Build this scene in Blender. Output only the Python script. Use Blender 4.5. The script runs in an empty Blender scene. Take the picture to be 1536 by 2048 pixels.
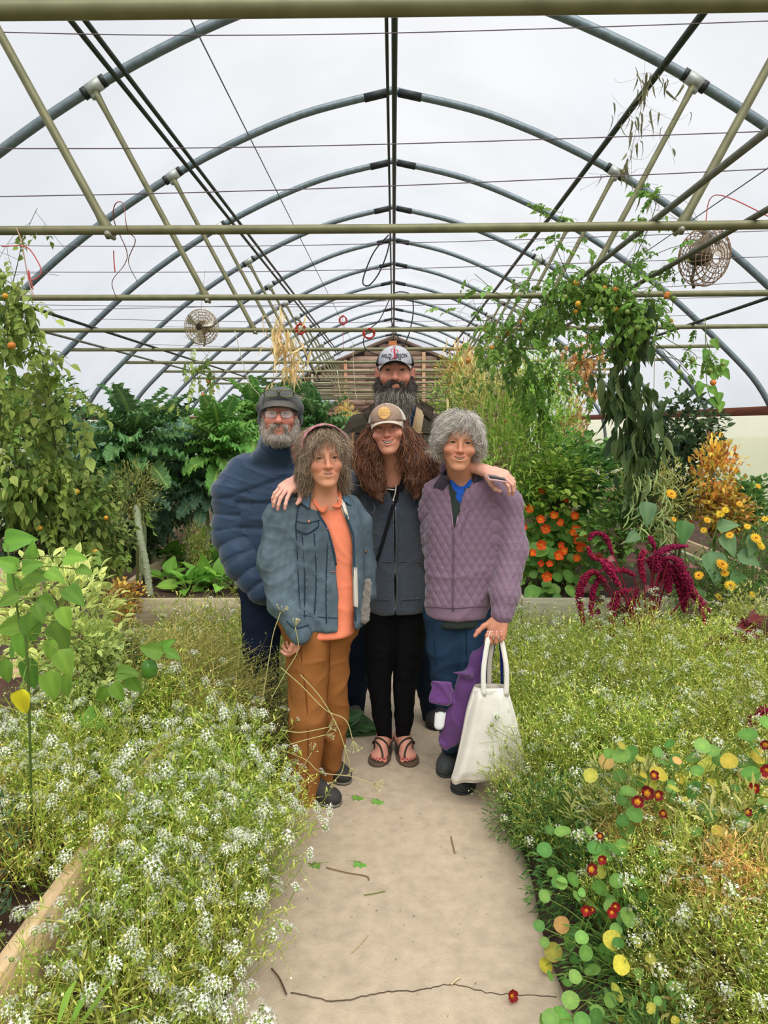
import bpy, math, random
import numpy as np
from mathutils import Vector, Matrix, Euler
SC = bpy.context.scene
COL = SC.collection
RND = random.Random(7)
RG = np.random.default_rng(7)
PI = math.pi
# ---------------------------------------------------------------- camera, sky, exposure
F_PX, PITCH, CAM_H, VPX = 1500.0, math.radians(6.62), 1.6, 788.0
cam_d = bpy.data.cameras.new('camera'); cam = bpy.data.objects.new('camera', cam_d); COL.objects.link(cam)
cam_d.sensor_fit = 'HORIZONTAL'; cam_d.sensor_width = 36.0; cam_d.lens = 36.0 * F_PX / 1536.0
cam_d.clip_start = 0.05; cam_d.clip_end = 400
cam.location = (0, 0, CAM_H)
_R = Matrix.Rotation(math.atan(20 / 1500), 4, 'Z') @ Matrix.Rotation(PI / 2 - PITCH, 4, 'X') @ Matrix.Rotation(math.radians(-0.25), 4, 'Z')
cam.rotation_euler = _R.to_euler()
SC.camera = cam
world = bpy.data.worlds.new('overcast_sky'); SC.world = world; world.use_nodes = True
_n = world.node_tree.nodes; _l = world.node_tree.links
_bg = _n['Background']
_tc = _n.new('ShaderNodeTexCoord'); _nz = _n.new('ShaderNodeTexNoise'); _rp = _n.new('ShaderNodeValToRGB')
_nz.inputs['Scale'].default_value = 1.6; _nz.inputs['Detail'].default_value = 4
_rp.color_ramp.elements[0].position = 0.3; _rp.color_ramp.elements[1].position = 0.7
_rp.color_ramp.elements[0].color = (0.83, 0.88, 0.98, 1); _rp.color_ramp.elements[1].color = (0.97, 0.98, 1.0, 1)
_l.new(_tc.outputs['Generated'], _nz.inputs['Vector']); _l.new(_nz.outputs['Fac'], _rp.inputs['Fac'])
_l.new(_rp.outputs['Color'], _bg.inputs['Color'])
_bg.inputs['Strength'].default_value = 0.64
_sun = bpy.data.lights.new('sun', 'SUN'); sun = bpy.data.objects.new('sun', _sun); COL.objects.link(sun)
_sun.energy = 3.9; _sun.angle = math.radians(60); _sun.color = (1.0, 0.97, 0.9)
sun.rotation_euler = (math.radians(32), math.radians(8), 0)
vs = SC.view_settings
SC.display_settings.display_device = 'sRGB'
vs.view_transform = 'Standard'; vs.look = 'None'; vs.gamma = 1.0; vs.exposure = 0.3
try: vs.use_curve_mapping = False
except Exception: pass
SC.cycles.max_bounces = 8; SC.cycles.diffuse_bounces = 4; SC.cycles.transparent_max_bounces = 12
SC.cycles.transmission_bounces = 4; SC.cycles.glossy_bounces = 2

# ---------------------------------------------------------------- helpers
def W(px, py, d):
    """a point of the place, d metres down the greenhouse, that the photograph shows at pixel (px, py)"""
    dx = (px - VPX) / F_PX; dy = (1024 - py) / F_PX
    f = math.cos(PITCH) + dy * math.sin(PITCH); u = dy * math.cos(PITCH) - math.sin(PITCH)
    return np.array([dx / f * d, d, CAM_H + u / f * d])
def A(*v): return np.array(v, float)
def lin(r, g, b):
    f = lambda c: (c / 255 / 12.92) if c / 255 <= 0.04045 else ((c / 255 + 0.055) / 1.055) ** 2.4
    return (f(r), f(g), f(b))
def tag(o, label=None, cat=None, group=None, kind=None):
    if label: o['label'] = label
    if cat: o['category'] = cat
    if group: o['group'] = group
    if kind: o['kind'] = kind
    return o
def thing(name, loc, label, cat, group=None):
    o = bpy.data.objects.new(name, None); COL.objects.link(o); o.location = [float(c) for c in loc]
    o.empty_display_size = 0.05
    return tag(o, label, cat, group)
def snoise(P, s, seed=0):
    """cheap smooth noise, sum of rotated sines, about -1..1"""
    r = np.random.default_rng(seed + 991); out = 0
    for i in range(5):
        v = r.normal(size=3); v /= np.linalg.norm(v); f = s * r.uniform(.6, 1.6)
        out = out + np.sin(P @ v * f + r.uniform(0, 6.3))
    return out / 2.6

class MB:
    def __init__(s): s.v = []; s.l = []; s.n = []; s.c = []; s.k = 0
    def add(s, V, Fc, col=(1, 1, 1)):
        """V (n,3); Fc int array (m,3|4); col one colour or (n,3)"""
        V = np.asarray(V, float).reshape(-1, 3); Fc = np.asarray(Fc)
        s.v.append(V); s.l.append((Fc + s.k).ravel()); s.n.append(np.full(len(Fc), Fc.shape[1]))
        c = np.asarray(col, float)
        s.c.append(np.broadcast_to(c, (len(V), 3)) if c.ndim == 1 else c.reshape(-1, 3)); s.k += len(V)
        return s
    def grid(s, G, col=(1, 1, 1), wrap=False, cap=False):
        """G (rows, cols, 3) -> quads; wrap closes columns"""
        G = np.asarray(G, float); m, n = G.shape[:2]
        i = np.arange(m - 1)[:, None]; j = np.arange(n if wrap else n - 1)[None, :]; j2 = (j + 1) % n
        Q = np.stack([i * n + j, i * n + j2, (i + 1) * n + j2, (i + 1) * n + j], -1).reshape(-1, 4)
        c = np.asarray(col, float)
        if c.ndim > 1: c = c.reshape(-1, 3)
        k0 = s.k; s.add(G.reshape(-1, 3), Q, c)
        if cap:
            for r, fl in ((0, 1), (m - 1, 0)):
                idx = np.arange(n) + r * n
                if fl: idx = idx[::-1]
                s.l.append(idx + k0); s.n.append(np.array([n]))
        return s
    def tubes(s, Pt, R, sides=4, col=(1, 1, 1), cap=True):
        """Pt (N,k,3) batch of polylines; R scalar or (N,k) radii; col (3,), (N,3) or (N,k,3)"""
        Pt = np.asarray(Pt, float)
        if Pt.ndim == 2: Pt = Pt[None]
        N, k = Pt.shape[:2]
        R = np.broadcast_to(np.asarray(R, float), (N, k))
        T = np.gradient(Pt, axis=1); T /= np.linalg.norm(T, axis=2, keepdims=True) + 1e-9
        ref = np.where(np.abs(T[:, :1, 2:3]) > .9, A(1, 0, 0), A(0, 0, 1)); ref = np.broadcast_to(ref, T.shape)
        U = np.cross(T, ref); U /= np.linalg.norm(U, axis=2, keepdims=True) + 1e-9
        for i in range(1, k):      # keep the frame from flipping
            u = U[:, i - 1] - (U[:, i - 1] * T[:, i]).sum(1, keepdims=True) * T[:, i]
            U[:, i] = u / (np.linalg.norm(u, axis=1, keepdims=True) + 1e-9)
        Wv = np.cross(T, U)
        a = np.arange(sides) * 2 * PI / sides
        V = Pt[:, :, None] + R[:, :, None, None] * (np.cos(a)[None, None, :, None] * U[:, :, None] + np.sin(a)[None, None, :, None] * Wv[:, :, None])
        b = (np.arange(N) * k * sides)[:, None, None]; i = np.arange(k - 1)[None, :, None] * sides; j = np.arange(sides)[None, None, :]; j2 = (j + 1) % sides
        Q = np.stack([b + i + j, b + i + sides + j, b + i + sides + j2, b + i + j2], -1).reshape(-1, 4)
        c = np.asarray(col, float)
        if c.ndim == 2: c = np.broadcast_to(c[:, None, None], V.shape)
        elif c.ndim == 3: c = np.broadcast_to(c[:, :, None], V.shape)
        k0 = s.k; s.add(V.reshape(-1, 3), Q, c if c.ndim == 1 else c.reshape(-1, 3))
        if cap:
            for e, fl in ((0, 0), (k - 1, 1)):
                C = (np.arange(N) * k * sides)[:, None] + e * sides + np.arange(sides)[None]
                if fl: C = C[:, ::-1]
                s.l.append((C + k0).ravel()); s.n.append(np.full(N, sides))
        return s
    def tube(s, pts, r, sides=8, col=(1, 1, 1), smooth=0):
        P = np.asarray(pts, float)
        if smooth: P = spline(P, smooth)
        r = np.asarray(r, float)
        if r.ndim and len(r) != len(P): r = np.interp(np.linspace(0, 1, len(P)), np.linspace(0, 1, len(r)), r)
        return s.tubes(P[None], r[None] if r.ndim else r, sides, col)
    def box(s, c, h, col=(1, 1, 1), R=None, bev=0.0):
        c = np.asarray(c, float); h = np.asarray(h, float)
        if bev > 0:
            V = []
            for sx in (-1, 1):
                for sy in (-1, 1):
                    for sz in (-1, 1):
                        for ax in range(3):
                            q = h - bev; q = q.copy(); q[ax] = h[ax]; V.append(q * A(sx, sy, sz))
            V = np.array(V)
            import itertools
            def vid(sx, sy, sz, ax): return (((sx * 2 + sy) * 2) + sz) * 3 + ax
            Fq = []; Ft = []
            for ax in range(3):
                o = [a for a in range(3) if a != ax]
                for sg in (0, 1):
                    q = []
                    for (p, r) in ((0, 0), (1, 0), (1, 1), (0, 1)):
                        t = [0, 0, 0]; t[ax] = sg; t[o[0]] = p; t[o[1]] = r; q.append(vid(*t, ax))
                    Fq.append(q if (sg == 1) != (ax == 1) else q[::-1])
            for ax in range(3):          # edges along ax
                o = [a for a in range(3) if a != ax]
                for p in (0, 1):
                    for r in (0, 1):
                        t0 = [0, 0, 0]; t0[o[0]] = p; t0[o[1]] = r; t1 = list(t0); t1[ax] = 1
                        q = [vid(*t0, o[0]), vid(*t1, o[0]), vid(*t1, o[1]), vid(*t0, o[1])]
                        n = np.cross(V[q[1]] - V[q[0]], V[q[2]] - V[q[0]])
                        if n @ (V[q].mean(0)) < 0: q = q[::-1]
                        Fq.append(q)
            for t in itertools.product((0, 1), repeat=3):
                q = [vid(*t, 0), vid(*t, 1), vid(*t, 2)]
                n = np.cross(V[q[1]] - V[q[0]], V[q[2]] - V[q[0]])
                if n @ V[q].mean(0) < 0: q = q[::-1]
                Ft.append(q)
            if R is not None: V = V @ np.asarray(R).T
            k0 = s.k; s.add(V + c, np.array(Fq), col)
            s.l.append((np.array(Ft) + k0).ravel()); s.n.append(np.full(8, 3))
            return s
        V = np.array([[x, y, z] for x in (-1, 1) for y in (-1, 1) for z in (-1, 1)], float) * h
        if R is not None: V = V @ np.asarray(R).T
        return s.add(V + c, np.array([[0, 1, 3, 2], [4, 6, 7, 5], [0, 4, 5, 1], [2, 3, 7, 6], [0, 2, 6, 4], [1, 5, 7, 3]]), col)
    def inst(s, T, P, R, S, col=None):
        """many copies of template T=(V, F[, C]) at P (N,3), rotation R (N,3,3), scale S (N,) or (N,3)"""
        V, Fc = T[0], T[1]; N = len(P); S = np.asarray(S, float)
        if S.ndim == 1: S = S[:, None]
        X = np.einsum('nij,nkj->nki', R, V[None] * S[:, None]) + np.asarray(P)[:, None]
        k = len(V); f = (Fc[None] + (np.arange(N) * k)[:, None, None]).reshape(-1, Fc.shape[1])
        c = np.ones((N, k, 3)) if col is None else np.broadcast_to(np.asarray(col, float).reshape(-1, 1, 3), (N, k, 3))
        if len(T) > 2: c = c * T[2][None]
        return s.add(X.reshape(-1, 3), f, c.reshape(-1, 3))
    def ball(s, c, r, col=(1, 1, 1), n=8, m=6, R=None):
        th = np.linspace(0.02, PI - 0.02, m + 1)[:, None]; ph = np.arange(n)[None] * 2 * PI / n
        G = np.stack([np.sin(th) * np.cos(ph), np.sin(th) * np.sin(ph), np.cos(th) * np.ones_like(ph)], -1) * np.asarray(r, float)
        if R is not None: G = G @ np.asarray(R).T
        return s.grid((G + np.asarray(c))[::-1], col, wrap=True, cap=True)
    def mesh(s, name, mat=None, org=(0, 0, 0), smooth=True):
        me = bpy.data.meshes.new(name)
        V = (np.concatenate(s.v) - np.asarray(org, float)).astype(np.float32); L = np.concatenate(s.l).astype(np.int32); n = np.concatenate(s.n).astype(np.int32)
        me.vertices.add(len(V)); me.vertices.foreach_set('co', V.ravel())
        me.loops.add(len(L)); me.loops.foreach_set('vertex_index', L)
        me.polygons.add(len(n)); me.polygons.foreach_set('loop_start', np.concatenate([[0], np.cumsum(n)[:-1]]).astype(np.int32))
        if smooth: me.polygons.foreach_set('use_smooth', np.ones(len(n), bool))
        me.update(calc_edges=True)
        c = me.color_attributes.new('Col', 'FLOAT_COLOR', 'POINT')
        C = np.ones((len(V), 4), np.float32); C[:, :3] = np.concatenate(s.c); c.data.foreach_set('color', C.ravel())
        if mat is not None: me.materials.append(mat)
        return me
    def build(s, name, mat, parent=None, org=None, smooth=True, **kw):
        if org is None: org = tuple(parent_org(parent)) if parent is not None else (0, 0, 0)
        o = bpy.data.objects.new(name, s.mesh(name, mat, org, smooth)); COL.objects.link(o)
        if parent is not None: o.parent = parent
        else: o.location = org
        return tag(o, **kw)
def parent_org(p):
    o = np.zeros(3)
    while p is not None: o = o + np.array(p.location); p = p.parent
    return o
def put(name, me, M, parent=None, **kw):
    """one object of a shared mesh; M is a 4x4 (world minus parent origin handled by caller)"""
    o = bpy.data.objects.new(name, me); COL.objects.link(o)
    if parent is not None: o.parent = parent
    o.matrix_local = M if parent is not None else M
    return tag(o, **kw)
def spline(P, n=6):
    P = np.asarray(P, float); k = len(P); Q = np.concatenate([[2 * P[0] - P[1]], P, [2 * P[-1] - P[-2]]])
    out = []
    for i in range(k - 1):
        t = np.linspace(0, 1, n, endpoint=False)[:, None]; a, b, c, d = Q[i:i + 4]
        out.append(.5 * (2 * b + (c - a) * t + (2 * a - 5 * b + 4 * c - d) * t ** 2 + (3 * b - a - 3 * c + d) * t ** 3))
    return np.concatenate(out + [P[-1:]])
def frames(D, roll=None, up=(0, 0, 1)):
    """rotation matrices whose local +Y runs along D and +Z is as close to up as can be"""
    D = np.asarray(D, float); D = D / (np.linalg.norm(D, axis=1, keepdims=True) + 1e-9)
    U = np.broadcast_to(np.asarray(up, float), D.shape); U = np.where(np.abs((D * U).sum(1, keepdims=True)) > .98, A(0.3, 1, 0.1), U)
    X = np.cross(D, U); X /= np.linalg.norm(X, axis=1, keepdims=True) + 1e-9
    Z = np.cross(X, D)
    if roll is not None:
        c = np.cos(roll)[:, None]; s = np.sin(roll)[:, None]; X, Z = X * c + Z * s, Z * c - X * s
    return np.stack([X, D, Z], -1)
def m4(R, p, s=1.0):
    M = Matrix.Identity(4); s3 = (s, s, s) if np.ndim(s) == 0 else s
    for i in range(3):
        for j in range(3): M[i][j] = float(R[i][j]) * float(s3[j])
        M[i][3] = float(p[i])
    return M
def rotm(x=0, y=0, z=0): return np.array(Euler((math.radians(x), math.radians(y), math.radians(z))).to_matrix())

# ---- implicit surfaces (smoothly blended solids turned into ONE continuous mesh)
def sm_min(a, b, k):
    if k <= 0: return np.minimum(a, b)
    h = np.clip(.5 + .5 * (b - a) / k, 0, 1); return b * (1 - h) + a * h - k * h * (1 - h)
class SDF:
    def __init__(s): s.ops = []; s.lo = np.full(3, 9e9); s.hi = np.full(3, -9e9)
    def _bb(s, lo, hi, op):
        if op != 'u': return
        s.lo = np.minimum(s.lo, lo); s.hi = np.maximum(s.hi, hi)
    def cone(s, a, b, ra, rb, k=.02, op='u', sq=None):
        a = np.asarray(a, float); b = np.asarray(b, float); ba = b - a; m = ba @ ba + 1e-12
        def f(P):
            pa = P - a; h = np.clip(pa @ ba / m, 0, 1); q = pa - h[:, None] * ba
            if sq is not None: q = q / np.asarray(sq)
            return (np.sqrt((q * q).sum(1)) - (ra + h * (rb - ra))) * (1 if sq is None else min(1, min(sq)))
        r = max(ra, rb) * (1 if sq is None else max(1, max(sq))); s._bb(np.minimum(a, b) - r, np.maximum(a, b) + r, op); s.ops.append((op, k, f)); return s
    def chain(s, pts, rs, k=.02, **kw):
        for i in range(len(pts) - 1): s.cone(pts[i], pts[i + 1], rs[i], rs[i + 1], k, **kw)
        return s
    def ell(s, c, r, k=.02, op='u', R=None):
        c = np.asarray(c, float); r = np.asarray(r, float) * np.ones(3)
        def f(P):
            q = P - c
            if R is not None: q = q @ np.asarray(R)
            k0 = np.sqrt(((q / r) ** 2).sum(1)); k1 = np.sqrt(((q / r ** 2) ** 2).sum(1)) + 1e-9
            return k0 * (k0 - 1) / k1
        m = r.max() if R is not None else r; s._bb(c - m, c + m, op); s.ops.append((op, k, f)); return s
    def loft(s, st, k=.02, op='u', pw=2.0, rnd=.01):
        """st rows: z, cx, cy, rx, ry"""
        st = np.array(sorted(st, key=lambda r: r[0]), float); z0, z1 = st[0, 0], st[-1, 0]
        zz = np.linspace(z0, z1, 60); C = []
        for j in range(1, 5):
            S = spline(np.stack([st[:, 0], st[:, j], 0 * st[:, 0]], 1), 8); C.append(np.interp(zz, S[:, 0], S[:, 1]))
        def f(P):
            z = P[:, 2]; cx, cy, rx, ry = [np.interp(z, zz, c) for c in C]
            x = np.abs(P[:, 0] - cx) / rx; y = np.abs(P[:, 1] - cy) / ry
            k0 = (x ** pw + y ** pw) ** (1 / pw); d = (k0 - 1) * np.minimum(rx, ry) * np.where(k0 > 1, 1, 1)
            e = np.maximum(z0 - z, z - z1) + rnd
            return np.minimum(np.maximum(d + rnd, e), 0) + np.sqrt(np.maximum(d + rnd, 0) ** 2 + np.maximum(e, 0) ** 2) - rnd
        s._bb(A((st[:, 1] - st[:, 3]).min(), (st[:, 2] - st[:, 4]).min(), z0), A((st[:, 1] + st[:, 3]).max(), (st[:, 2] + st[:, 4]).max(), z1), op)
        s.ops.append((op, k, f)); return s
    def box(s, c, h, rnd=.005, k=.01, op='u', R=None):
        c = np.asarray(c, float); h = np.asarray(h, float)
        def f(P):
            q = P - c
            if R is not None: q = q @ np.asarray(R)
            q = np.abs(q) - h + rnd
            return np.sqrt((np.maximum(q, 0) ** 2).sum(1)) + np.minimum(q.max(1), 0) - rnd
        m = np.linalg.norm(h) if R is not None else h; s._bb(c - m, c + m, op); s.ops.append((op, k, f)); return s
    def fn(s, f, op='mod', k=0): s.ops.append((op, k, f)); return s
    def __call__(s, P):
        d = np.full(len(P), 9.0)
        for op, k, f in s.ops:
            if op == 'u': d = sm_min(d, f(P), k)
            elif op == 'd': d = -sm_min(-d, f(P), k)
            elif op == 'i': d = -sm_min(-d, -f(P), k)
            else: d = d + f(P)
        return d
    def net(s, h, pad=None, lo=None, hi=None):
        pad = pad or 3 * h
        lo = (s.lo - pad) if lo is None else np.asarray(lo, float); hi = (s.hi + pad) if hi is None else np.asarray(hi, float)
        B = 4; nb = np.ceil((hi - lo) / (h * B)).astype(int) + 1; n = nb * B
        ax = [lo[i] + h * B * (np.arange(nb[i]) + .5 - .5 / B) for i in range(3)]
        X, Y, Z = np.meshgrid(*ax, indexing='ij'); c = s(np.stack([X.ravel(), Y.ravel(), Z.ravel()], 1)).reshape(nb)
        V = np.repeat(np.repeat(np.repeat(c, B, 0), B, 1), B, 2)
        act = np.argwhere(np.abs(c) < h * B * 1.9)
        off = np.stack(np.meshgrid(*[np.arange(B)] * 3, indexing='ij'), -1).reshape(-1, 3)
        I = (act[:, None] * B + off[None]).reshape(-1, 3)
        V[I[:, 0], I[:, 1], I[:, 2]] = s(lo + I * h)
        S = V < 0
        cs = sum(S[a:n[0] - 1 + a, b:n[1] - 1 + b, d:n[2] - 1 + d].astype(np.int8) for a in (0, 1) for b in (0, 1) for d in (0, 1))
        cells = np.argwhere((cs > 0) & (cs < 8)); idx = -np.ones(tuple(n - 1), int); idx[tuple(cells.T)] = np.arange(len(cells))
        acc = np.zeros((len(cells), 3)); cnt = np.zeros(len(cells))
        cor = [(a, b, d) for a in (0, 1) for b in (0, 1) for d in (0, 1)]
        for p in cor:
            for ax_ in range(3):
                if p[ax_]: continue
                q = list(p); q[ax_] = 1
                a = V[tuple((cells + p).T)]; b = V[tuple((cells + q).T)]; m = (a < 0) != (b < 0)
                t = np.where(m, a / np.where(m, a - b, 1), 0); pt = np.array(p, float)[None] + t[:, None] * (np.array(q) - p)[None]
                acc[m] += pt[m]; cnt[m] += 1
        Vt = lo + (cells + acc / cnt[:, None]) * h
        Fs = []
        for ax_ in range(3):
            o1, o2 = (ax_ + 1) % 3, (ax_ + 2) % 3
            sl = [slice(1, n[i] - 1) for i in range(3)]; s2 = list(sl); sl[ax_] = slice(0, n[ax_] - 1); s2[ax_] = slice(1, n[ax_])
            a = S[tuple(sl)]; b = S[tuple(s2)]; e = np.argwhere(a != b)
            if not len(e): continue
            sg = a[tuple(e.T)]; base = e + np.array([0 if i == ax_ else 1 for i in range(3)])
            u1 = np.eye(3, dtype=int)[o1]; u2 = np.eye(3, dtype=int)[o2]
            g = lambda x: idx[tuple(x.T)]
            Q = np.stack([g(base - u1 - u2), g(base - u2), g(base), g(base - u1)], 1)
            Q[~sg] = Q[~sg][:, ::-1]; Fs.append(Q)
        Fs = np.concatenate(Fs); Fs = Fs[(Fs >= 0).all(1)]
        return Vt, Fs
def relax(V, Fc, it=1, w=.5):
    e = np.concatenate([Fc[:, [i, (i + 1) % 4]] for i in range(4)])
    for _ in range(it):
        s = np.zeros_like(V); c = np.zeros(len(V))
        for a, b in ((0, 1), (1, 0)):
            for k in range(3): s[:, k] += np.bincount(e[:, a], V[e[:, b], k], len(V))
            c += np.bincount(e[:, a], minlength=len(V))
        V = V * (1 - w) + w * s / np.maximum(c, 1)[:, None]
    return V
def vnormals(V, Fc):
    n = np.cross(V[Fc[:, 2]] - V[Fc[:, 0]], V[Fc[:, 3]] - V[Fc[:, 1]]); N = np.zeros_like(V)
    for j in range(4):
        for k in range(3): N[:, k] += np.bincount(Fc[:, j], n[:, k], len(V))
    return N / (np.linalg.norm(N, axis=1, keepdims=True) + 1e-12)

# ---------------------------------------------------------------- materials
def mat(name, col=(.5, .5, .5), rough=.7, vc=True, noise=0.0, nscale=30, bump=0.0, bscale=60, metal=0.0, transl=0.0, objrand=0.0, spec=.3, stretch=None, sheen=0.0, detail=4, col2=None, stripes=None, alpha=1.0):
    """col multiplies the mesh colour; noise mottles it; bump is fine relief; objrand varies it from copy to copy"""
    m = bpy.data.materials.new(name); m.use_nodes = True; nt = m.node_tree; N = nt.nodes; L = nt.links
    b = N['Principled BSDF']; b.inputs['Roughness'].default_value = rough; b.inputs['Metallic'].default_value = metal
    b.inputs['Specular IOR Level'].default_value = spec
    if sheen: b.inputs['Sheen Weight'].default_value = sheen
    rgb = N.new('ShaderNodeRGB'); rgb.outputs[0].default_value = (*col, 1); cur = rgb.outputs[0]
    tc = N.new('ShaderNodeTexCoord'); vec = tc.outputs['Object']
    if stretch:
        mp = N.new('ShaderNodeMapping'); mp.inputs['Scale'].default_value = stretch; L.new(vec, mp.inputs['Vector']); vec = mp.outputs['Vector']
    def mul(a, bb, f=1.0, mode='MULTIPLY'):
        x = N.new('ShaderNodeMix'); x.data_type = 'RGBA'; x.blend_type = mode; x.inputs['Factor'].default_value = f
        L.new(a, x.inputs['A']); L.new(bb, x.inputs['B']); return x.outputs['Result'], x
    if vc:
        at = N.new('ShaderNodeAttribute'); at.attribute_name = 'Col'; cur, _ = mul(cur, at.outputs['Color'])
    if noise or col2:
        nz = N.new('ShaderNodeTexNoise'); nz.inputs['Scale'].default_value = nscale; nz.inputs['Detail'].default_value = detail; L.new(vec, nz.inputs['Vector'])
        rp = N.new('ShaderNodeValToRGB'); rp.color_ramp.elements[0].position = .32; rp.color_ramp.elements[1].position = .68
        if col2:
            x = N.new('ShaderNodeMix'); x.data_type = 'RGBA'; L.new(cur, x.inputs['A']); x.inputs['B'].default_value = (*col2, 1)
            L.new(nz.outputs['Fac'], rp.inputs['Fac']); L.new(rp.outputs['Color'], x.inputs['Factor']); cur = x.outputs['Result']
        if noise:
            r2 = N.new('ShaderNodeMapRange'); r2.inputs['From Min'].default_value = .25; r2.inputs['From Max'].default_value = .75
            r2.inputs['To Min'].default_value = 1 - noise; r2.inputs['To Max'].default_value = 1 + noise
            L.new(nz.outputs['Fac'], r2.inputs['Value']); cmb = N.new('ShaderNodeCombineColor')
            for i in range(3): L.new(r2.outputs['Result'], cmb.inputs[i])
            cur, _ = mul(cur, cmb.outputs['Color'])
    if objrand:
        oi = N.new('ShaderNodeObjectInfo'); hs = N.new('ShaderNodeHueSaturation')
        for (inp, lo, hi, mulv) in (('Value', 1 - objrand, 1 + objrand, 1), ('Hue', .5 - objrand * .06, .5 + objrand * .06, 7.31)):
            mr = N.new('ShaderNodeMapRange'); fr = N.new('ShaderNodeMath'); fr.operation = 'FRACT'; mm = N.new('ShaderNodeMath'); mm.operation = 'MULTIPLY'; mm.inputs[1].default_value = mulv
            L.new(oi.outputs['Random'], mm.inputs[0]); L.new(mm.outputs[0], fr.inputs[0]); L.new(fr.outputs[0], mr.inputs['Value'])
            mr.inputs['To Min'].default_value = lo; mr.inputs['To Max'].default_value = hi; L.new(mr.outputs['Result'], hs.inputs[inp])
        L.new(cur, hs.inputs['Color']); cur = hs.outputs['Color']
    L.new(cur, b.inputs['Base Color'])
    if bump:
        nb = N.new('ShaderNodeTexNoise'); nb.inputs['Scale'].default_value = bscale; nb.inputs['Detail'].default_value = 3; L.new(vec, nb.inputs['Vector'])
        bp = N.new('ShaderNodeBump'); bp.inputs['Strength'].default_value = bump; bp.inputs['Distance'].default_value = .01
        L.new(nb.outputs['Fac'], bp.inputs['Height']); L.new(bp.outputs['Normal'], b.inputs['Normal'])
    if transl:
        tr = N.new('ShaderNodeBsdfTranslucent'); mx = N.new('ShaderNodeMixShader'); mx.inputs[0].default_value = transl
        bc = N.new('ShaderNodeBrightContrast'); bc.inputs['Bright'].default_value = .03; L.new(cur, bc.inputs['Color']); L.new(bc.outputs['Color'], tr.inputs['Color'])
        L.new(b.outputs[0], mx.inputs[1]); L.new(tr.outputs[0], mx.inputs[2]); L.new(mx.outputs[0], N['Material Output'].inputs['Surface'])
    m['_c'] = 1
    return m
# ================================================================ the greenhouse
HOOP_D = [1.72 + 1.83 * i for i in range(-2, 14)]
PROF = spline([(0, 0, 4.62), (.98, 0, 4.37), (2.02, 0, 3.9), (3.0, 0, 3.27), (3.84, 0, 2.54), (4.36, 0, 1.98), (4.57, 0, 1.4), (4.63, 0, 0)], 7)
def hoop_x(z): return float(np.interp(z, PROF[::-1, 2], PROF[::-1, 0]))
galv = mat('galvanised_steel', (1, 1, 1), .42, noise=.22, nscale=25, metal=.35, bump=.1, bscale=90)
brass = mat('weathered_steel', (1, 1, 1), .5, noise=.2, nscale=14, metal=.25)
blackm = mat('black_rubber', (.02, .022, .024), .5, vc=False)
film_m = bpy.data.materials.new('poly_film'); film_m.use_nodes = True
def make_film(m, tint, tr):
    N = m.node_tree.nodes; L = m.node_tree.links; N.remove(N['Principled BSDF'])
    t = N.new('ShaderNodeBsdfTranslucent'); p = N.new('ShaderNodeBsdfTransparent'); x = N.new('ShaderNodeMixShader')
    tc = N.new('ShaderNodeTexCoord'); nz = N.new('ShaderNodeTexNoise'); nz.inputs['Scale'].default_value = .8; nz.inputs['Detail'].default_value = 5
    r = N.new('ShaderNodeValToRGB'); r.color_ramp.elements[0].color = (*[c * .9 for c in tint], 1); r.color_ramp.elements[1].color = (*tint, 1)
    r.color_ramp.elements[0].position = .3; r.color_ramp.elements[1].position = .7
    L.new(tc.outputs['Object'], nz.inputs['Vector']); L.new(nz.outputs['Fac'], r.inputs['Fac']); L.new(r.outputs['Color'], t.inputs['Color']); L.new(r.outputs['Color'], p.inputs['Color'])
    x.inputs[0].default_value = tr; L.new(t.outputs[0], x.inputs[1]); L.new(p.outputs[0], x.inputs[2]); L.new(x.outputs[0], N['Material Output'].inputs['Surface'])
make_film(film_m, (.96, .97, .99), .8)
side_m = bpy.data.materials.new('aged_film'); side_m.use_nodes = True; make_film(side_m, (.93, .9, .74), .22)

Y0, Y1 = HOOP_D[0] - .3, HOOP_D[-1] + .1
b = MB(); pr = [(x + .03, z + .03) for x, _, z in PROF if z > 1.7]; pr = [(-x, z) for x, z in pr[::-1]] + pr[1:]
ys = np.linspace(Y0, Y1, 60)
b.grid([[(x, y, z) for x, z in pr] for y in ys])
ceiling = b.build('ceiling', film_m, kind='structure')
for side, sg in (('left', -1), ('right', 1)):
    b = MB(); zz = np.linspace(1.72, 0.0, 8)
    b.grid([[(sg * (hoop_x(z) + .03 + .012 * math.sin(y * 5 + z)), y, z) for z in zz] for y in ys])
    b.build('wall_' + side, side_m, kind='structure')
redwood = mat('hip_board_wood', (1, 1, 1), .8, noise=.35, nscale=9, stretch=(4, .4, 4))
for k, sg in ((1, -1), (2, 1)):
    tr = MB().box((sg * 4.47, (Y0 + Y1) / 2, 1.75), (.02, (Y1 - Y0) / 2, .055), lin(120, 68, 46), bev=.004).build('trim_%d' % k, redwood, kind='structure')
HC = lin(112, 124, 130); BC = lin(120, 118, 88)
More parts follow.
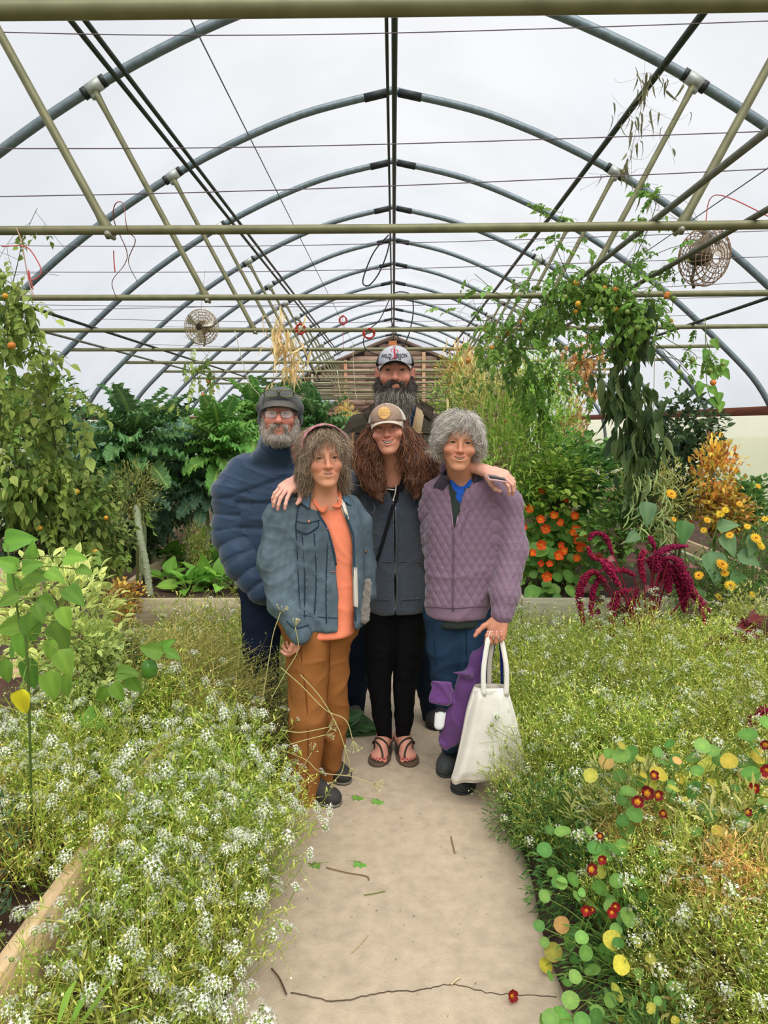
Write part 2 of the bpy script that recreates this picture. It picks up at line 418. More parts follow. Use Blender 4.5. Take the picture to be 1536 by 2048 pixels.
for i, y in enumerate(HOOP_D):
    b = MB(); P = np.concatenate([PROF[::-1] * A(-1, 1, 1), PROF[1:]]); P[:, 1] = y
    hp = b.tube(P, .034, 12, HC).build('hoop', galv, ceiling, org=(0, 0, 0))
    b = MB()
    for sg in (-1, 1): b.tube([(sg * .05, y, 4.6), (sg * .26, y, 4.555)], .038, 10)
    b.build('ridge_sleeve', blackm, hp, org=(0, 0, 0))
    b = MB(); b.tube([(-3.85, y, 2.505), (0, y, 2.49), (3.85, y, 2.505)], .021, 8, BC, smooth=6)
    cb = b.build('cross_bar', brass, ceiling, org=(0, 0, 0))
    for sg in (-1, 1):
        b = MB(); a = A(sg * 1.30, y + .02, 2.47); c = A(sg * 2.03, y, 3.87); d = (c - a) / np.linalg.norm(c - a)
        b.tube([a + d * .0, a + d * .05, a + d * .12, c - d * .16, c - d * .06, c], [.027, .027, .020, .020, .024, .027], 8, BC)
        b.tube([a + A(0, -.06, 0), a + A(0, .03, 0)], .012, 8, lin(150, 145, 130))
        st = b.build('strut', brass, ceiling, org=(0, 0, 0))
        b = MB(); n = A(-.52 * sg, 0, .85); t = A(sg * .85, 0, -.52)
        cc = A(sg * 2.03, y, 3.895)
        for s_ in (-.09, .06): b.tube([cc + t * s_, cc + t * (s_ + .035)], .042, 12, (.03, .03, .03))
        b.tube([cc - t * .055, cc + t * .055], .044, 12, lin(165, 168, 162)); b.box(cc - A(0, 0, .05), (.02, .02, .03), lin(150, 152, 148))
        b.build('clamp', galv, st, org=(0, 0, 0))
def rail(x, z, r, col, y0=Y0, y1=Y1, name='purlin', m=galv):
    return MB().tube([(x, y0, z), (x, y1, z)], r, 8, col).build(name, m, ceiling, org=(0, 0, 0))
DK = lin(62, 66, 60)
rail(-1.86, 3.93, .017, DK); rail(-1.795, 3.955, .017, DK); rail(1.79, 3.95, .024, DK)
rail(-.045, 4.56, .014, DK); rail(.015, 4.55, .024, DK)
rail(1.2, 2.53, .014, lin(110, 112, 100)); rail(1.64, 2.53, .015, lin(100, 100, 86)); rail(-2.85, 2.53, .014, DK); rail(2.8, 2.53, .014, DK); rail(-3.45, 2.53, .014, lin(120, 120, 110))
# wires and strings between the hoops
wire_m = mat('wire', (1, 1, 1), .6)
def wire(pts, col, label, r=.0022, group=None, cat='wire', name='support_wire', sm=8):
    o = MB().tube(pts, r, 4, col, smooth=sm).build(name, wire_m); 
    return tag(o, label, cat, group)
for wi_, (d, pyl, pyr) in enumerate(((3.54, 50, 52), (3.54, 292, 262), (3.54, 404, 325), (5.38, 492, 470), (5.38, 545, 520), (7.2, 611, 603), (7.2, 624, 575), (9.0, 640, 640), (10.9, 655, 650), (10.9, 690, 700))):
    z = W(100, pyl, d)[2]; zr = W(1440, pyr, d)[2]; xl = hoop_x(z) - .01; xr = hoop_x(zr) - .01
    wire([(-xl, d, z + .03), (-.5, d + .03, (z + zr) / 2 - .02), (xr, d, zr + .03)], lin(105, 90, 100), 'thin trellis wire crossing the roof space, %s from the top' % ('first', 'second', 'third', 'fourth', 'fifth', 'sixth', 'seventh', 'eighth', 'ninth', 'tenth')[wi_], .0022 + .0003 * d / 4, 'trellis wires strung across the greenhouse')
for x, z in ((-1.32, 4.24), (2.75, 3.46)):
    wire([(x, Y0, z), (x, Y1, z)], lin(120, 128, 140), 'long grey cord running lengthwise below %s slope of the film roof' % ('left' if x < 0 else 'right'), .006, None, 'cord', 'lengthwise_cord', 0)

# ---- back gable of weathered boards
wood_m = mat('weathered_board', (1, 1, 1), .9, noise=.45, nscale=3.0, stretch=(1, 1, 7), bump=.3, bscale=8, objrand=.12)
GY = 25.75
wb = MB().add([(-4.6, GY + .05, 0), (4.6, GY + .05, 0), (4.6, GY + .05, 2.6), (0, GY + .05, 4.52), (-4.6, GY + .05, 2.6)], [[0, 1, 4, 4]], lin(70, 60, 55))
wb = MB(); wb.add([(-4.6, GY + .06, 0), (0, GY + .06, 0), (4.6, GY + .06, 0), (4.6, GY + .06, 2.62), (0, GY + .06, 4.5), (-4.6, GY + .06, 2.62)], [[0, 1, 4, 5], [1, 2, 3, 4]], lin(60, 52, 48))
wall_back = wb.build('wall_back', wood_m, kind='structure')
r = random.Random(3)
for j in range(22):
    z0 = .02 + j * .205; z1 = z0 + .196
    hw = min(4.58, (4.52 - z1) / .415 if z1 > 2.62 else 4.58)
    if hw < .15: continue
    x = -hw
    while x < hw - .05:
        L_ = r.uniform(1.2, 2.6); x2 = min(hw, x + L_)
        if hw - x2 < .4: x2 = hw
        g = r.uniform(.8, 1.12); c = A(*lin(158, 132, 116)) * g if r.random() < .7 else A(*lin(132, 104, 92)) * g
        bx = MB(); dz0, dz1 = r.uniform(0, .012), r.uniform(0, .012); t = .02 + r.uniform(0, .02)
        V = [(x + .006, GY - t, z0 + dz0), (x2 - .006, GY - t, z0 + dz1), (x2 - .006, GY - t * .5, z1), (x + .006, GY - t * .5, z1), (x + .006, GY + .04, z0), (x2 - .006, GY + .04, z0), (x2 - .006, GY + .04, z1), (x + .006, GY + .04, z1)]
        bx.add(V, [[0, 1, 2, 3], [0, 4, 5, 1], [3, 2, 6, 7], [0, 3, 7, 4], [1, 5, 6, 2]], c); bx.build('board', wood_m, wall_back, org=(0, 0, 0), smooth=False)
        x = x2
for x, w, c in ((-1.62, .055, (176, 130, 100)), (-.03, .14, (196, 120, 78)), (1.02, .06, (190, 150, 120)), (2.02, .05, (190, 185, 180)), (-3.15, .05, (170, 150, 130)), (-2.75, .04, (175, 160, 145)), (3.2, .05, (170, 150, 130))):
    zt = min(4.45, 4.48 - .415 * (abs(x) + w)); MB().box((x, GY - .06, zt / 2), (w, .03, zt / 2), lin(*c), bev=.005).build('stud', wood_m, wall_back, org=(0, 0, 0))
fl = MB().box((-2.35, GY - .06, 2.85), (.3, .03, .35), lin(40, 38, 36)).build('window_1', wood_m, kind='structure')
for k in range(9): MB().box((-2.35, GY - .1, 2.55 + k * .08), (.3, .012, .018), lin(170, 160, 140), R=rotm(25)).build('slat', wood_m, fl, org=(0, 0, 0))
t = MB().box((-2.3, GY - .16, 2.38), (.32, .1, .075), lin(150, 155, 152), bev=.01).build('vent_box', galv, org=(-2.3, GY - .16, 2.38)); tag(t, 'grey metal box below the slatted window on the board gable', 'vent')
# barge boards of the gable
for sg in (-1, 1):
    p0 = A(0, GY - .05, 4.55); p1 = A(sg * 4.6, GY - .05, 2.63); d = (p1 - p0); L_ = np.linalg.norm(d); ang = math.degrees(math.atan2(-d[2], d[0]))
    MB().box((p0 + p1) / 2, (L_ / 2, .04, .05), lin(120, 100, 90), R=rotm(0, ang, 0)).build('barge_board', wood_m, wall_back, org=(0, 0, 0))

# ---- ground, path, beds
soil_m = mat('soil', (1, 1, 1), .95, noise=.5, nscale=12, bump=.9, bscale=25)
grass_m = mat('outside_grass', (.16, .19, .07), .95, vc=False, noise=.4, nscale=2)
floor = MB().grid([[(x, y, -.02) for x in np.linspace(-4.62, 4.62, 20)] for y in np.linspace(Y0, 26, 40)][::-1], lin(92, 76, 62)).build('floor', soil_m, kind='structure')
MB().grid([[(x, y, -.06) for x in (-60, 60)] for y in (90, -40)]).build('ground', grass_m, kind='structure')
conc = mat('concrete', (1, 1, 1), .88, noise=.16, nscale=22, detail=14)
N_ = conc.node_tree.nodes; L2 = conc.node_tree.links; bsdf = N_['Principled BSDF']
tc = N_.new('ShaderNodeTexCoord'); wv = N_.new('ShaderNodeTexWave'); wv.inputs['Scale'].default_value = 26; wv.inputs['Distortion'].default_value = 40; wv.inputs['Detail'].default_value = 4; wv.inputs['Detail Scale'].default_value = .35; wv.inputs['Detail Roughness'].default_value = .7
n2 = N_.new('ShaderNodeTexNoise'); n2.inputs['Scale'].default_value = 160; n2.inputs['Detail'].default_value = 4
ad = N_.new('ShaderNodeMath'); ad.operation = 'MULTIPLY_ADD'; ad.inputs[1].default_value = .28
bp = N_.new('ShaderNodeBump'); bp.inputs['Strength'].default_value = .45; bp.inputs['Distance'].default_value = .0035
L2.new(tc.outputs['Object'], wv.inputs['Vector']); L2.new(tc.outputs['Object'], n2.inputs['Vector']); L2.new(wv.outputs['Fac'], ad.inputs[0]); L2.new(n2.outputs['Fac'], ad.inputs[2]); L2.new(ad.outputs[0], bp.inputs['Height']); L2.new(bp.outputs['Normal'], bsdf.inputs['Normal'])
path = MB().box((0, 9, -.012), (.47, 11, .01), lin(120, 105, 90)).build('path', soil_m, kind='structure')
CC = A(*lin(184, 166, 143))
for (y0, y1, w) in ((-1.5, 4.37, .47), (4.385, 7.4, .5), (7.415, 10.5, .5), (10.515, 13.5, .5), (13.515, 16.5, .5), (16.515, 20, .5), (20.015, 25.6, .5)):
    b = MB(); nx, ny = 30, max(6, int((y1 - y0) * 14)); G = np.zeros((ny, nx, 3)); G[..., 0] = np.linspace(-w, w, nx)[None]; G[..., 1] = np.linspace(y0, y1, ny)[:, None]
    if y0 < 0:
        G[:, 0, 0] += .02 * snoise(G[:, 0] , 6, 3); G[:, -1, 0] += .02 * snoise(G[:, -1], 6, 4)
    G[..., 2] = .02 + .0025 * snoise(G.reshape(-1, 3) * A(1, 1, 0), 7, 5).reshape(ny, nx)
    edge = np.concatenate([G[:1] * 1, G, G[-1:] * 1]); edge[0, :, 2] = edge[-1, :, 2] = -.02
    e2 = np.concatenate([edge[:, :1], edge, edge[:, -1:]], 1); e2[:, 0, 2] = e2[:, -1, 2] = -.02
    n_ = snoise(e2.reshape(-1, 3) * A(1, 1, 0), 3, 8)
    b.grid(e2, CC * (1 + .06 * n_[:, None])); sl = b.build('slab', conc, path, org=(0, 0, 0))
    if y0 < 0:      # the crack across the near slab
        cr = np.array([W(x, y, 2)[:2] for x, y in ()]) if 0 else None
        px = [(578, 1986), (610, 1990), (650, 2001), (690, 2000), (730, 1990), (765, 1982), (800, 1981), (845, 1977), (870, 1971), (900, 1968), (930, 1972), (960, 1981), (1000, 1987), (1050, 1988), (1110, 1992)]
        P = []
        for q in px:
            dy = (1024 - q[1]) / F_PX; f = math.cos(PITCH) + dy * math.sin(PITCH); u = dy * math.cos(PITCH) - math.sin(PITCH); d = -(CAM_H - .022) / u * f
            P.append(((q[0] - VPX) / F_PX / f * d, d, .0225))
        P = spline(P, 4); P[:, 1] += .0025 * RG.normal(size=len(P)); P[:, 2] = .0212
        MB().tubes((P * A(1, 1, 1))[None], .0018, 4, lin(84, 70, 56)).build('crack', soil_m, sl, org=(0, 0, 0))
timber = mat('bed_timber', (1, 1, 1), .85, noise=.28, nscale=5, stretch=(5, 1, 9), bump=.35, bscale=22, detail=6)
timber_x = mat('bed_timber_cross', (1, 1, 1), .85, noise=.28, nscale=5, stretch=(1, 5, 9), bump=.35, bscale=22, detail=6)
def bed(x0, x1, y0, y1, h, label, col, soil_z=None, th=.02, rows=1, posts=False, x0b=None, scol=(74, 54, 44)):
    org = A((x0 + x1) / 2, y0, 0); t = thing('raised_bed', org, label, 'raised bed'); x0b = x0 if x0b is None else x0b
    hh = h / rows
    for k in range(rows):
        z = hh * (k + .5); g = 1 + .06 * (k % 2)
        c = A(*lin(*col)) * g
        MB().box(((x0 + x1) / 2, y0, z), ((x1 - x0) / 2, th, hh / 2 - .003), c, bev=.004).build('board', timber_x, t)
        MB().box(((x0b + x1) / 2, y1, z), ((x1 - x0b) / 2, th, hh / 2 - .003), c * .9, bev=.004).build('board', timber_x, t)
        for xa, xb in ((x0, x0b), (x1, x1)):
            ang = math.degrees(math.atan2(xa - xb, y1 - y0))
            MB().box(((xa + xb) / 2, (y0 + y1) / 2, z), (th, (y1 - y0) / 2 - th - .001, hh / 2 - .003), c, bev=.004, R=rotm(0, 0, ang)).build('board', timber, t)
    sz = h - .07 if soil_z is None else soil_z
    nx, ny = 24, 40; G = np.zeros((ny, nx, 3)); sx = np.linspace(0, 1, ny)[:, None]
    G[..., 1] = y0 + th + (y1 - y0 - 2 * th) * sx; xl = x0 + (x0b - x0) * sx + th; G[..., 0] = xl + (x1 - th - xl) * np.linspace(0, 1, nx)[None]
    G[..., 2] = sz + .02 * snoise(G.reshape(-1, 3), 9, 2).reshape(ny, nx)
    MB().grid(G[::-1], lin(*scol)).build('soil', soil_m, t)
    return t
bed(-3.3, -.95, .2, 4.0, .32, 'pale timber raised bed at lower left beside the alyssum', (214, 184, 142), .22, .022)
bed(-2.03, -.96, 5.1, 11.0, .41, 'timber raised bed with kale stalk behind the blue jacket man', (176, 162, 134), .34, .02, 2, x0b=-2.34)
bed(-4.4, -3.2, 6.6, 12.0, .42, 'timber raised bed by the left film wall', (196, 176, 148), .36, .02)
bed(.88, 2.7, 5.05, 13.0, .42, 'greyish timber raised bed of orange nasturtiums on the right', (160, 156, 132), .36, .02, 2)
bed(.95, 3.4, .2, 4.1, .26, 'low timber bed hidden under the flowers at lower right', (170, 150, 120), .2, .02)
bed(3.0, 4.4, 4.9, 14.0, .42, 'timber raised bed by the right film wall', (170, 150, 120), .36, .02)
bed(-2.2, -.96, 12.0, 24.0, .4, 'far raised bed left of the path near the gable', (170, 150, 120), .34, .02)
bed(.96, 2.7, 14.5, 24.0, .4, 'far raised bed right of the path near the gable', (170, 150, 120), .34, .02)
t = thing('plank_bin', (-2.85, 8.6, 0), 'weathered upright planks forming a bin behind the left bed', 'planter')
for k in range(7):
    x = -3.38 + k * .13; hgt = .88 + .05 * math.sin(k * 2.3)
    MB().box((x, 8.6, hgt / 2), (.06, .014, hgt / 2), A(*lin(168, 152, 134)) * (1 + .08 * math.sin(k * 4)), bev=.004, R=rotm(0, 1.2 * math.sin(k * 5), 0)).build('plank', wood_m, t)
for k in range(6):
    MB().box((-2.53 + .0 * k, 8.72 + k * .15, .42), (.014, .07, .42), A(*lin(160, 140, 120)), bev=.004).build('plank', wood_m, t)

# ---- fans hung from the bars
fan_m = mat('rusty_fan_metal', (1, 1, 1), .6, noise=.4, nscale=30, metal=.2)
def fan(c, R_, yaw, pitch, label, col, depth=.13):
    t = thing('circulation_fan', c, label, 'fan'); Rm = rotm(pitch, 0, yaw)   # axis along local y
    def T(P): return np.asarray(P) @ Rm.T + c
    a = np.linspace(0, 2 * PI, 41)
    for sgn in (-1, 1):
        b = MB()
        for rr, dp in ((1, .35), (.86, .75), (.7, .95), (.54, 1.0), (.38, 1.04), (.24, 1.06)):
            b.tube(T(np.stack([R_ * rr * np.cos(a), a * 0 + sgn * depth / 2 * dp, R_ * rr * np.sin(a)], 1)), .003, 4, col)
        for k in range(24):
            th = k * PI / 12; rr = np.array([.2, .5, .8, .95, 1.0]); dp = np.array([1.06, 1.02, .85, .5, 0.0])
            b.tube(T(np.stack([R_ * rr * math.cos(th), sgn * depth / 2 * dp, R_ * rr * math.sin(th)], 1)), .0022, 4, col)
        b.build('guard', fan_m, t)
    b = MB(); b.tube(T([(0, .09, 0), (0, .07, 0), (0, -.01, 0), (0, -.03, 0)]), [.03, .052, .052, .03], 16, lin(74, 66, 60)); b.build('motor', fan_m, t)
    for k in range(3):
        th0 = k * 2 * PI / 3 + .4; G = []
        for rr in np.linspace(.2, .9, 6):
            w = .5 * math.sin(rr * 2.6) + .15; row = []
            for s_ in np.linspace(-.5, .5, 5):
                th = th0 + s_ * w * 1.1; row.append((R_ * rr * math.cos(th), -.04 + s_ * .05, R_ * rr * math.sin(th)))
            G.append(row)
        MB().grid(T(np.array(G).reshape(-1, 3)).reshape(6, 5, 3), lin(196, 190, 178)).build('blade', fan_m, t)
    b = MB(); b.tube(T([(0, .05, 0), (0, .06, -R_ * .8), (0, .03, -R_ * 1.08)]), .009, 6, lin(110, 100, 80)); b.build('bracket', fan_m, t)
    return t
c = W(1407, 518, 4.55); fan(c, .165, 28, 12, 'large round wire-guard fan hanging at the upper right under the roof bars', lin(150, 122, 98), .17)
wire([c + A(0, .02, .16), A(c[0] + .03, 4.5, 2.9), A(c[0], 3.6, 2.5)], lin(190, 80, 70), 'red cord holding the upper right fan to the near bar', .003, None, 'cord', 'red_cord')
c = W(403, 652, 6.9); fan(c, .155, -8, 6, 'smaller round rusty fan hanging left of centre above the kale', lin(165, 145, 110), .1)
wire([c + A(0, 0, .15), A(c[0] + .02, 6.9, 2.8), A(c[0], 7.1, 3.02)], lin(150, 140, 130), 'thin string above the left hanging fan', .002, None, 'string', 'fan_string', 6)
# black irrigation hoses looping from the ridge
def hose(pts, d, label, r=.008, col=(.02, .02, .02)):
    wire([W(x, y, dd) for x, y, dd in pts], col, label, r, None, 'hose', 'irrigation_hose', 10)
hose([(779, 470, 9.0), (752, 500, 9), (735, 535, 9), (727, 565, 9), (740, 570, 9), (760, 545, 9), (776, 505, 9), (783, 470, 9)], 9, 'black hose loop hanging from the ridge at centre')
hose([(780, 600, 9.1), (760, 640, 9), (738, 660, 9), (728, 680, 9), (735, 700, 9), (765, 713, 9)], 9, 'black hose bending down left of the tall man cap', .007)
hose([(783, 590, 9.1), (800, 584, 9), (822, 590, 9), (828, 620, 9), (820, 665, 9), (806, 698, 9)], 9, 'black hose curving down right of the tall man cap', .007)
hose([(783, 640, 10.9), (795, 670, 10.9), (812, 700, 10.9)], 9, 'short black hose between ridge and the tall man cap', .008)
hose([(640, 665, 8), (620, 690, 8), (613, 715, 8), (640, 760, 8)], 8, 'dark hose arc hanging left of the gable', .006)
# twine
def twine(pts, label, col=(196, 82, 66), r=.0028, name='twine'):
    wire([W(x, y, d) for x, y, d in pts], lin(*col), label, r, None, 'twine', name, 8)
twine([(232, 594, 5.36), (223, 560, 4.9), (247, 527, 4.6), (253, 500, 4.2), (228, 440, 3.6), (229, 405, 3.5), (246, 404, 3.5), (254, 455, 3.52), (270, 478, 3.9), (256, 520, 4.4), (274, 560, 4.8)], 'red brown twine loop knotted over the near cross bar at upper left', (150, 84, 84), .0025)
twine([(226, 497, 3.6), (227, 520, 3.6), (229, 541, 3.6)], 'short knotted twine end dangling from the upper left wire')
twine([(0, 487, 3.5), (45, 487, 3.5), (65, 505, 3.5), (80, 540, 3.5), (58, 556, 3.5), (54, 535, 3.5), (63, 575, 3.5)], 'pink twine draped over the far left tomato vine top', (200, 90, 90))
twine([(30, 450, 3.53), (40, 480, 3.5), (55, 560, 3.5), (66, 590, 3.5)], 'pale string tying the left tomato vine to the bar', (190, 150, 130))
twine([(222, 1000, 5), (217, 1040, 5), (231, 1075, 5), (226, 1100, 5)], 'red twine hanging among the left vines below the kale', (170, 70, 60), .004)
def coil(c, r_, label, stretch=1.2):
    c = np.array(c); P = []
    for k in range(90):
        th = k * .42; P.append(c + A(r_ * math.cos(th) * (1 + .2 * math.sin(k)), .02 * math.sin(k * 1.3), r_ * stretch * math.sin(th) * (1 + .15 * math.cos(k * .7))))
    o = MB().tube(P, .0045, 4, lin(190, 62, 48)).build('twine_bundle', wire_m, org=tuple(c)); tag(o, label, 'twine')
    wire([c + A(0, 0, r_), (c[0], c[1], 2.5)], lin(180, 90, 80), 'string above ' + label, .0025, None, 'string', 'hanging_string', 3)
coil(W(602, 657, 7.2), .04, 'red orange twine bundle hanging left of the ridge, leftmost of three')
coil(W(687, 640, 9.0), .04, 'red orange twine bundle hanging highest, middle of three')
coil(W(739, 667, 7.2), .05, 'red orange twine bundle nearest the ridge, rightmost of three', .9)
for i, (x, x2, y0, y1, d) in enumerate(((970, 1040, 735, 1000, 6.2), (470, 520, 720, 790, 7), (706, 715, 745, 800, 9), (675, 700, 800, 880, 8), (1310, 1302, 690, 880, 5.6), (1130, 1130, 760, 900, 7))):
    wire([W(x, y0 - 60, d), W((x + x2) / 2, (y0 + y1) / 2, d), W(x2, y1, d)], lin(196, 190, 160), 'pale string trained down among plants, %s' % ('right of the purple jacket woman', 'above the blue jacket man', 'left of the tall man face', 'left of the tall man shoulder', 'at the dark vine column right', 'in the yellowing vines right')[i], .0035, None, 'string', 'plant_string')
# ================================================================ people
skin_m = mat('skin', (1, 1, 1), .5, noise=.06, nscale=60, bump=.12, bscale=220, spec=.35)
hair_m = mat('hair', (1, 1, 1), .55, spec=.35)
eye_m = mat('eye', (1, 1, 1), .12, spec=.6)
teeth_m = mat('teeth', (.86, .82, .74), .25, vc=False, spec=.5)
def proj(P):
    """pixel of a world point (inverse of W)"""
    P = np.asarray(P, float); y = P[..., 1]; z = P[..., 2] - CAM_H
    f = y * math.cos(PITCH) - z * math.sin(PITCH); u = y * math.sin(PITCH) + z * math.cos(PITCH)
    return np.stack([VPX + F_PX * P[..., 0] / f, 1024 - F_PX * u / f], -1)
def hit(s, px, off=0.0, t0=2.0, it=90):
    """where the line of sight through each pixel meets the solid s"""
    px = np.asarray(px, float); o = A(0, 0, CAM_H); Q = np.array([W(x, y, 1.0) for x, y in px]) - o
    D = Q / np.linalg.norm(Q, axis=1, keepdims=True); t = np.full(len(px), t0)
    for _ in range(it):
        d = s(o + D * t[:, None]); t = t + np.clip(d, -.05, .12) * .7
        t = np.minimum(t, 5)
    return o + D * (t - off)[:, None]
def solid(name, s, h, m, parent, col=(1, 1, 1), disp=None, it=1, colf=None, xf=None, org=None, **kw):
    V, Fc = s.net(h); V = relax(V, Fc, it)
    N = vnormals(V, Fc)
    if disp is not None: V = V + N * disp(V, N)[:, None]
    C = np.broadcast_to(np.asarray(col, float), V.shape) if colf is None else colf(V, N)
    o = MB().add(V if xf is None else xf(V), Fc, C).build(name, m, parent, org, **kw); return o, V, N, Fc
def seam(s, px, r, m, parent, name='seam', col=(1, 1, 1), off=None, sm=5, sides=4, **kw):
    P = hit(s, spline(np.array([(x, y, 0) for x, y in px]), sm)[:, :2] if sm else px, (r * .3 if off is None else off))
    return MB().tube(P, r, sides, col).build(name, m, parent, **kw)
def fur(mb, V, N, n, length, flow, lift, curl, r, cols, rg, k=6, wave=3.0, bias=None, taper=.3, jit=.25):
    i = rg.integers(0, len(V), n); p = V[i].copy(); nn = N[i]; L = length * rg.uniform(.6, 1.3, n)[:, None] / (k - 1)
    f = flow(p) if callable(flow) else np.broadcast_to(flow, p.shape); f = f / (np.linalg.norm(f, axis=1, keepdims=True) + 1e-9) + rg.normal(size=p.shape) * jit
    t = f - (f * nn).sum(1, keepdims=True) * nn; t /= np.linalg.norm(t, axis=1, keepdims=True) + 1e-9
    sd = np.cross(t, nn); ph = rg.uniform(0, 6.3, n)[:, None]; out = []
    for j in range(k):
        u = j / (k - 1); out.append(p + curl * u * (sd * np.sin(ph + wave * u * 6.28) + nn * np.cos(ph + wave * u * 6.28) * .6))
        d = t + nn * lift * (1 - .6 * u); 
        if bias is not None: d = d + np.asarray(bias) * u
        p = p + L * d / np.linalg.norm(d, axis=1, keepdims=True)
    P = np.stack(out, 1); R = r * rg.uniform(.6, 1.3, n)[:, None] * np.linspace(1, taper, k)[None]
    C = np.asarray(cols)[rg.integers(0, len(cols), n)] * rg.uniform(.8, 1.2, n)[:, None]
    return mb.tubes(P, R, 3, C, cap=False)
def locks(mb, guides, n, curl, wave, r, cols, rg, k=16, cl=0.0, taper=.35):
    """guides: list of (points, radii); strands follow them with a wave of their own"""
    for gi in range(n):
        pts, rad = guides[rg.integers(0, len(guides))]
        P = spline(pts, 5); u = np.linspace(0, 1, len(P)); uu = np.linspace(0, rg.uniform(.75, 1.03), k).clip(0, 1)
        Q = np.stack([np.interp(uu, u, P[:, j]) for j in range(3)], 1); rr = np.interp(uu, np.linspace(0, 1, len(rad)), rad)
        off = rg.normal(size=3) * A(.5, .45, .12); a = rg.uniform(0, 6.3); w = wave * rg.uniform(.7, 1.3)
        amp = curl * rg.uniform(.5, 1.3) * np.minimum(1, uu * 3 + .15)
        Q = Q + off * rr[:, None] + np.stack([amp * np.sin(a + w * uu * 6.28), amp * .8 * np.cos(a + w * uu * 6.28), 0 * uu], 1)
        c = np.asarray(cols)[rg.integers(0, len(cols))] * rg.uniform(.75, 1.25)
        mb.tubes(Q[None], (r * rg.uniform(.6, 1.3) * np.linspace(1, taper, k))[None], 3, c, cap=False)
    return mb
SKIN = A(*lin(206, 150, 122))
def head(par, c, s, yaw=0, pitch=0, roll=0, skin=SKIN, jaw=1.0, smile=.6, gap=.006, nose=1.0, neck=None, neck_r=.055, brow=(.1, .07, .05), brow_n=60, iris=(.12, .2, .22), ears=True, cheek=1.0, old=.5, squint=1.0, lip=(176, 92, 84), mw=1.0, eyes=True, h=.0025, long=1.0, hat=None):
    R = rotm(0, 0, yaw) @ rotm(-pitch, 0, 0) @ rotm(0, roll, 0); c = np.asarray(c, float)
    X = lambda V: (np.asarray(V) * s) @ R.T + c
    I = lambda P: ((np.asarray(P) - c) @ R) / s
    S = SDF(); st = []
    for z, w, f, b_ in ((-.120, .012, -.074, -.05), (-.114, .027, -.086, -.036), (-.1, .038 * jaw, -.0915, -.015), (-.08, .048 * jaw, -.0915, .015), (-.055, .0555 * jaw, -.091, .045), (-.03, .0625, -.0895, .07), (0, .068, -.0885, .088), (.03, .071, -.0895, .098), (.06, .07, -.085, .1), (.085, .06, -.07, .088), (.105, .038, -.04, .058), (.115, .012, -.012, .026)):
        st.append((z * (long if z < 0 else 1), 0, (f + b_) / 2, w, (b_ - f) / 2))
    S.loft(st, .01, pw=2.25, rnd=.004)
    zl = long
    S.ell((0, -.079, -.062 * zl), (.031, .019, .026), .014)
    S.ell((0, -.084, -.103 * zl), (.021 * jaw, .0135, .0135), .014)
    for sg in (-1, 1):
        S.ell((sg * .041, -.066, -.032), (.021 * cheek, .0215 * cheek, .018), .018)
        S.cone((sg * .013, -.0865, .0185), (sg * .047, -.0765, .0195), .0065, .005, .012)
        S.ell((sg * .031, -.096, -.001), (.0165, .0155, .0125), .010, 'd')
        if eyes:
            S.ell((sg * .031, -.0735, 0), (.0148, .0135, .0128), .003)
            S.ell((sg * .031, -.0885, -.0012), (.0125, .0095, .0044 * squint), .0012, 'd', R=rotm(0, sg * 5, 0))
            S.cone((sg * .02, -.0825, -.0125), (sg * .041, -.078, -.0125), .0022, .0018, .006)
    n = nose
    S.cone((0, -.0865, .008), (0, -.1035 * (.5 + .5 * n), -.030), .0068, .0092 * n, .01)
    S.ell((0, -.1065 * (.6 + .4 * n), -.034), (.0118 * n, .0105 * n, .0095 * n), .006)
    for sg in (-1, 1):
        S.ell((sg * .0125 * n, -.0965, -.0365), (.0078, .0105, .0070), .005)
        S.ell((sg * .0062 * n, -.1035, -.0435), (.0034, .005, .0022), .0015, 'd')
        # smile fold
        S.cone((sg * .0185, -.0955, -.0375), (sg * (.030 * mw + .007), -.083, -.062 * zl), .0022, .0028, .005, 'd')
    mz = -.064 * zl; t = np.linspace(-1, 1, 13); mx = .0275 * mw
    cu = lambda o, g: np.stack([mx * t, -.0985 + .018 * t * t + o, mz + smile * .0095 * t * t + g * (1 - t * t)], 1)
    up = cu(.0005, gap * .42 + .0024); lo = cu(.0015, -gap * .75 - .0030)
    if gap > 0:
        for q in (.0, .5, 1.0): S.chain(cu(.0015, gap * .42 - gap * 1.17 * q * .8 - .0005)[1:-1], (gap * .30 * np.sqrt(1 - t * t) + .0006)[1:-1], .0015, op='d', sq=(1, 2.2, 1))
    S.chain(up, np.interp(np.abs(t), [0, 1], [.0036, .0018]), .003); S.chain(lo, np.interp(np.abs(t), [0, 1], [.0046, .0018]), .003)
    if ears:
        for sg in (-1, 1):
            Re = rotm(8, sg * 10, sg * -22)
            S.ell((sg * .0765, .014, -.010), (.0085, .0185, .031), .006, R=Re); S.ell((sg * .0855, .010, -.006), (.006, .011, .019), .003, 'd', R=Re)
    if neck is not None:
        nl = I(neck); S.cone((0, .022, -.06), nl, .052 * neck_r / .055, neck_r / s, .03)
        S.ell(nl + A(0, 0, -.02), (.09, .06, .04), .04)
    V, Fc = S.net(h); V = relax(V, Fc, 1, .35); N = vnormals(V, Fc); Fc = Fc[~(((V[Fc[:, 0], 1] > .035) & (V[Fc[:, 0], 2] > -.01)) | (V[Fc[:, 0], 2] > (.072 if hat is None else hat)))]
    C = np.broadcast_to(skin, V.shape).copy()
    g = lambda p, r: np.exp(-(((V - np.asarray(p)) / np.asarray(r)) ** 2).sum(1))[:, None]
    red = A(*lin(205, 105, 90)); 
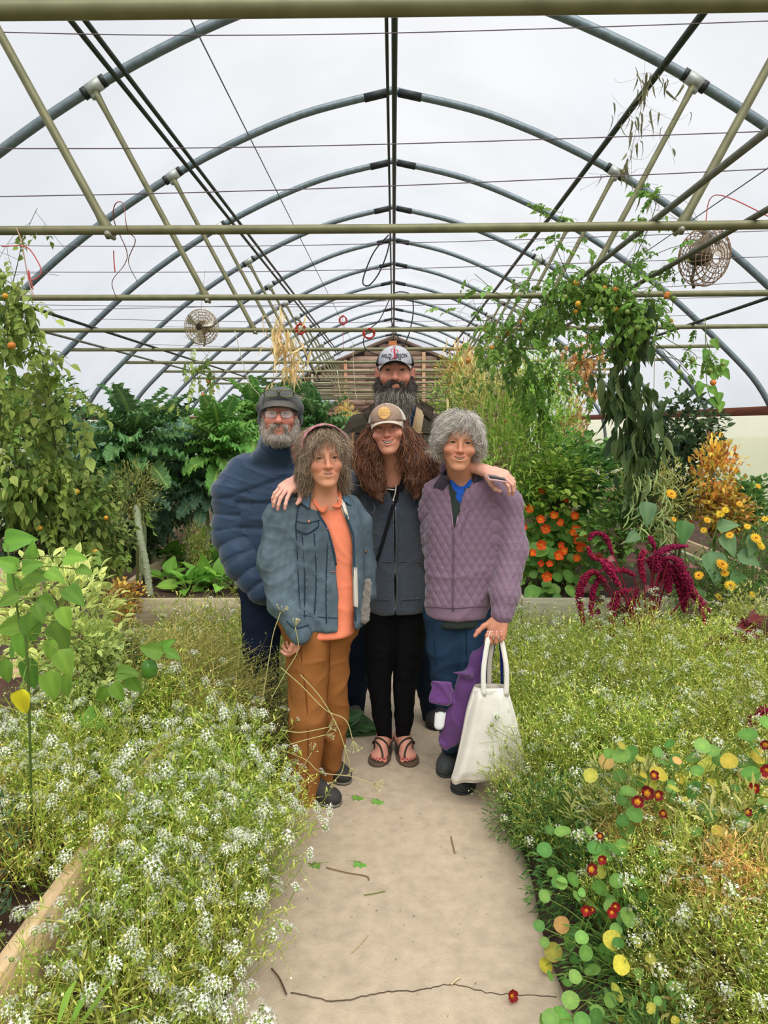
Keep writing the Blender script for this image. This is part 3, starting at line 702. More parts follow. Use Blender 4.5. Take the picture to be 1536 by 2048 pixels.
    C += (red - C) * (.42 * g((0, -.108, -.034), (.018, .02, .016)) + .30 * sum(g((sg * .042, -.08, -.034), (.024, .03, .022)) for sg in (-1, 1)) + (.2 * sum(g((sg * .08, .01, -.01), (.02, .03, .04)) for sg in (-1, 1)) if ears else 0)).clip(0, 1)
    C *= 1 - .16 * old * sum(g((sg * .031, -.08, -.014), (.016, .02, .006)) for sg in (-1, 1))
    C *= 1 + .05 * snoise(V, 90, 3)[:, None]
    dl = np.min([np.linalg.norm(V - q, axis=1) for q in np.concatenate([up, lo])], 0)
    for sg in (-1, 1):
        bl = spline([(sg * x, -.086, z) for x, z in ((.014, .019), (.03, .0232), (.049, .019))], 8); db_ = np.min([np.linalg.norm((V - q) * A(1, .3, 1), axis=1) for q in bl], 0); w_ = (.75 * np.clip((.0052 - db_) / .0025, 0, 1))[:, None]; C = C * (1 - w_) + A(*brow) * 1.3 * w_
    ml = np.clip((.0050 - dl) / .0018, 0, 1)[:, None] * (V[:, 1] < -.07)[:, None]; C = C * (1 - ml) + A(*lin(*lip)) * ml
    tv = (V[:, 0] / mx).clip(-1, 1); zc_ = mz + smile * .0095 * tv ** 2; e_ = 1 - tv ** 2
    ins = ((np.abs(V[:, 0]) < mx * .88) & (V[:, 1] > -.0965 + .018 * tv ** 2) & (V[:, 1] < -.06) & (V[:, 2] < zc_ + gap * .42 * e_) & (V[:, 2] > zc_ - gap * .75 * e_ - .0005))[:, None]
    if gap > 0: C = np.where(ins, A(.16, .03, .03), C)
    MB().add(X(V), Fc, C).build('head', skin_m, par)
    if gap > .002:      # upper teeth as one curved row with notches between
        b = MB(); tt = np.linspace(-.86, .86, 41); notch = .0006 * (np.abs(np.sin(tt * 14)) < .18)
        zt = mz + smile * .0095 * tt ** 2 + gap * .1; hh = (gap * .5 + .001) * np.sqrt(np.clip(1 - (tt / .92) ** 2, .02, 1))
        G = [np.stack([mx * tt, -.0940 + .017 * tt ** 2 + notch + dy, zt + hh * q], 1) for q, dy in ((1, .002), (.9, 0), (0, -.0006), (-.62, 0), (-.7, .002))]
        b.grid(X(np.array(G).reshape(-1, 3)).reshape(5, 41, 3)[::-1]); b.build('teeth', teeth_m, par)
    rg = np.random.default_rng(5)
    if eyes:
        for sg in (-1, 1):
            th = np.linspace(.001, PI - .001, 26)[:, None]; ph = np.arange(24)[None] * 2 * PI / 24; r_ = .0122
            G = np.stack([np.sin(th) * np.cos(ph), -np.cos(th) * np.ones_like(ph), np.sin(th) * np.sin(ph)], -1) * r_ + A(sg * .031, -.0722, 0)
            an = th * r_; cc = np.where(an < .0026, 0, np.where(an < .0062, 1, 2)); col = np.where(cc[..., None] == 0, A(.006, .006, .006), np.where(cc[..., None] == 1, A(*iris) * .4, A(.46, .42, .39))); col = np.broadcast_to(col, G.shape)
            MB().grid(X(G.reshape(-1, 3)).reshape(G.shape), col.reshape(-1, 3), wrap=True).build('eye', eye_m, par)
            b = MB(); P = np.array([(sg * x, -.0875 + abs(x - .02) * .28, z) for x, z in ((.012, .0185), (.02, .0215), (.03, .0232), (.04, .0222), (.05, .0185))]); Pn = np.broadcast_to(A(0, -1, .25), P.shape) / 1.03
            Ps = spline(P, 6); 
            fur(b, Ps + rg.normal(size=Ps.shape) * A(0, .0008, .0012), np.broadcast_to(A(0, -1, .25) / 1.03, Ps.shape), brow_n * 2, .010, A(sg * 1, 0, .15), .18, .0, .0008, [brow, A(*brow) * 1.5], rg, k=4)
            b.v = [X(v) for v in b.v]; b.build('eyebrow', hair_m, par)
            b = MB(); L_ = spline([(sg * .0205, -.0838, -.0008), (sg * .026, -.0872, .0038), (sg * .032, -.0878, .0048), (sg * .038, -.0853, .0034), (sg * .0425, -.081, -.0012)], 5)
            b.tube(X(L_), .0015 * s, 4, A(.03, .02, .018)); b.build('eyelashes', hair_m, par)
    return X, I, S
def inhead(S, I, s):
    """the head's solid as a world-space function"""
    f = SDF(); f.fn(lambda P: S(I(P)) * s - 9.0); f.lo = A(0, 0, 0); f.hi = A(0, 0, 0); return f
def fold(amp, sc, seed, an=(1, 1, 1)):
    def f(V, N):
        a = snoise(V * np.asarray(an), sc, seed); b_ = snoise(V * np.asarray(an), sc * 2.3, seed + 1)
        c_ = snoise(V * np.asarray(an) * A(1, 1, 1.6), sc * 1.5, seed + 2); q_ = np.clip(.5 + snoise(V, 5, seed + 3), 0, 1)
        return amp * (1.5 * np.clip(1 - np.abs(a) * 1.6, 0, 1) ** 2 + 1.3 * q_ * np.clip(1 - np.abs(c_) * 2, 0, 1) ** 2 - .5 + .3 * b_)
    return f
def cloth(name, rough=.85, **kw): return mat(name, (1, 1, 1), rough, spec=.15, **kw)
def st_px(rows, d):
    out = []
    for r_ in rows:
        py, xl, xr, ry = r_[:4]; dy = r_[4] if len(r_) > 4 else 0
        a = W(xl, py, d + dy); b_ = W(xr, py, d + dy); out.append((a[2], (a[0] + b_[0]) / 2, d + dy, (b_[0] - a[0]) / 2, ry))
    return out
def copysdf(s):
    q = SDF(); q.ops = list(s.ops); q.lo = s.lo.copy(); q.hi = s.hi.copy(); return q
def hand(name, par, wrist, R, side, curls, s=1.0, splay=(.12, .04, -.04, -.14), thumb=(50, 20, 25), col=SKIN, arm=None, nail=(206, 150, 140), h=.0026):
    """R columns: local x across the palm (thumb on side*x), y along the fingers, z out of the back of the hand"""
    S = SDF(); w = .0375
    S.box((0, .046, 0), (w, .042, .0125), .012, .012); S.ell((0, .05, .004), (.038, .045, .013), .01)
    S.ell((side * .026, .03, -.008), (.017, .03, .014), .012); S.cone((0, -.03, 0), (0, .012, 0), .024, .024, .02, sq=(1.1, 1, .8))
    if arm is not None: S.cone((0, -.12, 0), (0, -.02, 0), .031, .025, .02, sq=(1.05, 1, .9))
    base = [(side * .0285, .086, .0), (side * .0095, .090, .001), (side * -.0095, .087, .0), (side * -.0275, .079, -.002)]
    Ls = [(.042, .025, .020), (.046, .029, .021), (.043, .027, .020), (.033, .021, .018)]; rr = [(.0088, .0082, .0074, .0062)] * 3 + [(.0078, .0070, .0064, .0055)]
    tips = []
    for i in range(4):
        p = A(*base[i]); a = 0; dx = side * splay[i]; pts = [p - A(0, .02, 0), p]
        for j in range(3):
            a += math.radians(curls[i][j] if np.ndim(curls[i]) else curls[i] * (1, 1.15, .7)[j])
            d = A(math.sin(dx) * math.cos(a), math.cos(a) * math.cos(dx), -math.sin(a)); p = p + d * Ls[i][j]; pts.append(p)
        up = np.cross(A(1, 0, 0), d)
        q = [rr[i][0]] + list(rr[i]); S2 = SDF().chain(pts, q, .004)
        S.fn(lambda P, S2=S2: S2(P), 'u', .004); S.lo = np.minimum(S.lo, S2.lo); S.hi = np.maximum(S.hi, S2.hi)
        tips.append((pts[-1] - d * .004, d, up * rr[i][3]))
    p = A(side * .030, .012, -.006); th, tb, tc = [math.radians(v) for v in thumb]; pts = [p]; a = th; 
    for j, l in enumerate((.042, .031, .025)):
        d = A(side * math.sin(a) * math.cos(tb), math.cos(a), -math.sin(tb) * math.sin(a) - .15); d /= np.linalg.norm(d); p = p + d * l; pts.append(p); a -= tc
    S.chain(pts, (.0125, .0105, .0098, .0078), .008); tips.append((pts[-1] - d * .004, d, A(side * .3, 0, 1) * .0075))
    V, Fc = S.net(h / s * 1.0); V = relax(V, Fc, 1, .4); N = vnormals(V, Fc); C = np.broadcast_to(col, V.shape).copy()
    C *= 1 + .06 * snoise(V, 140, 4)[:, None]
    for i in range(4):
        for q in (base[i],): C *= (1 - .10 * np.exp(-((V - A(*q)) ** 2).sum(1) / .00009))[:, None]
    C += (A(*lin(210, 120, 105)) - C) * (.3 * sum(np.exp(-((V - t_[0]) ** 2).sum(1) / .00012) for t_ in tips).clip(0, 1))[:, None]
    X = lambda v: (np.asarray(v) * s) @ np.asarray(R).T + wrist
    o = MB().add(X(V), Fc, C).build(name, skin_m, par)
    b = MB()
    for t_, d, up in tips:
        u = up / np.linalg.norm(up); x = np.cross(d, u); x /= np.linalg.norm(x); u = np.cross(x, d); Rl = np.stack([x, d, u], 1)
        b.ball(X(t_ + u * .0058), A(.0046, .006, .0018) * s, lin(*nail), 8, 6, R=np.asarray(R) @ Rl)
    b.build('fingernails', teeth_n, o, org=tuple(parent_org(par)))
    return X
teeth_n = mat('nail', (1, 1, 1), .3)
def Rax(x, y):
    x = np.asarray(x, float); y = np.asarray(y, float); y = y / np.linalg.norm(y); x = x - (x @ y) * y; x /= np.linalg.norm(x); return np.stack([x, y, np.cross(x, y)], 1)
_tcur = 0
def text_on(s, txt, px0, py0, width, m, par, name='lettering', arc=0.0, hgt=None, off=.0012, spread=1.0):
    cu = bpy.data.curves.new('lettering', 'FONT'); cu.body = txt; cu.size = 1; cu.offset = .02; cu.align_x = 'CENTER'; cu.space_character = spread
    o = bpy.data.objects.new('lettering', cu); COL.objects.link(o); dg = bpy.context.evaluated_depsgraph_get(); me = bpy.data.meshes.new_from_object(o.evaluated_get(dg))
    V = np.array([v.co[:] for v in me.vertices]); Fs = [list(p.vertices) for p in me.polygons]; bpy.data.objects.remove(o); bpy.data.curves.remove(cu); bpy.data.meshes.remove(me)
    w = V[:, 0].max() - V[:, 0].min(); k = width / w; kh = k if hgt is None else hgt / .7
    x = (V[:, 0] - (V[:, 0].max() + V[:, 0].min()) / 2) * k; P = np.stack([px0 + x, py0 - V[:, 1] * kh + arc * (x / width * 2) ** 2], 1)
    H = hit(s, P, off); b = MB(); b.v = [H]; b.c = [np.ones((len(H), 3))]; b.k = len(H)
    for f in Fs: b.l.append(np.array(f)); b.n.append(np.array([len(f)]))
    return b.build(name, m, par, smooth=False)
def button(s, par, px, r, m, name='button', col=(1, 1, 1)):
    H = hit(s, [px], 0)[0]; H2 = hit(s, [(px[0] + 3, px[1])])[0]; H3 = hit(s, [(px[0], px[1] - 3)])[0]
    n = np.cross(H2 - H, H3 - H); n /= np.linalg.norm(n); n = n if n[1] < 0 else -n
    return MB().tube([H - n * .002, H + n * .0015, H + n * .003], [r, r, r * .7], 12, col).build(name, m, par)
def cap(par, X, I, s, front, back, brim_c, R_, seam_c, tilt=0, z0=.042, brim_w=.066, brim_len=.07, brim_drop=.028, top=.098, under=None, mesh_back=True, brim_up=.0, zf=None, wid=1.0):
    """baseball cap in head space: crown with six panels, button, curved peak"""
    S = SDF(); S.ell((0, .012, z0 - .005), (.0835 * wid, .106, top - .02), .01); S.box((0, 0, z0 - .15), (.3, .3, .15), .001, .004, 'd')
    S.ell((0, -.052, z0 + .03), (.058 * wid, .038, .045), .03)
    S.ops.append(('d', .004, SDF().box((0, 0, z0 - .15), (.3, .3, .15), .001, 0)))
    def colf(V, N):
        m = (V[:, 1] > -.048)[:, None]; return np.where(m, back, front)
    V, Fc = S.net(.0042); V = relax(V, Fc, 1); N = vnormals(V, Fc); C = colf(V, N)
    MB().add(X(V), Fc, C).build('crown', R_, par)
    # peak
    u = np.linspace(-1, 1, 25); v = np.linspace(0, 1, 9); G = []
    for vv in v:
        row = []
        for uu in u:
            th = uu * 1.12; bx = .079 * math.sin(th) * wid; by = -.094 * math.cos(th) * 1.02 + .012
            ln = brim_len * (1 - abs(uu) ** 2.6); row.append((bx * (1 - .03 * vv), by - ln * vv, z0 + .004 + brim_up * vv - brim_drop * (uu ** 2) * (.35 + .65 * vv) - .006 * vv))
        G.append(row)
    G = np.array(G); G2 = G - A(0, 0, .0035); full = np.concatenate([G, G2[::-1]]); cc = np.concatenate([np.broadcast_to(brim_c, (9 * 25, 3)), np.broadcast_to(under if under is not None else A(*brim_c) * .6, (9 * 25, 3))])
    b = MB().grid(X(full.reshape(-1, 3)).reshape(full.shape), cc); b.build('peak', R_, par)
    bs = MB()
    bs.ball((0, .012, z0 + top - .024), (.007, .007, .004), seam_c)
    for th in (-90, -30, 30, 90, 150, 210):
        a = math.radians(th); P = []
        for q in np.linspace(.06, 1.5, 14):
            P.append((.0835 * wid * math.sin(q) * math.cos(a), .012 + .106 * math.sin(q) * math.sin(a), z0 - .005 + (top - .02) * math.cos(q)))
        P = np.array(P)
        for _ in range(12):
            d = S(P); gr = P - A(0, .01, z0); P = P - gr / np.linalg.norm(gr, axis=1, keepdims=True) * d[:, None]
        bs.tube(P[P[:, 2] > z0 + .001], .0012, 4, seam_c)
    bs.v = [X(v_) for v_ in bs.v]; bs.build('seams', R_, par)
    f = SDF(); f.fn(lambda P: S(I(P)) * s - 9.0); return f
def wp(pts): return [W(*p) for p in pts]
def person(px, py, d, label):
    g = W(px, py, d); return thing('person', (g[0], d, 0.02), label, 'person', 'five people standing together on the path')
def shoe(par, heel, toe, w, hgt, upper, sole, m, name='shoe', boot=None, z0=.021):
    """a closed shoe from heel to toe (ground points)"""
    heel = A(*heel[:2], 0); toe = A(*toe[:2], 0); L_ = np.linalg.norm(toe - heel); d = (toe - heel) / L_; x = A(d[1], -d[0], 0)
    R = np.stack([x, d, A(0, 0, 1)], 1); S = SDF()
    S.ell((0, L_ * .72, .03), (w * 1.02, L_ * .30, hgt * .62), .02); S.ell((0, L_ * .22, .035), (w * .8, L_ * .25, hgt * .75), .03); S.ell((0, L_ * .42, .04), (w * .78, L_ * .3, hgt * .8), .03)
    if boot: S.cone((0, L_ * .24, .05), (0, L_ * .24, boot), .052, .066, .03)
    else: S.ell((0, L_ * .2, hgt + .03), (w * .55, L_ * .17, .035), .008, 'd')
    S.box((0, L_ * .5, -.1), (.3, .6, .1), .001, .003, 'd')
    X = lambda V: np.asarray(V) @ R.T + A(heel[0], heel[1], z0)
    o, V, N, Fc = solid(name, S, .006, m, par, upper, xf=X)
    so = SDF(); so.ell((0, L_ * .7, .008), (w * 1.1, L_ * .33, .04), .01); so.ell((0, L_ * .25, .008), (w * .88, L_ * .27, .04), .02); so.box((0, L_ * .5, .036), (.3, .6, .025), .001, .003, 'd'); so.box((0, L_ * .5, -.03), (.3, .6, .03), .001, .003, 'd')
    solid('sole', so, .008, m, o, sole, xf=X, org=tuple(parent_org(par)))
    return o
HR = np.random.default_rng(11)
denim_m = cloth('denim', .9, noise=.13, nscale=16, bump=.35, bscale=420, detail=8)
cotton_m = cloth('cotton', .9, noise=.06, nscale=40, bump=.2, bscale=300)
nylon_m = cloth('nylon', .5, noise=.05, nscale=30, bump=.05, bscale=60, sheen=.3)
fleece_m = cloth('fleece', .95, noise=.1, nscale=90, bump=.8, bscale=240, sheen=.5)
leather_m = cloth('leather', .6, noise=.1, nscale=60, bump=.2, bscale=90)
metal_m = mat('bright_metal', (1, 1, 1), .3, metal=.8)
print_m = mat('printed_ink', (1, 1, 1), .8)
def ink(name, c): return mat(name, c, .8, vc=False)
white_ink = ink('white_ink', (.6, .6, .6)); black_ink = ink('black_ink', (.02, .02, .025)); red_ink = ink('red_ink', lin(190, 40, 50))

# ---------------------------------------------------------------- woman in the denim jacket
T = person(640, 1600, 3.06, 'grey-brown wavy haired woman in blue denim jacket, coral shirt and tan trousers')
Xh, Ih, Sh = head(T, W(648, 914, 3.02), .99, yaw=14, pitch=0, roll=-2, skin=A(*lin(212, 148, 116)), jaw=1.05, smile=1.3, gap=.0075, nose=1.08, neck=W(648, 1003, 3.07), neck_r=.06, brow=(.22, .13, .09), brow_n=40, iris=(.10, .07, .04), lip=(186, 104, 92), squint=.8, old=1.0, hat=.085)
S = SDF().loft(st_px([(985, 625, 672, .045), (1000, 607, 690, .062), (1020, 596, 704, .070), (1060, 590, 714, .086), (1130, 592, 714, .090), (1200, 590, 712, .092), (1240, 590, 712, .10), (1262, 586, 708, .115), (1268, 588, 706, .11)], 3.09), pw=2.3)
S.cone(W(648, 975, 3.08), W(648, 1003, 3.08), .062, .075, .03); S.cone(W(649, 958, 3.05), W(649, 985, 3.03), .060, .052, .008, 'd')
def vneck(cx, top, bot, half, d):
    def f(P):
        q = proj(P); u = (q[:, 1] - top) / (bot - top); w = half * (1 - u)
        return np.maximum(np.abs(q[:, 0] - cx) - w, P[:, 1] - d) / 450
    return f
S.ops.append(('d', .004, vneck(662, 960, 1018, 24, 3.05)))
shirt = copysdf(S); solid('shirt', S, .0065, cotton_m, T, lin(240, 138, 104), fold(.0035, 26, 3, (1, 1, .5)), 1)
for sg, pts in ((0, [(624, 975), (628, 1000), (645, 1022), (655, 1010)]), (1, [(672, 970), (680, 990), (678, 1012), (664, 1012)])):
    P = hit(shirt, spline(np.array([(x, y, 0) for x, y in pts]), 4)[:, :2], .006); MB().tube(P, [.003, .008, .009, .003], 6, lin(236, 132, 100)).build('collar', cotton_m, T)
J = SDF().loft(st_px([(986, 612, 686, .055), (1000, 592, 704, .085), (1020, 574, 718, .10), (1060, 566, 727, .122), (1130, 572, 730, .125), (1200, 578, 732, .128), (1246, 582, 730, .13), (1251, 584, 728, .125)], 3.10), pw=2.3)
J.chain(wp([(592, 1012, 3.1), (562, 1035, 3.06), (550, 1120, 3.03), (566, 1205, 2.99), (600, 1268, 2.95)]), (.062, .068, .066, .058, .047), .03)
J.chain(wp([(700, 1012, 3.14), (722, 1045, 3.16), (732, 1130, 3.16), (735, 1190, 3.12)]), (.05, .045, .04, .036), .03)
Lp = np.array([(616, 975), (620, 988), (640, 1030), (655, 1056), (668, 1100), (673, 1130), (675, 1260)]); Rp = np.array([(668, 975), (675, 990), (684, 1012), (693, 1038), (704, 1067), (706, 1100), (709, 1260)])
def opening(L_, R_, d, kk=480):
    def f(P):
        q = proj(P); l = np.interp(q[:, 1], L_[:, 1], L_[:, 0]); r_ = np.interp(q[:, 1], R_[:, 1], R_[:, 0])
        return np.maximum(np.maximum(l - q[:, 0], q[:, 0] - r_) / kk, P[:, 1] - d)
    return f
J.ops.append(('d', .004, opening(Lp, Rp, 3.09))); J.cone(W(648, 950, 3.06), W(650, 1000, 3.06), .074, .066, .01, 'd')
jk = copysdf(J)
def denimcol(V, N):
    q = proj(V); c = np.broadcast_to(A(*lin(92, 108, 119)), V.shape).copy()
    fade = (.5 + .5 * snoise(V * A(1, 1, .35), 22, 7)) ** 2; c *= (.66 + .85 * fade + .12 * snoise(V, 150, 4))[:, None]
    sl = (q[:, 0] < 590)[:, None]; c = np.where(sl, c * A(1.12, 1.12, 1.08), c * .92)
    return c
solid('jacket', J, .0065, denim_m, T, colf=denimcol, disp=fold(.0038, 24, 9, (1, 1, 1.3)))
ds = A(*lin(44, 62, 78)); lt = A(*lin(150, 168, 176))
for pts in ([(597, 1008), (592, 1050), (594, 1100), (596, 1150), (600, 1240)], [(592, 1042), (612, 1046), (640, 1040)], [(590, 1060), (614, 1068), (637, 1054)], [(604, 1068), (609, 1150), (608, 1235)], [(628, 1062), (632, 1150), (628, 1235)], [(655, 1085), (652, 1160), (652, 1248)], [(600, 1230), (636, 1234), (674, 1236)], [(591, 1044), (593, 1058), (614, 1066), (636, 1052), (636, 1042)]):
    seam(jk, pts, .0022, denim_m, T, col=ds, off=.001); P = spline(np.array([(x + 3, y + 2.5, 0) for x, y in pts]), 12)[:, :2]
    H = hit(jk, P, .0012); b = MB(); k = (len(H) // 2) * 2; b.tubes(np.stack([H[0:k:2], H[0:k:2] + (H[1:k:2] - H[0:k:2]) * .6], 1), .0009, 4, lt); b.build('stitching', denim_m, T)
for px in ((617, 1043), (655, 1057), (732, 1103)): button(jk, T, px, .0075, metal_m, col=lin(150, 110, 90))
for px in ((665, 1143), (668, 1190)): seam(jk, [(px[0] - 5, px[1]), (px[0] + 5, px[1] + 1)], .0018, denim_m, T, 'buttonhole', lin(180, 110, 80))
seam(jk, Lp[1:6] + A(-1, 0), .004, denim_m, T, 'placket', ds * 1.2, sides=6); seam(jk, Rp[1:] + A(2, 0), .004, denim_m, T, 'placket', ds * 1.2, sides=6)
# collar: two turned-down leaves
def leaf_cloth(s, quad, m, par, name, col, off=.012, n=8, thick=.004):
    a, b_, c, d = [A(*q) for q in quad]; u = np.linspace(0, 1, n)[:, None, None]; v = np.linspace(0, 1, n)[None, :, None]
    G = (a * (1 - u) + b_ * u) * (1 - v) + (d * (1 - u) + c * u) * v
    H = hit(s, G.reshape(-1, 2), 0).reshape(n, n, 3); bul = np.sin(np.linspace(0, PI, n))
    H1 = H + A(0, -1, .25) * (off * (.5 + .5 * bul[:, None] * bul[None]))[..., None]; H0 = H1 + A(0, 1, 0) * thick
    b = MB(); b.grid(H1, col); b.grid(H0[::-1], col)
    ed = [np.concatenate([X_[0], X_[1:, -1], X_[-1, :-1][::-1], X_[1:-1, 0][::-1]]) for X_ in (H1, H0)]; b.grid(np.array([np.concatenate([e, e[:1]]) for e in ed]), col)
    o = b.build(name, m, par)
    MB().tube(np.concatenate([ed[0], ed[0][:1]]), .0016, 4, np.asarray(col) * .6).build('edge', m, o, org=tuple(parent_org(par))); return o
uni = SDF(); uni.fn(lambda P: np.minimum(jk(P), shirt(P)) - 9)
leaf_cloth(uni, [(601, 955), (595, 1000), (618, 1017), (624, 984)], denim_m, T, 'collar', lin(84, 110, 128), .022)
leaf_cloth(uni, [(680, 972), (698, 982), (703, 1012), (688, 1002)], denim_m, T, 'collar', lin(84, 110, 128), .018)
leaf_cloth(uni, [(674, 995), (686, 992), (699, 1040), (690, 1036)], cotton_m, T, 'lining', lin(226, 214, 200), .006)
leaf_cloth(uni, [(705, 1135), (714, 1135), (716, 1215), (706, 1212)], cotton_m, T, 'lining', lin(214, 206, 196), .01)
F_ = SDF().cone(W(735, 1165, 3.06), W(727, 1238, 3.04), .016, .022, .01); solid('fleece_cuff', F_, .005, fleece_m, T, lin(128, 120, 112), fold(.004, 120, 2))
# cuff of the hanging sleeve
seam(jk, [(572, 1242), (590, 1256), (616, 1250)], .003, denim_m, T, 'cuff_seam', ds)
# trousers
S = SDF(); S.chain(wp([(625, 1235, 3.08), (617, 1270, 3.06), (615, 1440, 3.03), (606, 1575, 3.02), (606, 1600, 3.01)]), (.10, .092, .078, .066, .07), .02)
S.chain(wp([(655, 1235, 3.12), (657, 1270, 3.13), (664, 1430, 3.16), (654, 1545, 3.22), (652, 1560, 3.22)]), (.10, .086, .068, .06, .062), .02)
S.chain(wp([(605, 1240, 3.10), (680, 1240, 3.14)]), (.10, .09), .04)
tr = copysdf(S); solid('trousers', S, .0065, cotton_m, T, lin(146, 94, 50), fold(.0055, 18, 21, (1, 1, 1.1)))
for pts in ([(600, 1262), (603, 1330), (612, 1400), (615, 1500), (612, 1590)], [(582, 1262), (584, 1290), (600, 1330)], [(600, 1300), (580, 1310)], [(660, 1275), (657, 1350), (652, 1420)]): seam(tr, pts, .0018, cotton_m, T, col=lin(112, 62, 26), off=.001)
Rr = Rax(A(-.3, -1, .1), W(590, 1320, 2.99) - W(601, 1262, 2.96)); hand('hand', T, W(601, 1266, 2.965), Rr, 1, (40, 50, 55, 55), .85, thumb=(14, 20, 8), col=A(*lin(216, 150, 128)))
shoe(T, (W(595, 1600, 3.05)[0], 3.10), (W(676, 1612, 2.94)[0], 2.96), .046, .062, lin(62, 60, 58), lin(120, 114, 104), leather_m)
shoe(T, (W(645, 1560, 3.3)[0], 3.32), (W(694, 1568, 3.16)[0], 3.15), .045, .062, lin(58, 56, 54), lin(116, 110, 100), leather_m)
# hair: soft mass plus strands, and the pink patterned headband
hc = [A(*lin(160, 138, 114)), A(*lin(122, 98, 76)), A(*lin(176, 156, 132)), A(*lin(104, 80, 60)), A(*lin(190, 172, 150))]
H_ = SDF(); H_.ell((0, .02, .045), (.088, .108, .085), .02); H_.ell((-.062, .04, -.05), (.045, .06, .085), .04); H_.ell((.062, .045, -.05), (.04, .055, .08), .04); H_.ell((0, .07, -.05), (.08, .05, .09), .04)
H_.ell((0.005, -.085, -.04), (.058, .055, .105), .012, 'd'); H_.ell((0, -.075, .02), (.05, .04, .045), .01, 'd')
hv, HV, HN, _ = solid('hair', H_, .005, hair_m, T, hc[0] * .7, fold(.005, 40, 5, (1, 1, .5)), xf=Xh)
b = MB(); Vh = Ih(HV) if 0 else None
HVw = Xh(HV); Nw = (Xh(HV + HN) - Xh(HV)); Nw /= np.linalg.norm(Nw, axis=1, keepdims=True)
crown = Xh(A(0, .03, .13))
fl = lambda p: (p - crown) * A(1, 1, .4) + A(0, 0, -.04)
fur(b, HVw, Nw, 3400, .085, fl, .10, .007, .0009, hc, HR, k=8, wave=1.3, bias=(0, 0, -.4), jit=.14)
fr = (np.abs(HV[:, 0]) < .06) & (HV[:, 1] < -.055) & (HV[:, 2] > .04)
fur(b, HVw[fr], Nw[fr], 160, .05, A(-.5, 0, -.7), .15, .003, .0009, hc[2:], HR, k=6)
b.build('hair_strands', hair_m, hv, org=tuple(parent_org(T)))
P = []
for a in np.linspace(-1.65, 1.65, 24): P.append((.0965 * math.sin(a), -.006, .047 + .0935 * math.cos(a)))
P = np.array(P); b = MB(); G = []
for dy in np.linspace(-.03, .03, 7): G.append(P * A(1 - (dy / .03) ** 2 * .06, 1, 1 - (dy / .03) ** 2 * .05) + A(0, dy - .018, -.003))
hb = np.array(G); cc = np.where((np.sin(np.arange(24) * 2.1)[None, :, None] * np.cos(np.arange(7) * 1.9)[:, None, None]) > .1, A(*lin(206, 130, 140)), A(*lin(150, 110, 110)))
b.grid(Xh(hb.reshape(-1, 3)).reshape(hb.shape), cc.reshape(-1, 3)); o = b.build('headband', cotton_m, T)
b = MB(); b.ball(Xh(A(-.081, -.008, -.042)), A(.004, .004, .006), lin(190, 170, 120)); b.build('earring', metal_m, T)

# ---------------------------------------------------------------- woman in the middle
M_ = person(785, 1540, 3.42, 'smiling woman with long curly brown hair, tan cap, navy hoodie, black leggings and sandals')
Xm, Im, Sm = head(M_, W(776, 857, 3.33), .99, yaw=-3, pitch=3, roll=-5, skin=A(*lin(206, 142, 116)), jaw=1.02, smile=1.9, gap=.0125, nose=1.0, neck=W(785, 958, 3.42), neck_r=.058, lip=(190, 96, 92), mw=1.18, eyes=True, squint=.5, brow_n=30, ears=False, hat=.045, cheek=1.15)
S = SDF().loft(st_px([(938, 755, 815, .05), (950, 725, 848, .075), (965, 712, 860, .095), (1000, 712, 862, .11), (1060, 722, 856, .12), (1120, 728, 853, .118), (1190, 726, 856, .125), (1212, 730, 855, .125), (1220, 734, 852, .12)], 3.44), pw=2.3)
S.chain(wp([(722, 962, 3.42), (690, 970, 3.38), (640, 978, 3.32), (600, 962, 3.25)]), (.062, .055, .05, .042), .04)
S.chain(wp([(850, 965, 3.42), (890, 968, 3.44), (945, 962, 3.42), (978, 948, 3.36)]), (.06, .053, .048, .04), .04)
S.cone(W(787, 948, 3.5), W(787, 960, 3.46), .085, .09, .02)
S.cone(W(778, 925, 3.40), W(783, 965, 3.36), .062, .046, .01, 'd'); S.ops.append(('d', .004, opening(np.array([(755, 940), (768, 960), (786, 1005), (789, 1010)]), np.array([(808, 940), (803, 960), (795, 1005), (791, 1010)]), 3.42)))
S.ops.append(('d', .001, lambda P: (1010 - 9999 * (proj(P)[:, 1] < 1010) - proj(P)[:, 1]) * 0 + 9.0))
hd = copysdf(S)
def hoodcol(V, N):
    c = np.broadcast_to(A(*lin(62, 70, 84)), V.shape).copy(); q = proj(V); c[q[:, 1] > 1196] *= .9; return c * (1 + .06 * snoise(V, 60, 2))[:, None]
solid('hoodie', S, .006, fleece_m, M_, colf=hoodcol, disp=fold(.0045, 20, 31, (1, 1, .7)))
In = SDF().loft(st_px([(940, 752, 818, .055), (965, 730, 842, .075), (1020, 730, 845, .09)], 3.42)); In.cone(W(779, 925, 3.4), W(783, 958, 3.35), .06, .042, .01, 'd')
tank = copysdf(In); solid('top', In, .006, cotton_m, M_, lin(24, 24, 28))
seam(hd, [(791, 1010), (792, 1060), (793, 1127), (795, 1180), (795, 1219)], .0035, metal_m, M_, 'zip', lin(120, 124, 130), sides=6)
for o_ in (-6, 6): seam(hd, [(791 + o_, 1012), (792 + o_, 1060), (793 + o_, 1127), (795 + o_, 1215)], .0016, fleece_m, M_, 'seam', lin(38, 44, 54))
for pts in ([(745, 1122), (790, 1124)], [(797, 1124), (838, 1124), (848, 1140), (853, 1150)], [(730, 1197), (790, 1200), (852, 1197)], [(768, 960), (785, 1003)], [(803, 960), (797, 1003)]): seam(hd, pts, .0025, fleece_m, M_, 'seam', lin(42, 48, 60))
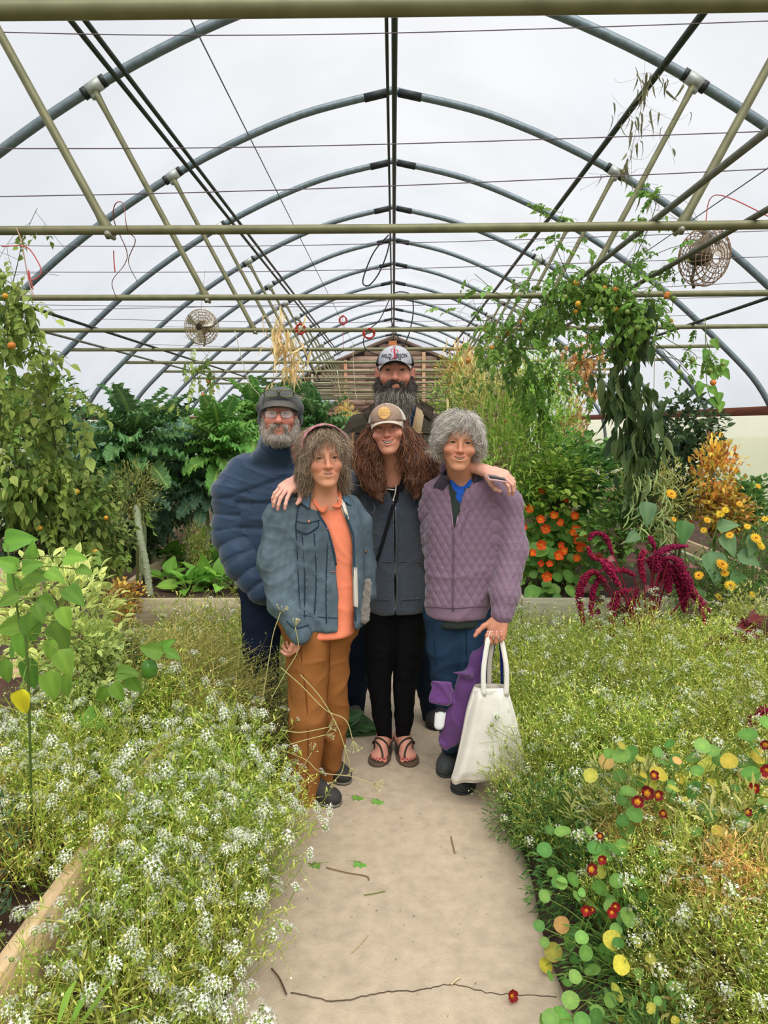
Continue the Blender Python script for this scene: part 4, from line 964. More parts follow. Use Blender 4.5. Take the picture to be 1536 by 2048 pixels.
for pts in ([(790, 942), (793, 960), (791, 985), (787, 998)], [(786, 942), (782, 960), (772, 976), (790, 980)], [(772, 962), (782, 974), (796, 966)], [(746, 1004), (750, 1018), (745, 1027)]): seam(uni2 := hd if pts[0][0] < 750 else tank, pts, .0028, cotton_m, M_, 'drawstring', lin(222, 218, 210) if pts[0][0] > 750 else lin(130, 134, 140), off=.012)
MB().ball(hit(tank, [(787, 1000)], .014)[0], (.0035, .0035, .007), lin(235, 232, 226)).build('aglet', cotton_m, M_)
emb = [[(827, 982), (832, 975), (838, 980), (834, 988), (827, 985)], [(826, 990), (835, 994), (843, 988)], [(827, 997), (832, 1001), (838, 998), (845, 1002)], [(830, 1006), (836, 1012), (843, 1008), (846, 1014)], [(828, 978), (825, 990), (829, 1002), (834, 1013), (843, 1016)], [(838, 976), (845, 984), (846, 996), (848, 1012)], [(833, 992), (833, 998), (839, 1004)], [(840, 990), (842, 998), (838, 1006)], [(824, 984), (831, 980), (839, 985), (844, 980)]]
b = MB()
for e in emb: b.tube(hit(hd, spline(np.array([(x, y, 0) for x, y in e]), 5)[:, :2], .0015), .0013, 4)
b.build('emblem', white_ink, M_)
# strap and small bag
P = hit(hd, spline(np.array([(812, 962, 0), (800, 982, 0), (789, 1003, 0), (772, 1062, 0), (753, 1125, 0), (744, 1150, 0)]), 8)[:, :2], .006)
G = np.stack([P + A(.009, 0, .004), P + A(.009, -.003, .004), P - A(.009, .003, .004), P - A(.009, 0, .004)], 1); 
b = MB().grid(G, lin(26, 26, 30), wrap=True, cap=True); st_ = b.build('strap', cotton_m, org=tuple(P[10])); tag(st_, 'black crossbody strap running diagonally over the navy hoodie', 'strap')
# curly hair
gl = []
def guide(pts, rad): gl.append((np.array([W(*p) for p in pts]), [q * 1.0 for q in rad]))
hair_src = [([(752, 850, 3.36), (738, 890, 3.34), (735, 930, 3.30), (748, 970, 3.28), (762, 1000, 3.27)], (.02, .03, .035, .035, .02)),
 ([(748, 850, 3.38), (728, 880, 3.38), (724, 925, 3.34), (735, 965, 3.30), (748, 992, 3.29)], (.02, .03, .035, .03, .02)),
 ([(760, 855, 3.34), (748, 890, 3.28), (752, 930, 3.27), (762, 965, 3.27), (765, 990, 3.27)], (.012, .02, .025, .025, .015)),
 ([(803, 850, 3.36), (822, 885, 3.34), (836, 925, 3.30), (842, 960, 3.28), (840, 985, 3.28)], (.02, .035, .04, .035, .02)),
 ([(806, 850, 3.38), (832, 885, 3.38), (856, 920, 3.34), (868, 945, 3.32), (866, 968, 3.30)], (.02, .035, .04, .035, .02)),
 ([(800, 852, 3.34), (812, 890, 3.30), (818, 930, 3.28), (826, 965, 3.27), (832, 995, 3.27)], (.015, .03, .03, .03, .02)),
 ([(808, 850, 3.4), (842, 895, 3.42), (862, 925, 3.40), (872, 940, 3.38)], (.02, .03, .035, .02))]
for p, r_ in hair_src: guide(p, r_)
bc = [A(*lin(104, 64, 44)), A(*lin(80, 48, 34)), A(*lin(134, 86, 58)), A(*lin(64, 40, 30)), A(*lin(150, 100, 68))]
H2 = SDF()
for p, r_ in hair_src: H2.chain(wp(p), [q * .62 for q in r_], .02)
H2.ell(Xm(A(0, .05, .0)), (.08, .07, .10), .04)
H2.ell(Xm(A(0, -.085, -.05)), (.060, .075, .085), .008, 'd')
hb_, _, _, _ = solid('hair', H2, .006, hair_m, M_, lin(84, 52, 36), fold(.006, 90, 8, (1, 1, .6)))
b = MB(); locks(b, gl, 1600, .010, 3.4, .0017, bc, HR, k=18); b.build('hair_strands', hair_m, hb_, org=tuple(parent_org(M_)))
capm = cloth('cap_cloth', .9, bump=.25, bscale=260, noise=.05, nscale=80)
cpM = cap(M_, Xm, Im, .99, A(*lin(158, 134, 118)), A(*lin(226, 216, 202)), A(*lin(204, 190, 174)), capm, A(*lin(120, 98, 86)), z0=.026, brim_len=.074, brim_drop=.022, top=.112, wid=1.02, brim_up=-.006)
c0 = hit(cpM, [(769, 826)])[0]; nr = A(-.05, -1, .25); nr /= np.linalg.norm(nr); MB().tube([c0 - nr * .004, c0 + nr * .003, c0 + nr * .004], [.027, .027, .025], 32, lin(214, 170, 108)).build('patch', leather_m, M_)
b = MB(); 
for k, (w, yy) in enumerate(((13, 820), (15, 826), (9, 831))):
    for q in range(int(w * 1.0)): 
        x = 769 - w + q * 2.0; P = W(x, yy, 1) - A(0, 0, CAM_H); t_ = (c0[1] - .0075); p = A(0, 0, CAM_H) + P * t_; p2 = A(0, 0, CAM_H) + (W(x + 1.2, yy - 2 * (q % 2), 1) - A(0, 0, CAM_H)) * t_; b.tube([p, p2], .0006, 3, lin(150, 104, 56))
b.build('stamped_marks', leather_m, M_)
# leggings, feet, sandals
S = SDF(); S.chain(wp([(766, 1205, 3.45), (758, 1290, 3.44), (758, 1370, 3.45), (763, 1430, 3.48), (770, 1476, 3.50)]), (.098, .074, .053, .048, .032), .010)
S.chain(wp([(814, 1205, 3.45), (815, 1290, 3.44), (809, 1370, 3.45), (807, 1430, 3.48), (804, 1476, 3.50)]), (.098, .074, .053, .047, .032), .010); S.cone(W(775, 1190, 3.46), W(805, 1190, 3.46), .11, .11, .03)
solid('leggings', S, .006, cotton_m, M_, lin(13, 13, 16), fold(.003, 26, 12, (1, 1, .5)))
foot_c = A(*lin(214, 150, 128))
def sandal_foot(px, sg):
    an = W(px[0], px[1], 3.50); toe = A(an[0] + sg * .030, 3.345, .0); heel = A(an[0] - sg * .004, 3.55, 0); L_ = np.linalg.norm(toe - heel); d = (toe - heel) / L_; x = A(-d[1], d[0], 0); x = x * (1 if x[0] > 0 else -1)
    R = np.stack([x, d, A(0, 0, 1)], 1); O = A(heel[0], heel[1], .034); X = lambda V: np.asarray(V) @ R.T + O
    S = SDF(); S.ell((0, .03, .03), (.028, .035, .03), .02); S.chain([(0, .03, .05), (0, .09, .042), (sg * -.004, .145, .02)], (.032, .029, .02), .03); S.ell((sg * .003, .145, .014), (.042, .045, .014), .02); S.cone((0, .035, .05), (0, .03, .14), .034, .031, .03)
    S.box((0, .1, -.1), (.2, .3, .1), .001, .002, 'd')
    tl = []
    for k, (tx, ty, rr) in enumerate(((-.031, .212, .0115), (-.010, .211, .0082), (.0065, .205, .0075), (.021, .196, .007), (.034, .184, .0065))):
        S.cone((sg * tx * .85, .16, .011), (sg * tx, ty - rr, .0095), rr * .95, rr, .004); tl.append((sg * tx, ty - rr * .6, .0095 + rr * .75, rr))
    def cf(V, N):
        c = np.broadcast_to(foot_c, V.shape).copy(); c += (A(*lin(214, 110, 96)) - c) * (.35 * np.clip((V[:, 1] - .17) / .03, 0, 1))[:, None]; return c
    o, *_ = solid('foot', S, .003, skin_m, M_, colf=cf, xf=X)
    b = MB()
    for tx, ty, tz, rr in tl: b.ball(X(A(tx, ty, tz)), (rr * .62, rr * .7, rr * .3), lin(178, 62, 72), 8, 5, R=R)
    b.build('toenails', teeth_n, o, org=tuple(parent_org(M_)))
    so = SDF(); so.ell((sg * .003, .155, -.006), (.052, .078, .03), .01); so.ell((0, .045, -.006), (.038, .062, .03), .03); so.ell((0, .1, -.006), (.04, .08, .03), .03); so.box((0, .1, .1), (.3, .4, .1), .001, .002, 'd'); so.box((0, .1, -.115), (.3, .4, .1), .001, .002, 'd')
    sl, *_ = solid('sandal', so, .004, leather_m, M_, lin(96, 80, 66), xf=X)
    f = SDF(); f.fn(lambda P: S((P - O) @ R) - 9)
    def strap(pts, r_=.0045): 
        P = np.array([X(A(*p)) for p in pts]); P = spline(P, 6); 
        for _ in range(10):
            dd = f(P) - .002; g = np.stack([f(P + e) - f(P - e) for e in np.eye(3) * .002], 1); g /= np.linalg.norm(g, axis=1, keepdims=True) + 1e-9; P = P - g * np.maximum(-9, np.minimum(dd, .0))[:, None]
        MB().tube(P, r_, 6, lin(58, 58, 52)).build('strap', leather_m, sl, org=tuple(parent_org(M_)))
    strap([(-sg * .02, .195, .016), (-sg * .016, .175, .03), (sg * .006, .13, .05), (sg * .036, .085, .05), (sg * .042, .07, .0)])
    strap([(-sg * .042, .11, .0), (-sg * .03, .115, .04), (sg * .0, .105, .062), (sg * .028, .085, .055)])
    strap([(-sg * .04, .1, .0), (-sg * .038, .06, .035), (0, -.012, .045), (sg * .038, .06, .035)], .004)
    MB().box(X(A(sg * .04, .088, .042)), (.009, .008, .006), lin(28, 28, 28), bev=.002).build('buckle', leather_m, sl, org=tuple(parent_org(M_)))
sandal_foot((768, 1482), -1); sandal_foot((804, 1482), 1)
# hands on the shoulders of her neighbours
wr = W(594, 962, 3.16); Rr = Rax(A(-.35, -.15, -.6), W(556, 990, 3.03) - wr + A(0, 0, .0)); hand('hand', M_, W(590, 964, 3.08), Rax(np.cross(W(560, 985, 2.98) - W(590, 964, 3.08), A(-.1, -.75, .65)), W(560, 985, 2.98) - W(590, 964, 3.08)), -1, ((18, 30, 25), (22, 32, 25), (25, 32, 25), (28, 35, 25)), .97, splay=(.22, .05, -.08, -.2), thumb=(45, 30, 20), col=A(*lin(224, 168, 148)), arm=1)
w0 = W(978, 944, 3.12); w1 = W(1015, 955, 3.06); hand('hand', M_, w0, Rax(np.cross(w1 - w0, A(.1, -.55, .8)), w1 - w0), 1, ((30, 45, 30), (32, 48, 30), (35, 50, 30), (38, 50, 30)), .95, thumb=(35, 40, 15), col=A(*lin(226, 170, 150)), arm=1)
ph = thing('phone', W(993, 958, 3.03), 'flat pinkish phone held over the purple jacket shoulder', 'phone'); c = W(993, 958, 3.03)
Rp_ = rotm(12, 9, 5); MB().box(c, (.038, .035, .0045), lin(196, 160, 166), R=Rp_, bev=.002).build('body', nylon_m, ph); MB().box(c + Rp_ @ A(0, 0, .0048), (.034, .031, .0006), lin(20, 20, 24), R=Rp_).build('screen', nylon_m, ph)

# ---------------------------------------------------------------- woman in the purple jacket
Pp = person(925, 1580, 3.2, 'short grey haired woman in quilted purple jacket, dark jeans and rubber boots')
Xp, Ip, Sp = head(Pp, W(917, 885, 3.12), .99, yaw=1, pitch=0, roll=4, skin=A(*lin(200, 140, 108)), jaw=1.0, smile=1.6, gap=.009, nose=1.0, neck=W(925, 966, 3.23), neck_r=.056, brow=(.25, .19, .15), brow_n=45, iris=(.10, .14, .15), lip=(178, 88, 84), squint=.8, old=1.0, mw=1.1, cheek=1.12, hat=.085)
S = SDF().loft(st_px([(950, 895, 955, .055), (962, 880, 980, .075), (985, 868, 992, .086), (1060, 862, 985, .095), (1150, 862, 978, .1), (1240, 860, 975, .105), (1248, 862, 972, .1)], 3.22), pw=2.3)
S.ops.append(('d', .004, vneck(920, 950, 990, 28, 3.22))); S.cone(W(921, 925, 3.18), W(922, 955, 3.16), .06, .05, .01, 'd')
gs = copysdf(S); solid('jumper', S, .0065, cotton_m, Pp, lin(52, 60, 56), fold(.003, 26, 13))
In = SDF().loft(st_px([(957, 892, 955, .05), (975, 885, 965, .07), (1030, 880, 970, .074)], 3.205)); In.cone(W(921, 925, 3.16), W(923, 962, 3.125), .06, .044, .006, 'd'); solid('tee', In, .006, cotton_m, Pp, lin(38, 92, 190))
J = SDF().loft(st_px([(948, 885, 965, .06), (960, 872, 985, .085), (985, 858, 1008, .105), (1060, 851, 1004, .12), (1150, 851, 994, .122), (1205, 849, 984, .128), (1224, 850, 980, .13), (1230, 852, 978, .125)], 3.23), pw=2.35)
J.chain(wp([(990, 985, 3.22), (1012, 1010, 3.2), (1024, 1100, 3.16), (1010, 1190, 3.09), (1003, 1228, 3.06)]), (.062, .066, .06, .058, .048), .03)
J.chain(wp([(870, 985, 3.24), (862, 1020, 3.27), (866, 1100, 3.3)]), (.055, .05, .045), .03)
J.cone(W(922, 938, 3.26), W(924, 958, 3.24), .088, .10, .02)
J.cone(W(921, 915, 3.18), W(922, 955, 3.15), .072, .058, .008, 'd')
Lp = np.array([(880, 938), (894, 962), (900, 1000), (906, 1056), (907.5, 1060)]); Rp = np.array([(960, 938), (945, 962), (927, 990), (912, 1050), (907.5, 1060)])
J.ops.append(('d', .004, opening(Lp, Rp, 3.25)))
J.fn(lambda P: np.where(proj(P)[:, 1] > 1060, 0, 0))
pj = copysdf(J)
ax_sh, ax_cf = W(1012, 1000, 3.2), W(1005, 1230, 3.08)
def quilt(V, N):
    q = proj(V); sl = q[:, 0] > np.interp(q[:, 1], [985, 1060, 1130, 1230], [985, 994, 990, 976])
    a = (V[:, 0] * 1.0 + N[:, 0] * .035) / .041; b_ = V[:, 2] / .060
    a = np.where(sl, (V[:, 0] + N[:, 0] * .03 + .25 * (V[:, 2] - 1.2) * -.2) / .041, a)
    u = np.abs(((a + b_) % 1) - .5); w = np.abs(((a - b_) % 1) - .5); g = np.minimum(.5 - u, .5 - w)  # distance to stitch lines
    g = np.minimum(u, w); return g
def pdisp(V, N):
    q = proj(V); g = quilt(V, N); d = .0060 * (1 - np.exp(-g * 9)); d = np.where((q[:, 1] > 1214) & (q[:, 0] < 985), .003, d); d = np.where(q[:, 1] < 962, .002, d)
    return d + fold(.0035, 15, 15)(V, N) - .003
def pcol(V, N):
    q = proj(V); c = np.broadcast_to(A(*lin(126, 101, 120)), V.shape).copy(); g = quilt(V, N); 
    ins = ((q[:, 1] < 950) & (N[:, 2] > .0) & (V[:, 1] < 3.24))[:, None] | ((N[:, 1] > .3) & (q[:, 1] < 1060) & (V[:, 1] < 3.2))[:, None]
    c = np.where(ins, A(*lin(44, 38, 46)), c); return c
solid('jacket', J, .0055, nylon_m, Pp, colf=pcol, disp=pdisp)
seam(pj, [(907, 1060), (907, 1110), (906, 1160), (905, 1222)], .004, nylon_m, Pp, 'zip', lin(100, 76, 96), off=.003, sides=6)
seam(pj, [(894, 962), (900, 1000), (906, 1058)], .0035, nylon_m, Pp, 'placket', lin(150, 118, 146)); seam(pj, [(945, 962), (927, 990), (912, 1052)], .0035, nylon_m, Pp, 'placket', lin(160, 130, 156))
seam(pj, [(940, 1017), (930, 1040), (922, 1068)], .0025, nylon_m, Pp, 'pocket_zip', lin(120, 90, 118), off=.005); seam(pj, [(851, 1212), (905, 1216), (976, 1212)], .0025, nylon_m, Pp, 'hem_seam', lin(104, 76, 100), off=.004)
uni = SDF(); uni.fn(lambda P: np.minimum(pj(P), gs(P)) - 9)
leaf_cloth(uni, [(896, 936), (866, 974), (886, 980), (900, 962)], nylon_m, Pp, 'collar', lin(52, 44, 54), .02); leaf_cloth(uni, [(954, 926), (972, 936), (966, 960), (946, 966)], nylon_m, Pp, 'collar', lin(48, 40, 50), .018)
C0, C1 = W(1006, 1212, 3.075), W(1002, 1240, 3.055); MB().tube([C0, C0 * .5 + C1 * .5, C1], [.050, .047, .043], 20, lin(118, 88, 112)).build('cuff', nylon_m, Pp)
S = SDF(); S.chain(wp([(895, 1235, 3.25), (894, 1290, 3.24), (898, 1390, 3.25), (905, 1480, 3.30)]), (.11, .088, .068, .062), .02); S.chain(wp([(948, 1235, 3.24), (948, 1290, 3.2), (948, 1390, 3.16), (945, 1500, 3.16)]), (.11, .088, .07, .062), .02); S.cone(W(900, 1225, 3.25), W(940, 1225, 3.25), .115, .115, .02)
jn = copysdf(S); solid('jeans', S, .008, denim_m, Pp, lin(38, 60, 84), fold(.005, 20, 33, (1, 1, .6)))
seam(jn, [(931, 1252), (932, 1300), (930, 1350)], .002, denim_m, Pp, col=lin(24, 38, 56)); seam(jn, [(866, 1255), (872, 1330), (880, 1400)], .002, denim_m, Pp, col=lin(24, 38, 56))
rub = mat('rubber_boot', (1, 1, 1), .6, noise=.15, nscale=50, bump=.3, bscale=120)
shoe(Pp, (W(914, 1540, 3.42)[0], 3.47), (W(886, 1555, 3.24)[0], 3.22), .052, .085, lin(72, 76, 76), lin(60, 64, 64), rub, 'boot', boot=.26)
shoe(Pp, (W(948, 1560, 3.2)[0], 3.27), (W(915, 1590, 3.08)[0], 3.06), .052, .085, lin(52, 56, 58), lin(46, 50, 50), rub, 'boot', boot=.26)
w0 = W(998, 1240, 3.05); w1 = W(990, 1282, 3.01)
hand('hand', Pp, w0, Rax(A(1, -.25, .1), w1 - w0), -1, ((62, 70, 50), (66, 72, 50), (68, 74, 50), (70, 76, 50)), 1.0, thumb=(42, 10, 10), col=A(*lin(190, 128, 100)), arm=1)
# short layered hair
gc = [A(*lin(206, 198, 186)), A(*lin(180, 172, 162)), A(*lin(220, 214, 204)), A(*lin(150, 140, 130)), A(*lin(234, 228, 218))]
H_ = SDF(); H_.ell((0, .015, .048), (.089, .108, .084), .02); H_.ell((-.07, .03, 0), (.033, .05, .05), .03); H_.ell((.072, .03, 0), (.035, .05, .055), .03); H_.ell((0, .07, -.01), (.07, .05, .07), .03)
H_.ell((0, -.085, -.04), (.062, .058, .095), .012, 'd'); H_.ell((.005, -.09, .03), (.054, .045, .03), .012, 'd')
hv, HV, HN, _ = solid('hair', H_, .005, hair_m, Pp, gc[1] * .75, fold(.005, 60, 5), xf=Xp)
HVw = Xp(HV); Nw = Xp(HV + HN) - Xp(HV); Nw /= np.linalg.norm(Nw, axis=1, keepdims=True); crown = Xp(A(.01, .05, .13)); b = MB()
fur(b, HVw, Nw, 4200, .055, lambda p: (p - crown) * A(1, 1, .6) + .05 * np.stack([snoise(p, 40, 1), snoise(p, 40, 2), snoise(p, 40, 3)], 1), .20, .003, .0009, gc, HR, k=6, wave=.6, bias=(0, 0, -.25), jit=.12)
fr = (np.abs(HV[:, 0]) < .065) & (HV[:, 1] < -.05) & (HV[:, 2] > .045)
fur(b, HVw[fr], Nw[fr], 420, .045, A(-.35, 0, -.8), .15, .003, .0009, gc, HR, k=6, jit=.15)
b.build('hair_strands', hair_m, hv, org=tuple(parent_org(Pp)))

# ---------------------------------------------------------------- tall bearded man
Tm = person(785, 1440, 3.76, 'tall man with long grizzled beard, grey trucker cap and brown plaid work jacket, standing behind')
st_s = 1.1
Xt, It, St = head(Tm, W(791, 744, 3.58), st_s, yaw=0, pitch=1, roll=0, skin=A(*lin(190, 128, 106)), jaw=1.0, smile=.1, gap=0, nose=1.1, neck=W(794, 835, 3.7), neck_r=.07, brow=(.05, .03, .02), brow_n=90, iris=(.07, .05, .04), lip=(150, 90, 82), squint=.7, old=1.5, hat=.045)
def tp(rows): return st_px(rows, 3.76)
J = SDF().loft(tp([(812, 762, 830, .07), (828, 735, 860, .09), (845, 712, 882, .11), (880, 700, 895, .13), (960, 706, 892, .135), (1060, 712, 886, .135), (1180, 712, 884, .14), (1200, 714, 882, .14)]), pw=2.4)
J.chain(wp([(722, 860, 3.76), (706, 900, 3.77), (700, 980, 3.80), (712, 1080, 3.78), (725, 1150, 3.72)]), (.075, .08, .07, .062, .05), .04); J.chain(wp([(872, 860, 3.76), (890, 900, 3.77), (894, 980, 3.82), (884, 1080, 3.8), (872, 1150, 3.74)]), (.075, .08, .07, .062, .05), .04)
J.cone(W(796, 806, 3.76), W(796, 830, 3.76), .10, .12, .03); J.cone(W(795, 785, 3.68), W(796, 830, 3.66), .085, .07, .01, 'd')
Lp = np.array([(752, 800), (765, 840), (780, 880), (790, 930)]); Rp = np.array([(842, 800), (836, 840), (824, 880), (800, 930)])
J.ops.append(('d', .004, opening(Lp, Rp, 3.76, 400)))
plaid = mat('plaid_jacket', (1, 1, 1), .95, bump=.5, bscale=120, spec=.1)
def plcol(V, N):
    q = proj(V); c = np.broadcast_to(A(*lin(66, 60, 50)), V.shape).copy(); yoke = q[:, 1] < 866
    px_, pz = V[:, 0] / .085, V[:, 2] / .085; fx = px_ % 1; fz = pz % 1
    base = A(*lin(86, 84, 72)) * np.ones(V.shape); dk = ((fx < .35).astype(float) + (fz < .35)) * .5; base = base * (1 - .55 * dk[:, None]); ln = ((np.abs(fx - .62) < .05) | (np.abs(fz - .62) < .05))[:, None]; base = np.where(ln, A(*lin(164, 120, 82)), base)
    return np.where(yoke[:, None], c, base)
solid('jacket', J, .009, plaid, Tm, colf=plcol, disp=fold(.005, 16, 41)); tj = copysdf(J)
In = SDF().loft(st_px([(806, 770, 822, .055), (828, 745, 848, .08), (860, 735, 860, .1), (940, 740, 860, .1)], 3.72)); In.cone(W(795, 790, 3.64), W(796, 815, 3.62), .075, .06, .01, 'd'); ti = copysdf(In); solid('shirt', In, .007, cotton_m, Tm, lin(28, 42, 62))
uni = SDF(); uni.fn(lambda P: np.minimum(tj(P), ti(P)) - 9)
leaf_cloth(uni, [(834, 815), (849, 826), (842, 868), (823, 866)], fleece_m, Tm, 'fleece_collar', lin(186, 156, 112), .02); leaf_cloth(uni, [(838, 800), (868, 818), (862, 842), (848, 830)], plaid, Tm, 'collar', lin(58, 50, 42), .026)
leaf_cloth(uni, [(752, 806), (726, 822), (738, 846), (758, 836)], plaid, Tm, 'collar', lin(58, 50, 42), .024)
leaf_cloth(uni, [(846, 884), (878, 884), (877, 896), (847, 894)], plaid, Tm, 'pocket_flap', lin(52, 48, 40), .012)
for px in ((858, 822), (841, 859), (860, 884)): button(uni, Tm, px, .008, metal_m, col=lin(190, 186, 176))
seam(tj, [(846, 868), (850, 900), (846, 940)], .003, plaid, Tm, col=lin(40, 36, 30)); seam(tj, [(712, 866), (735, 866)], .003, plaid, Tm, col=lin(40, 36, 30)); seam(tj, [(846, 867), (890, 869)], .003, plaid, Tm, col=lin(40, 36, 30))
S = SDF(); S.chain(wp([(748, 1170, 3.8), (716, 1290, 3.84), (703, 1370, 3.90), (702, 1430, 3.96)]), (.13, .09, .075, .068), .03); S.chain(wp([(828, 1170, 3.8), (846, 1290, 3.80), (862, 1370, 3.86), (868, 1430, 3.9)]), (.13, .09, .078, .068), .03); S.cone(W(760, 1160, 3.8), W(820, 1160, 3.8), .13, .13, .03)
solid('jeans', S, .014, denim_m, Tm, lin(30, 42, 60), fold(.005, 18, 52, (1, 1, .6)))
shoe(Tm, (W(700, 1440, 4.0)[0], 4.0), (W(712, 1450, 3.76)[0], 3.76), .054, .08, lin(96, 92, 94), lin(70, 66, 62), leather_m); shoe(Tm, (W(866, 1440, 4.0)[0], 3.98), (W(872, 1450, 3.74)[0], 3.74), .054, .08, lin(60, 58, 58), lin(50, 48, 46), leather_m)
# beard
brc = [A(*lin(128, 118, 108)), A(*lin(92, 82, 74)), A(*lin(160, 152, 142)), A(*lin(66, 54, 48)), A(*lin(186, 178, 168))]
B_ = SDF(); B_.ell((0, -.06, -.11), (.066, .05, .062), .03); B_.ell((0, -.068, -.165), (.058, .045, .065), .03); B_.ell((0.004, -.07, -.215), (.04, .035, .045), .03)
for sg in (-1, 1): B_.chain([(sg * .070, -.008, -.028), (sg * .066, -.03, -.07), (sg * .045, -.06, -.11)], (.011, .022, .03), .015)
for sg in (-1, 1): B_.chain([(sg * .003, -.100, -.051), (sg * .026, -.091, -.057), (sg * .036, -.082, -.082)], (.0075, .0095, .010), .008)
B_.ell((0, -.1, -.0645), (.019, .012, .0045), .003, 'd')
def bcf(V, N):
    c = np.broadcast_to(A(*lin(60, 52, 48)), V.shape).copy(); return c * np.clip(1 + (-V[:, 2] - .1) * 4, .8, 1.6)[:, None]
bo, BV, BN, _ = solid('beard', B_, .004, hair_m, Tm, colf=bcf, disp=fold(.005, 90, 6, (1, 1, .4)), xf=Xt)
def beard_fur(T_, bo, X, BV, BN, n, cols, L_, r_, dark=None, k=7, curl=.004, down=-1.0, lift=.25):
    Vw = X(BV); Nw = X(BV + BN) - X(BV); Nw /= np.linalg.norm(Nw, axis=1, keepdims=True); b = MB(); ok = BV[:, 1] < .02
    if dark is not None:
        up = ok & (BV[:, 2] > -.085); lo = ok & ~up; fur(b, Vw[up], Nw[up], n // 3, L_ * .45, A(0, -.05, down), lift, curl * .5, r_, dark, HR, k=5); fur(b, Vw[lo], Nw[lo], n * 2 // 3, L_, A(0, -.05, down), lift, curl, r_, cols, HR, k=k, wave=1.5, bias=(0, 0, -.4))
    else: fur(b, Vw[ok], Nw[ok], n, L_, A(0, -.05, down), lift, curl, r_, cols, HR, k=k, wave=1.3)
    b.build('beard_strands', hair_m, bo, org=tuple(parent_org(T_)))
beard_fur(Tm, bo, Xt, BV, BN, 3000, brc, .06, .0009, dark=[brc[3], brc[1], A(*lin(40, 30, 26))])
cpT = cap(Tm, Xt, It, st_s, A(*lin(178, 178, 186)), A(*lin(28, 30, 34)), A(*lin(190, 190, 196)), capm, A(*lin(120, 120, 128)), z0=.026, brim_len=.068, brim_drop=.034, top=.108, under=A(*lin(40, 40, 44)), brim_up=.012)
text_on(cpT, 'WILD', 773, 716, 22, black_ink, Tm, arc=-1.0, hgt=8, off=.002)
text_on(cpT, 'BISON', 804.5, 715.5, 22, black_ink, Tm, arc=-1.0, hgt=8, off=.002)
text_on(cpT, 'RANCH', 791, 721, 24, black_ink, Tm, arc=0, hgt=5, off=.002)
b = MB()   # the small red animal between the words
for pts, w in (([(789, 699), (790, 706), (791, 714), (790, 720)], (2.2, 3.8, 3.4, 1.5)), ([(786, 700), (783, 703), (785, 706)], (1.2, 1.4, .8)), ([(793, 702), (797, 705), (796, 709)], (1.4, 1.6, .8)), ([(788, 717), (786, 721), (787, 724)], (1.5, 1.2, .8)), ([(792, 716), (794, 721), (793, 725)], (1.5, 1.2, .8)), ([(786, 698), (789, 696), (793, 698)], (.8, 1.6, .8))):
    P = hit(cpT, [(x_, y_ - 3) for x_, y_ in pts], .0015); b.tube(P, [v / 450 for v in w] if 0 else [q * .0011 for q in w], 6, smooth=0)
b.build('emblem', red_ink, Tm)
hs = MB(); Hs = SDF(); Hs.ell((0, .03, .02), (.077, .09, .075), .01); Hs.ell((0, -.07, -.02), (.09, .075, .1), .01, 'd'); ho, HV, HN, _ = solid('hair', Hs, .006, hair_m, Tm, lin(70, 60, 52), xf=Xt)

# ---------------------------------------------------------------- man in the blue jacket
Lm = person(560, 1500, 3.6, 'bearded man in navy padded jacket, black ear-flap cap and clear glasses, hand in pocket')
ls = 1.04
Xl, Il, Sl = head(Lm, W(560, 828, 3.46), ls, yaw=6, pitch=2, roll=1, skin=A(*lin(204, 134, 112)), jaw=1.05, smile=.4, gap=.004, nose=1.28, neck=W(563, 915, 3.62), neck_r=.068, brow=(.3, .27, .24), brow_n=60, iris=(.10, .10, .10), lip=(176, 100, 92), squint=.6, old=1.5, hat=.06)
J = SDF().loft(st_px([(872, 528, 600, .088, -.075), (890, 522, 606, .096, -.07), (908, 508, 625, .108, -.05), (930, 486, 640, .12), (970, 468, 648, .145), (1060, 466, 650, .155), (1130, 474, 648, .155), (1185, 492, 640, .15), (1195, 496, 636, .145)], 3.62), pw=2.4)
J.chain(wp([(492, 945, 3.6), (466, 985, 3.58), (460, 1065, 3.56), (478, 1120, 3.50), (520, 1180, 3.46)]), (.09, .092, .082, .074, .062), .04)
J.chain(wp([(635, 945, 3.62), (648, 1000, 3.64), (650, 1080, 3.62)]), (.08, .075, .07), .04)
J.cone(W(562, 880, 3.62), W(562, 905, 3.62), .10, .12, .02); J.cone(W(563, 850, 3.55), W(566, 900, 3.56), .074, .070, .01, 'd')
J.ops.append(('d', .004, opening(np.array([(578, 860), (580, 900), (586, 930), (590, 960)]), np.array([(606, 870), (604, 900), (598, 930), (591, 960)]), 3.6, 430)))
lj = copysdf(J)
armp = np.array(wp([(492, 945, 3.6), (466, 985, 3.58), (460, 1065, 3.56), (478, 1120, 3.50), (520, 1180, 3.46)])); seg = np.concatenate([[0], np.cumsum(np.linalg.norm(np.diff(armp, axis=0), axis=1))])
def arm_t(V):
    best = np.full(len(V), 9.); T_ = np.zeros(len(V))
    for i in range(4):
        a = armp[i]; ba = armp[i + 1] - a; h = np.clip((V - a) @ ba / (ba @ ba), 0, 1); d = np.linalg.norm(V - a - h[:, None] * ba, axis=1); m = d < best; best[m] = d[m]; T_[m] = (seg[i] + h * (seg[i + 1] - seg[i]))[m]
    return T_, best
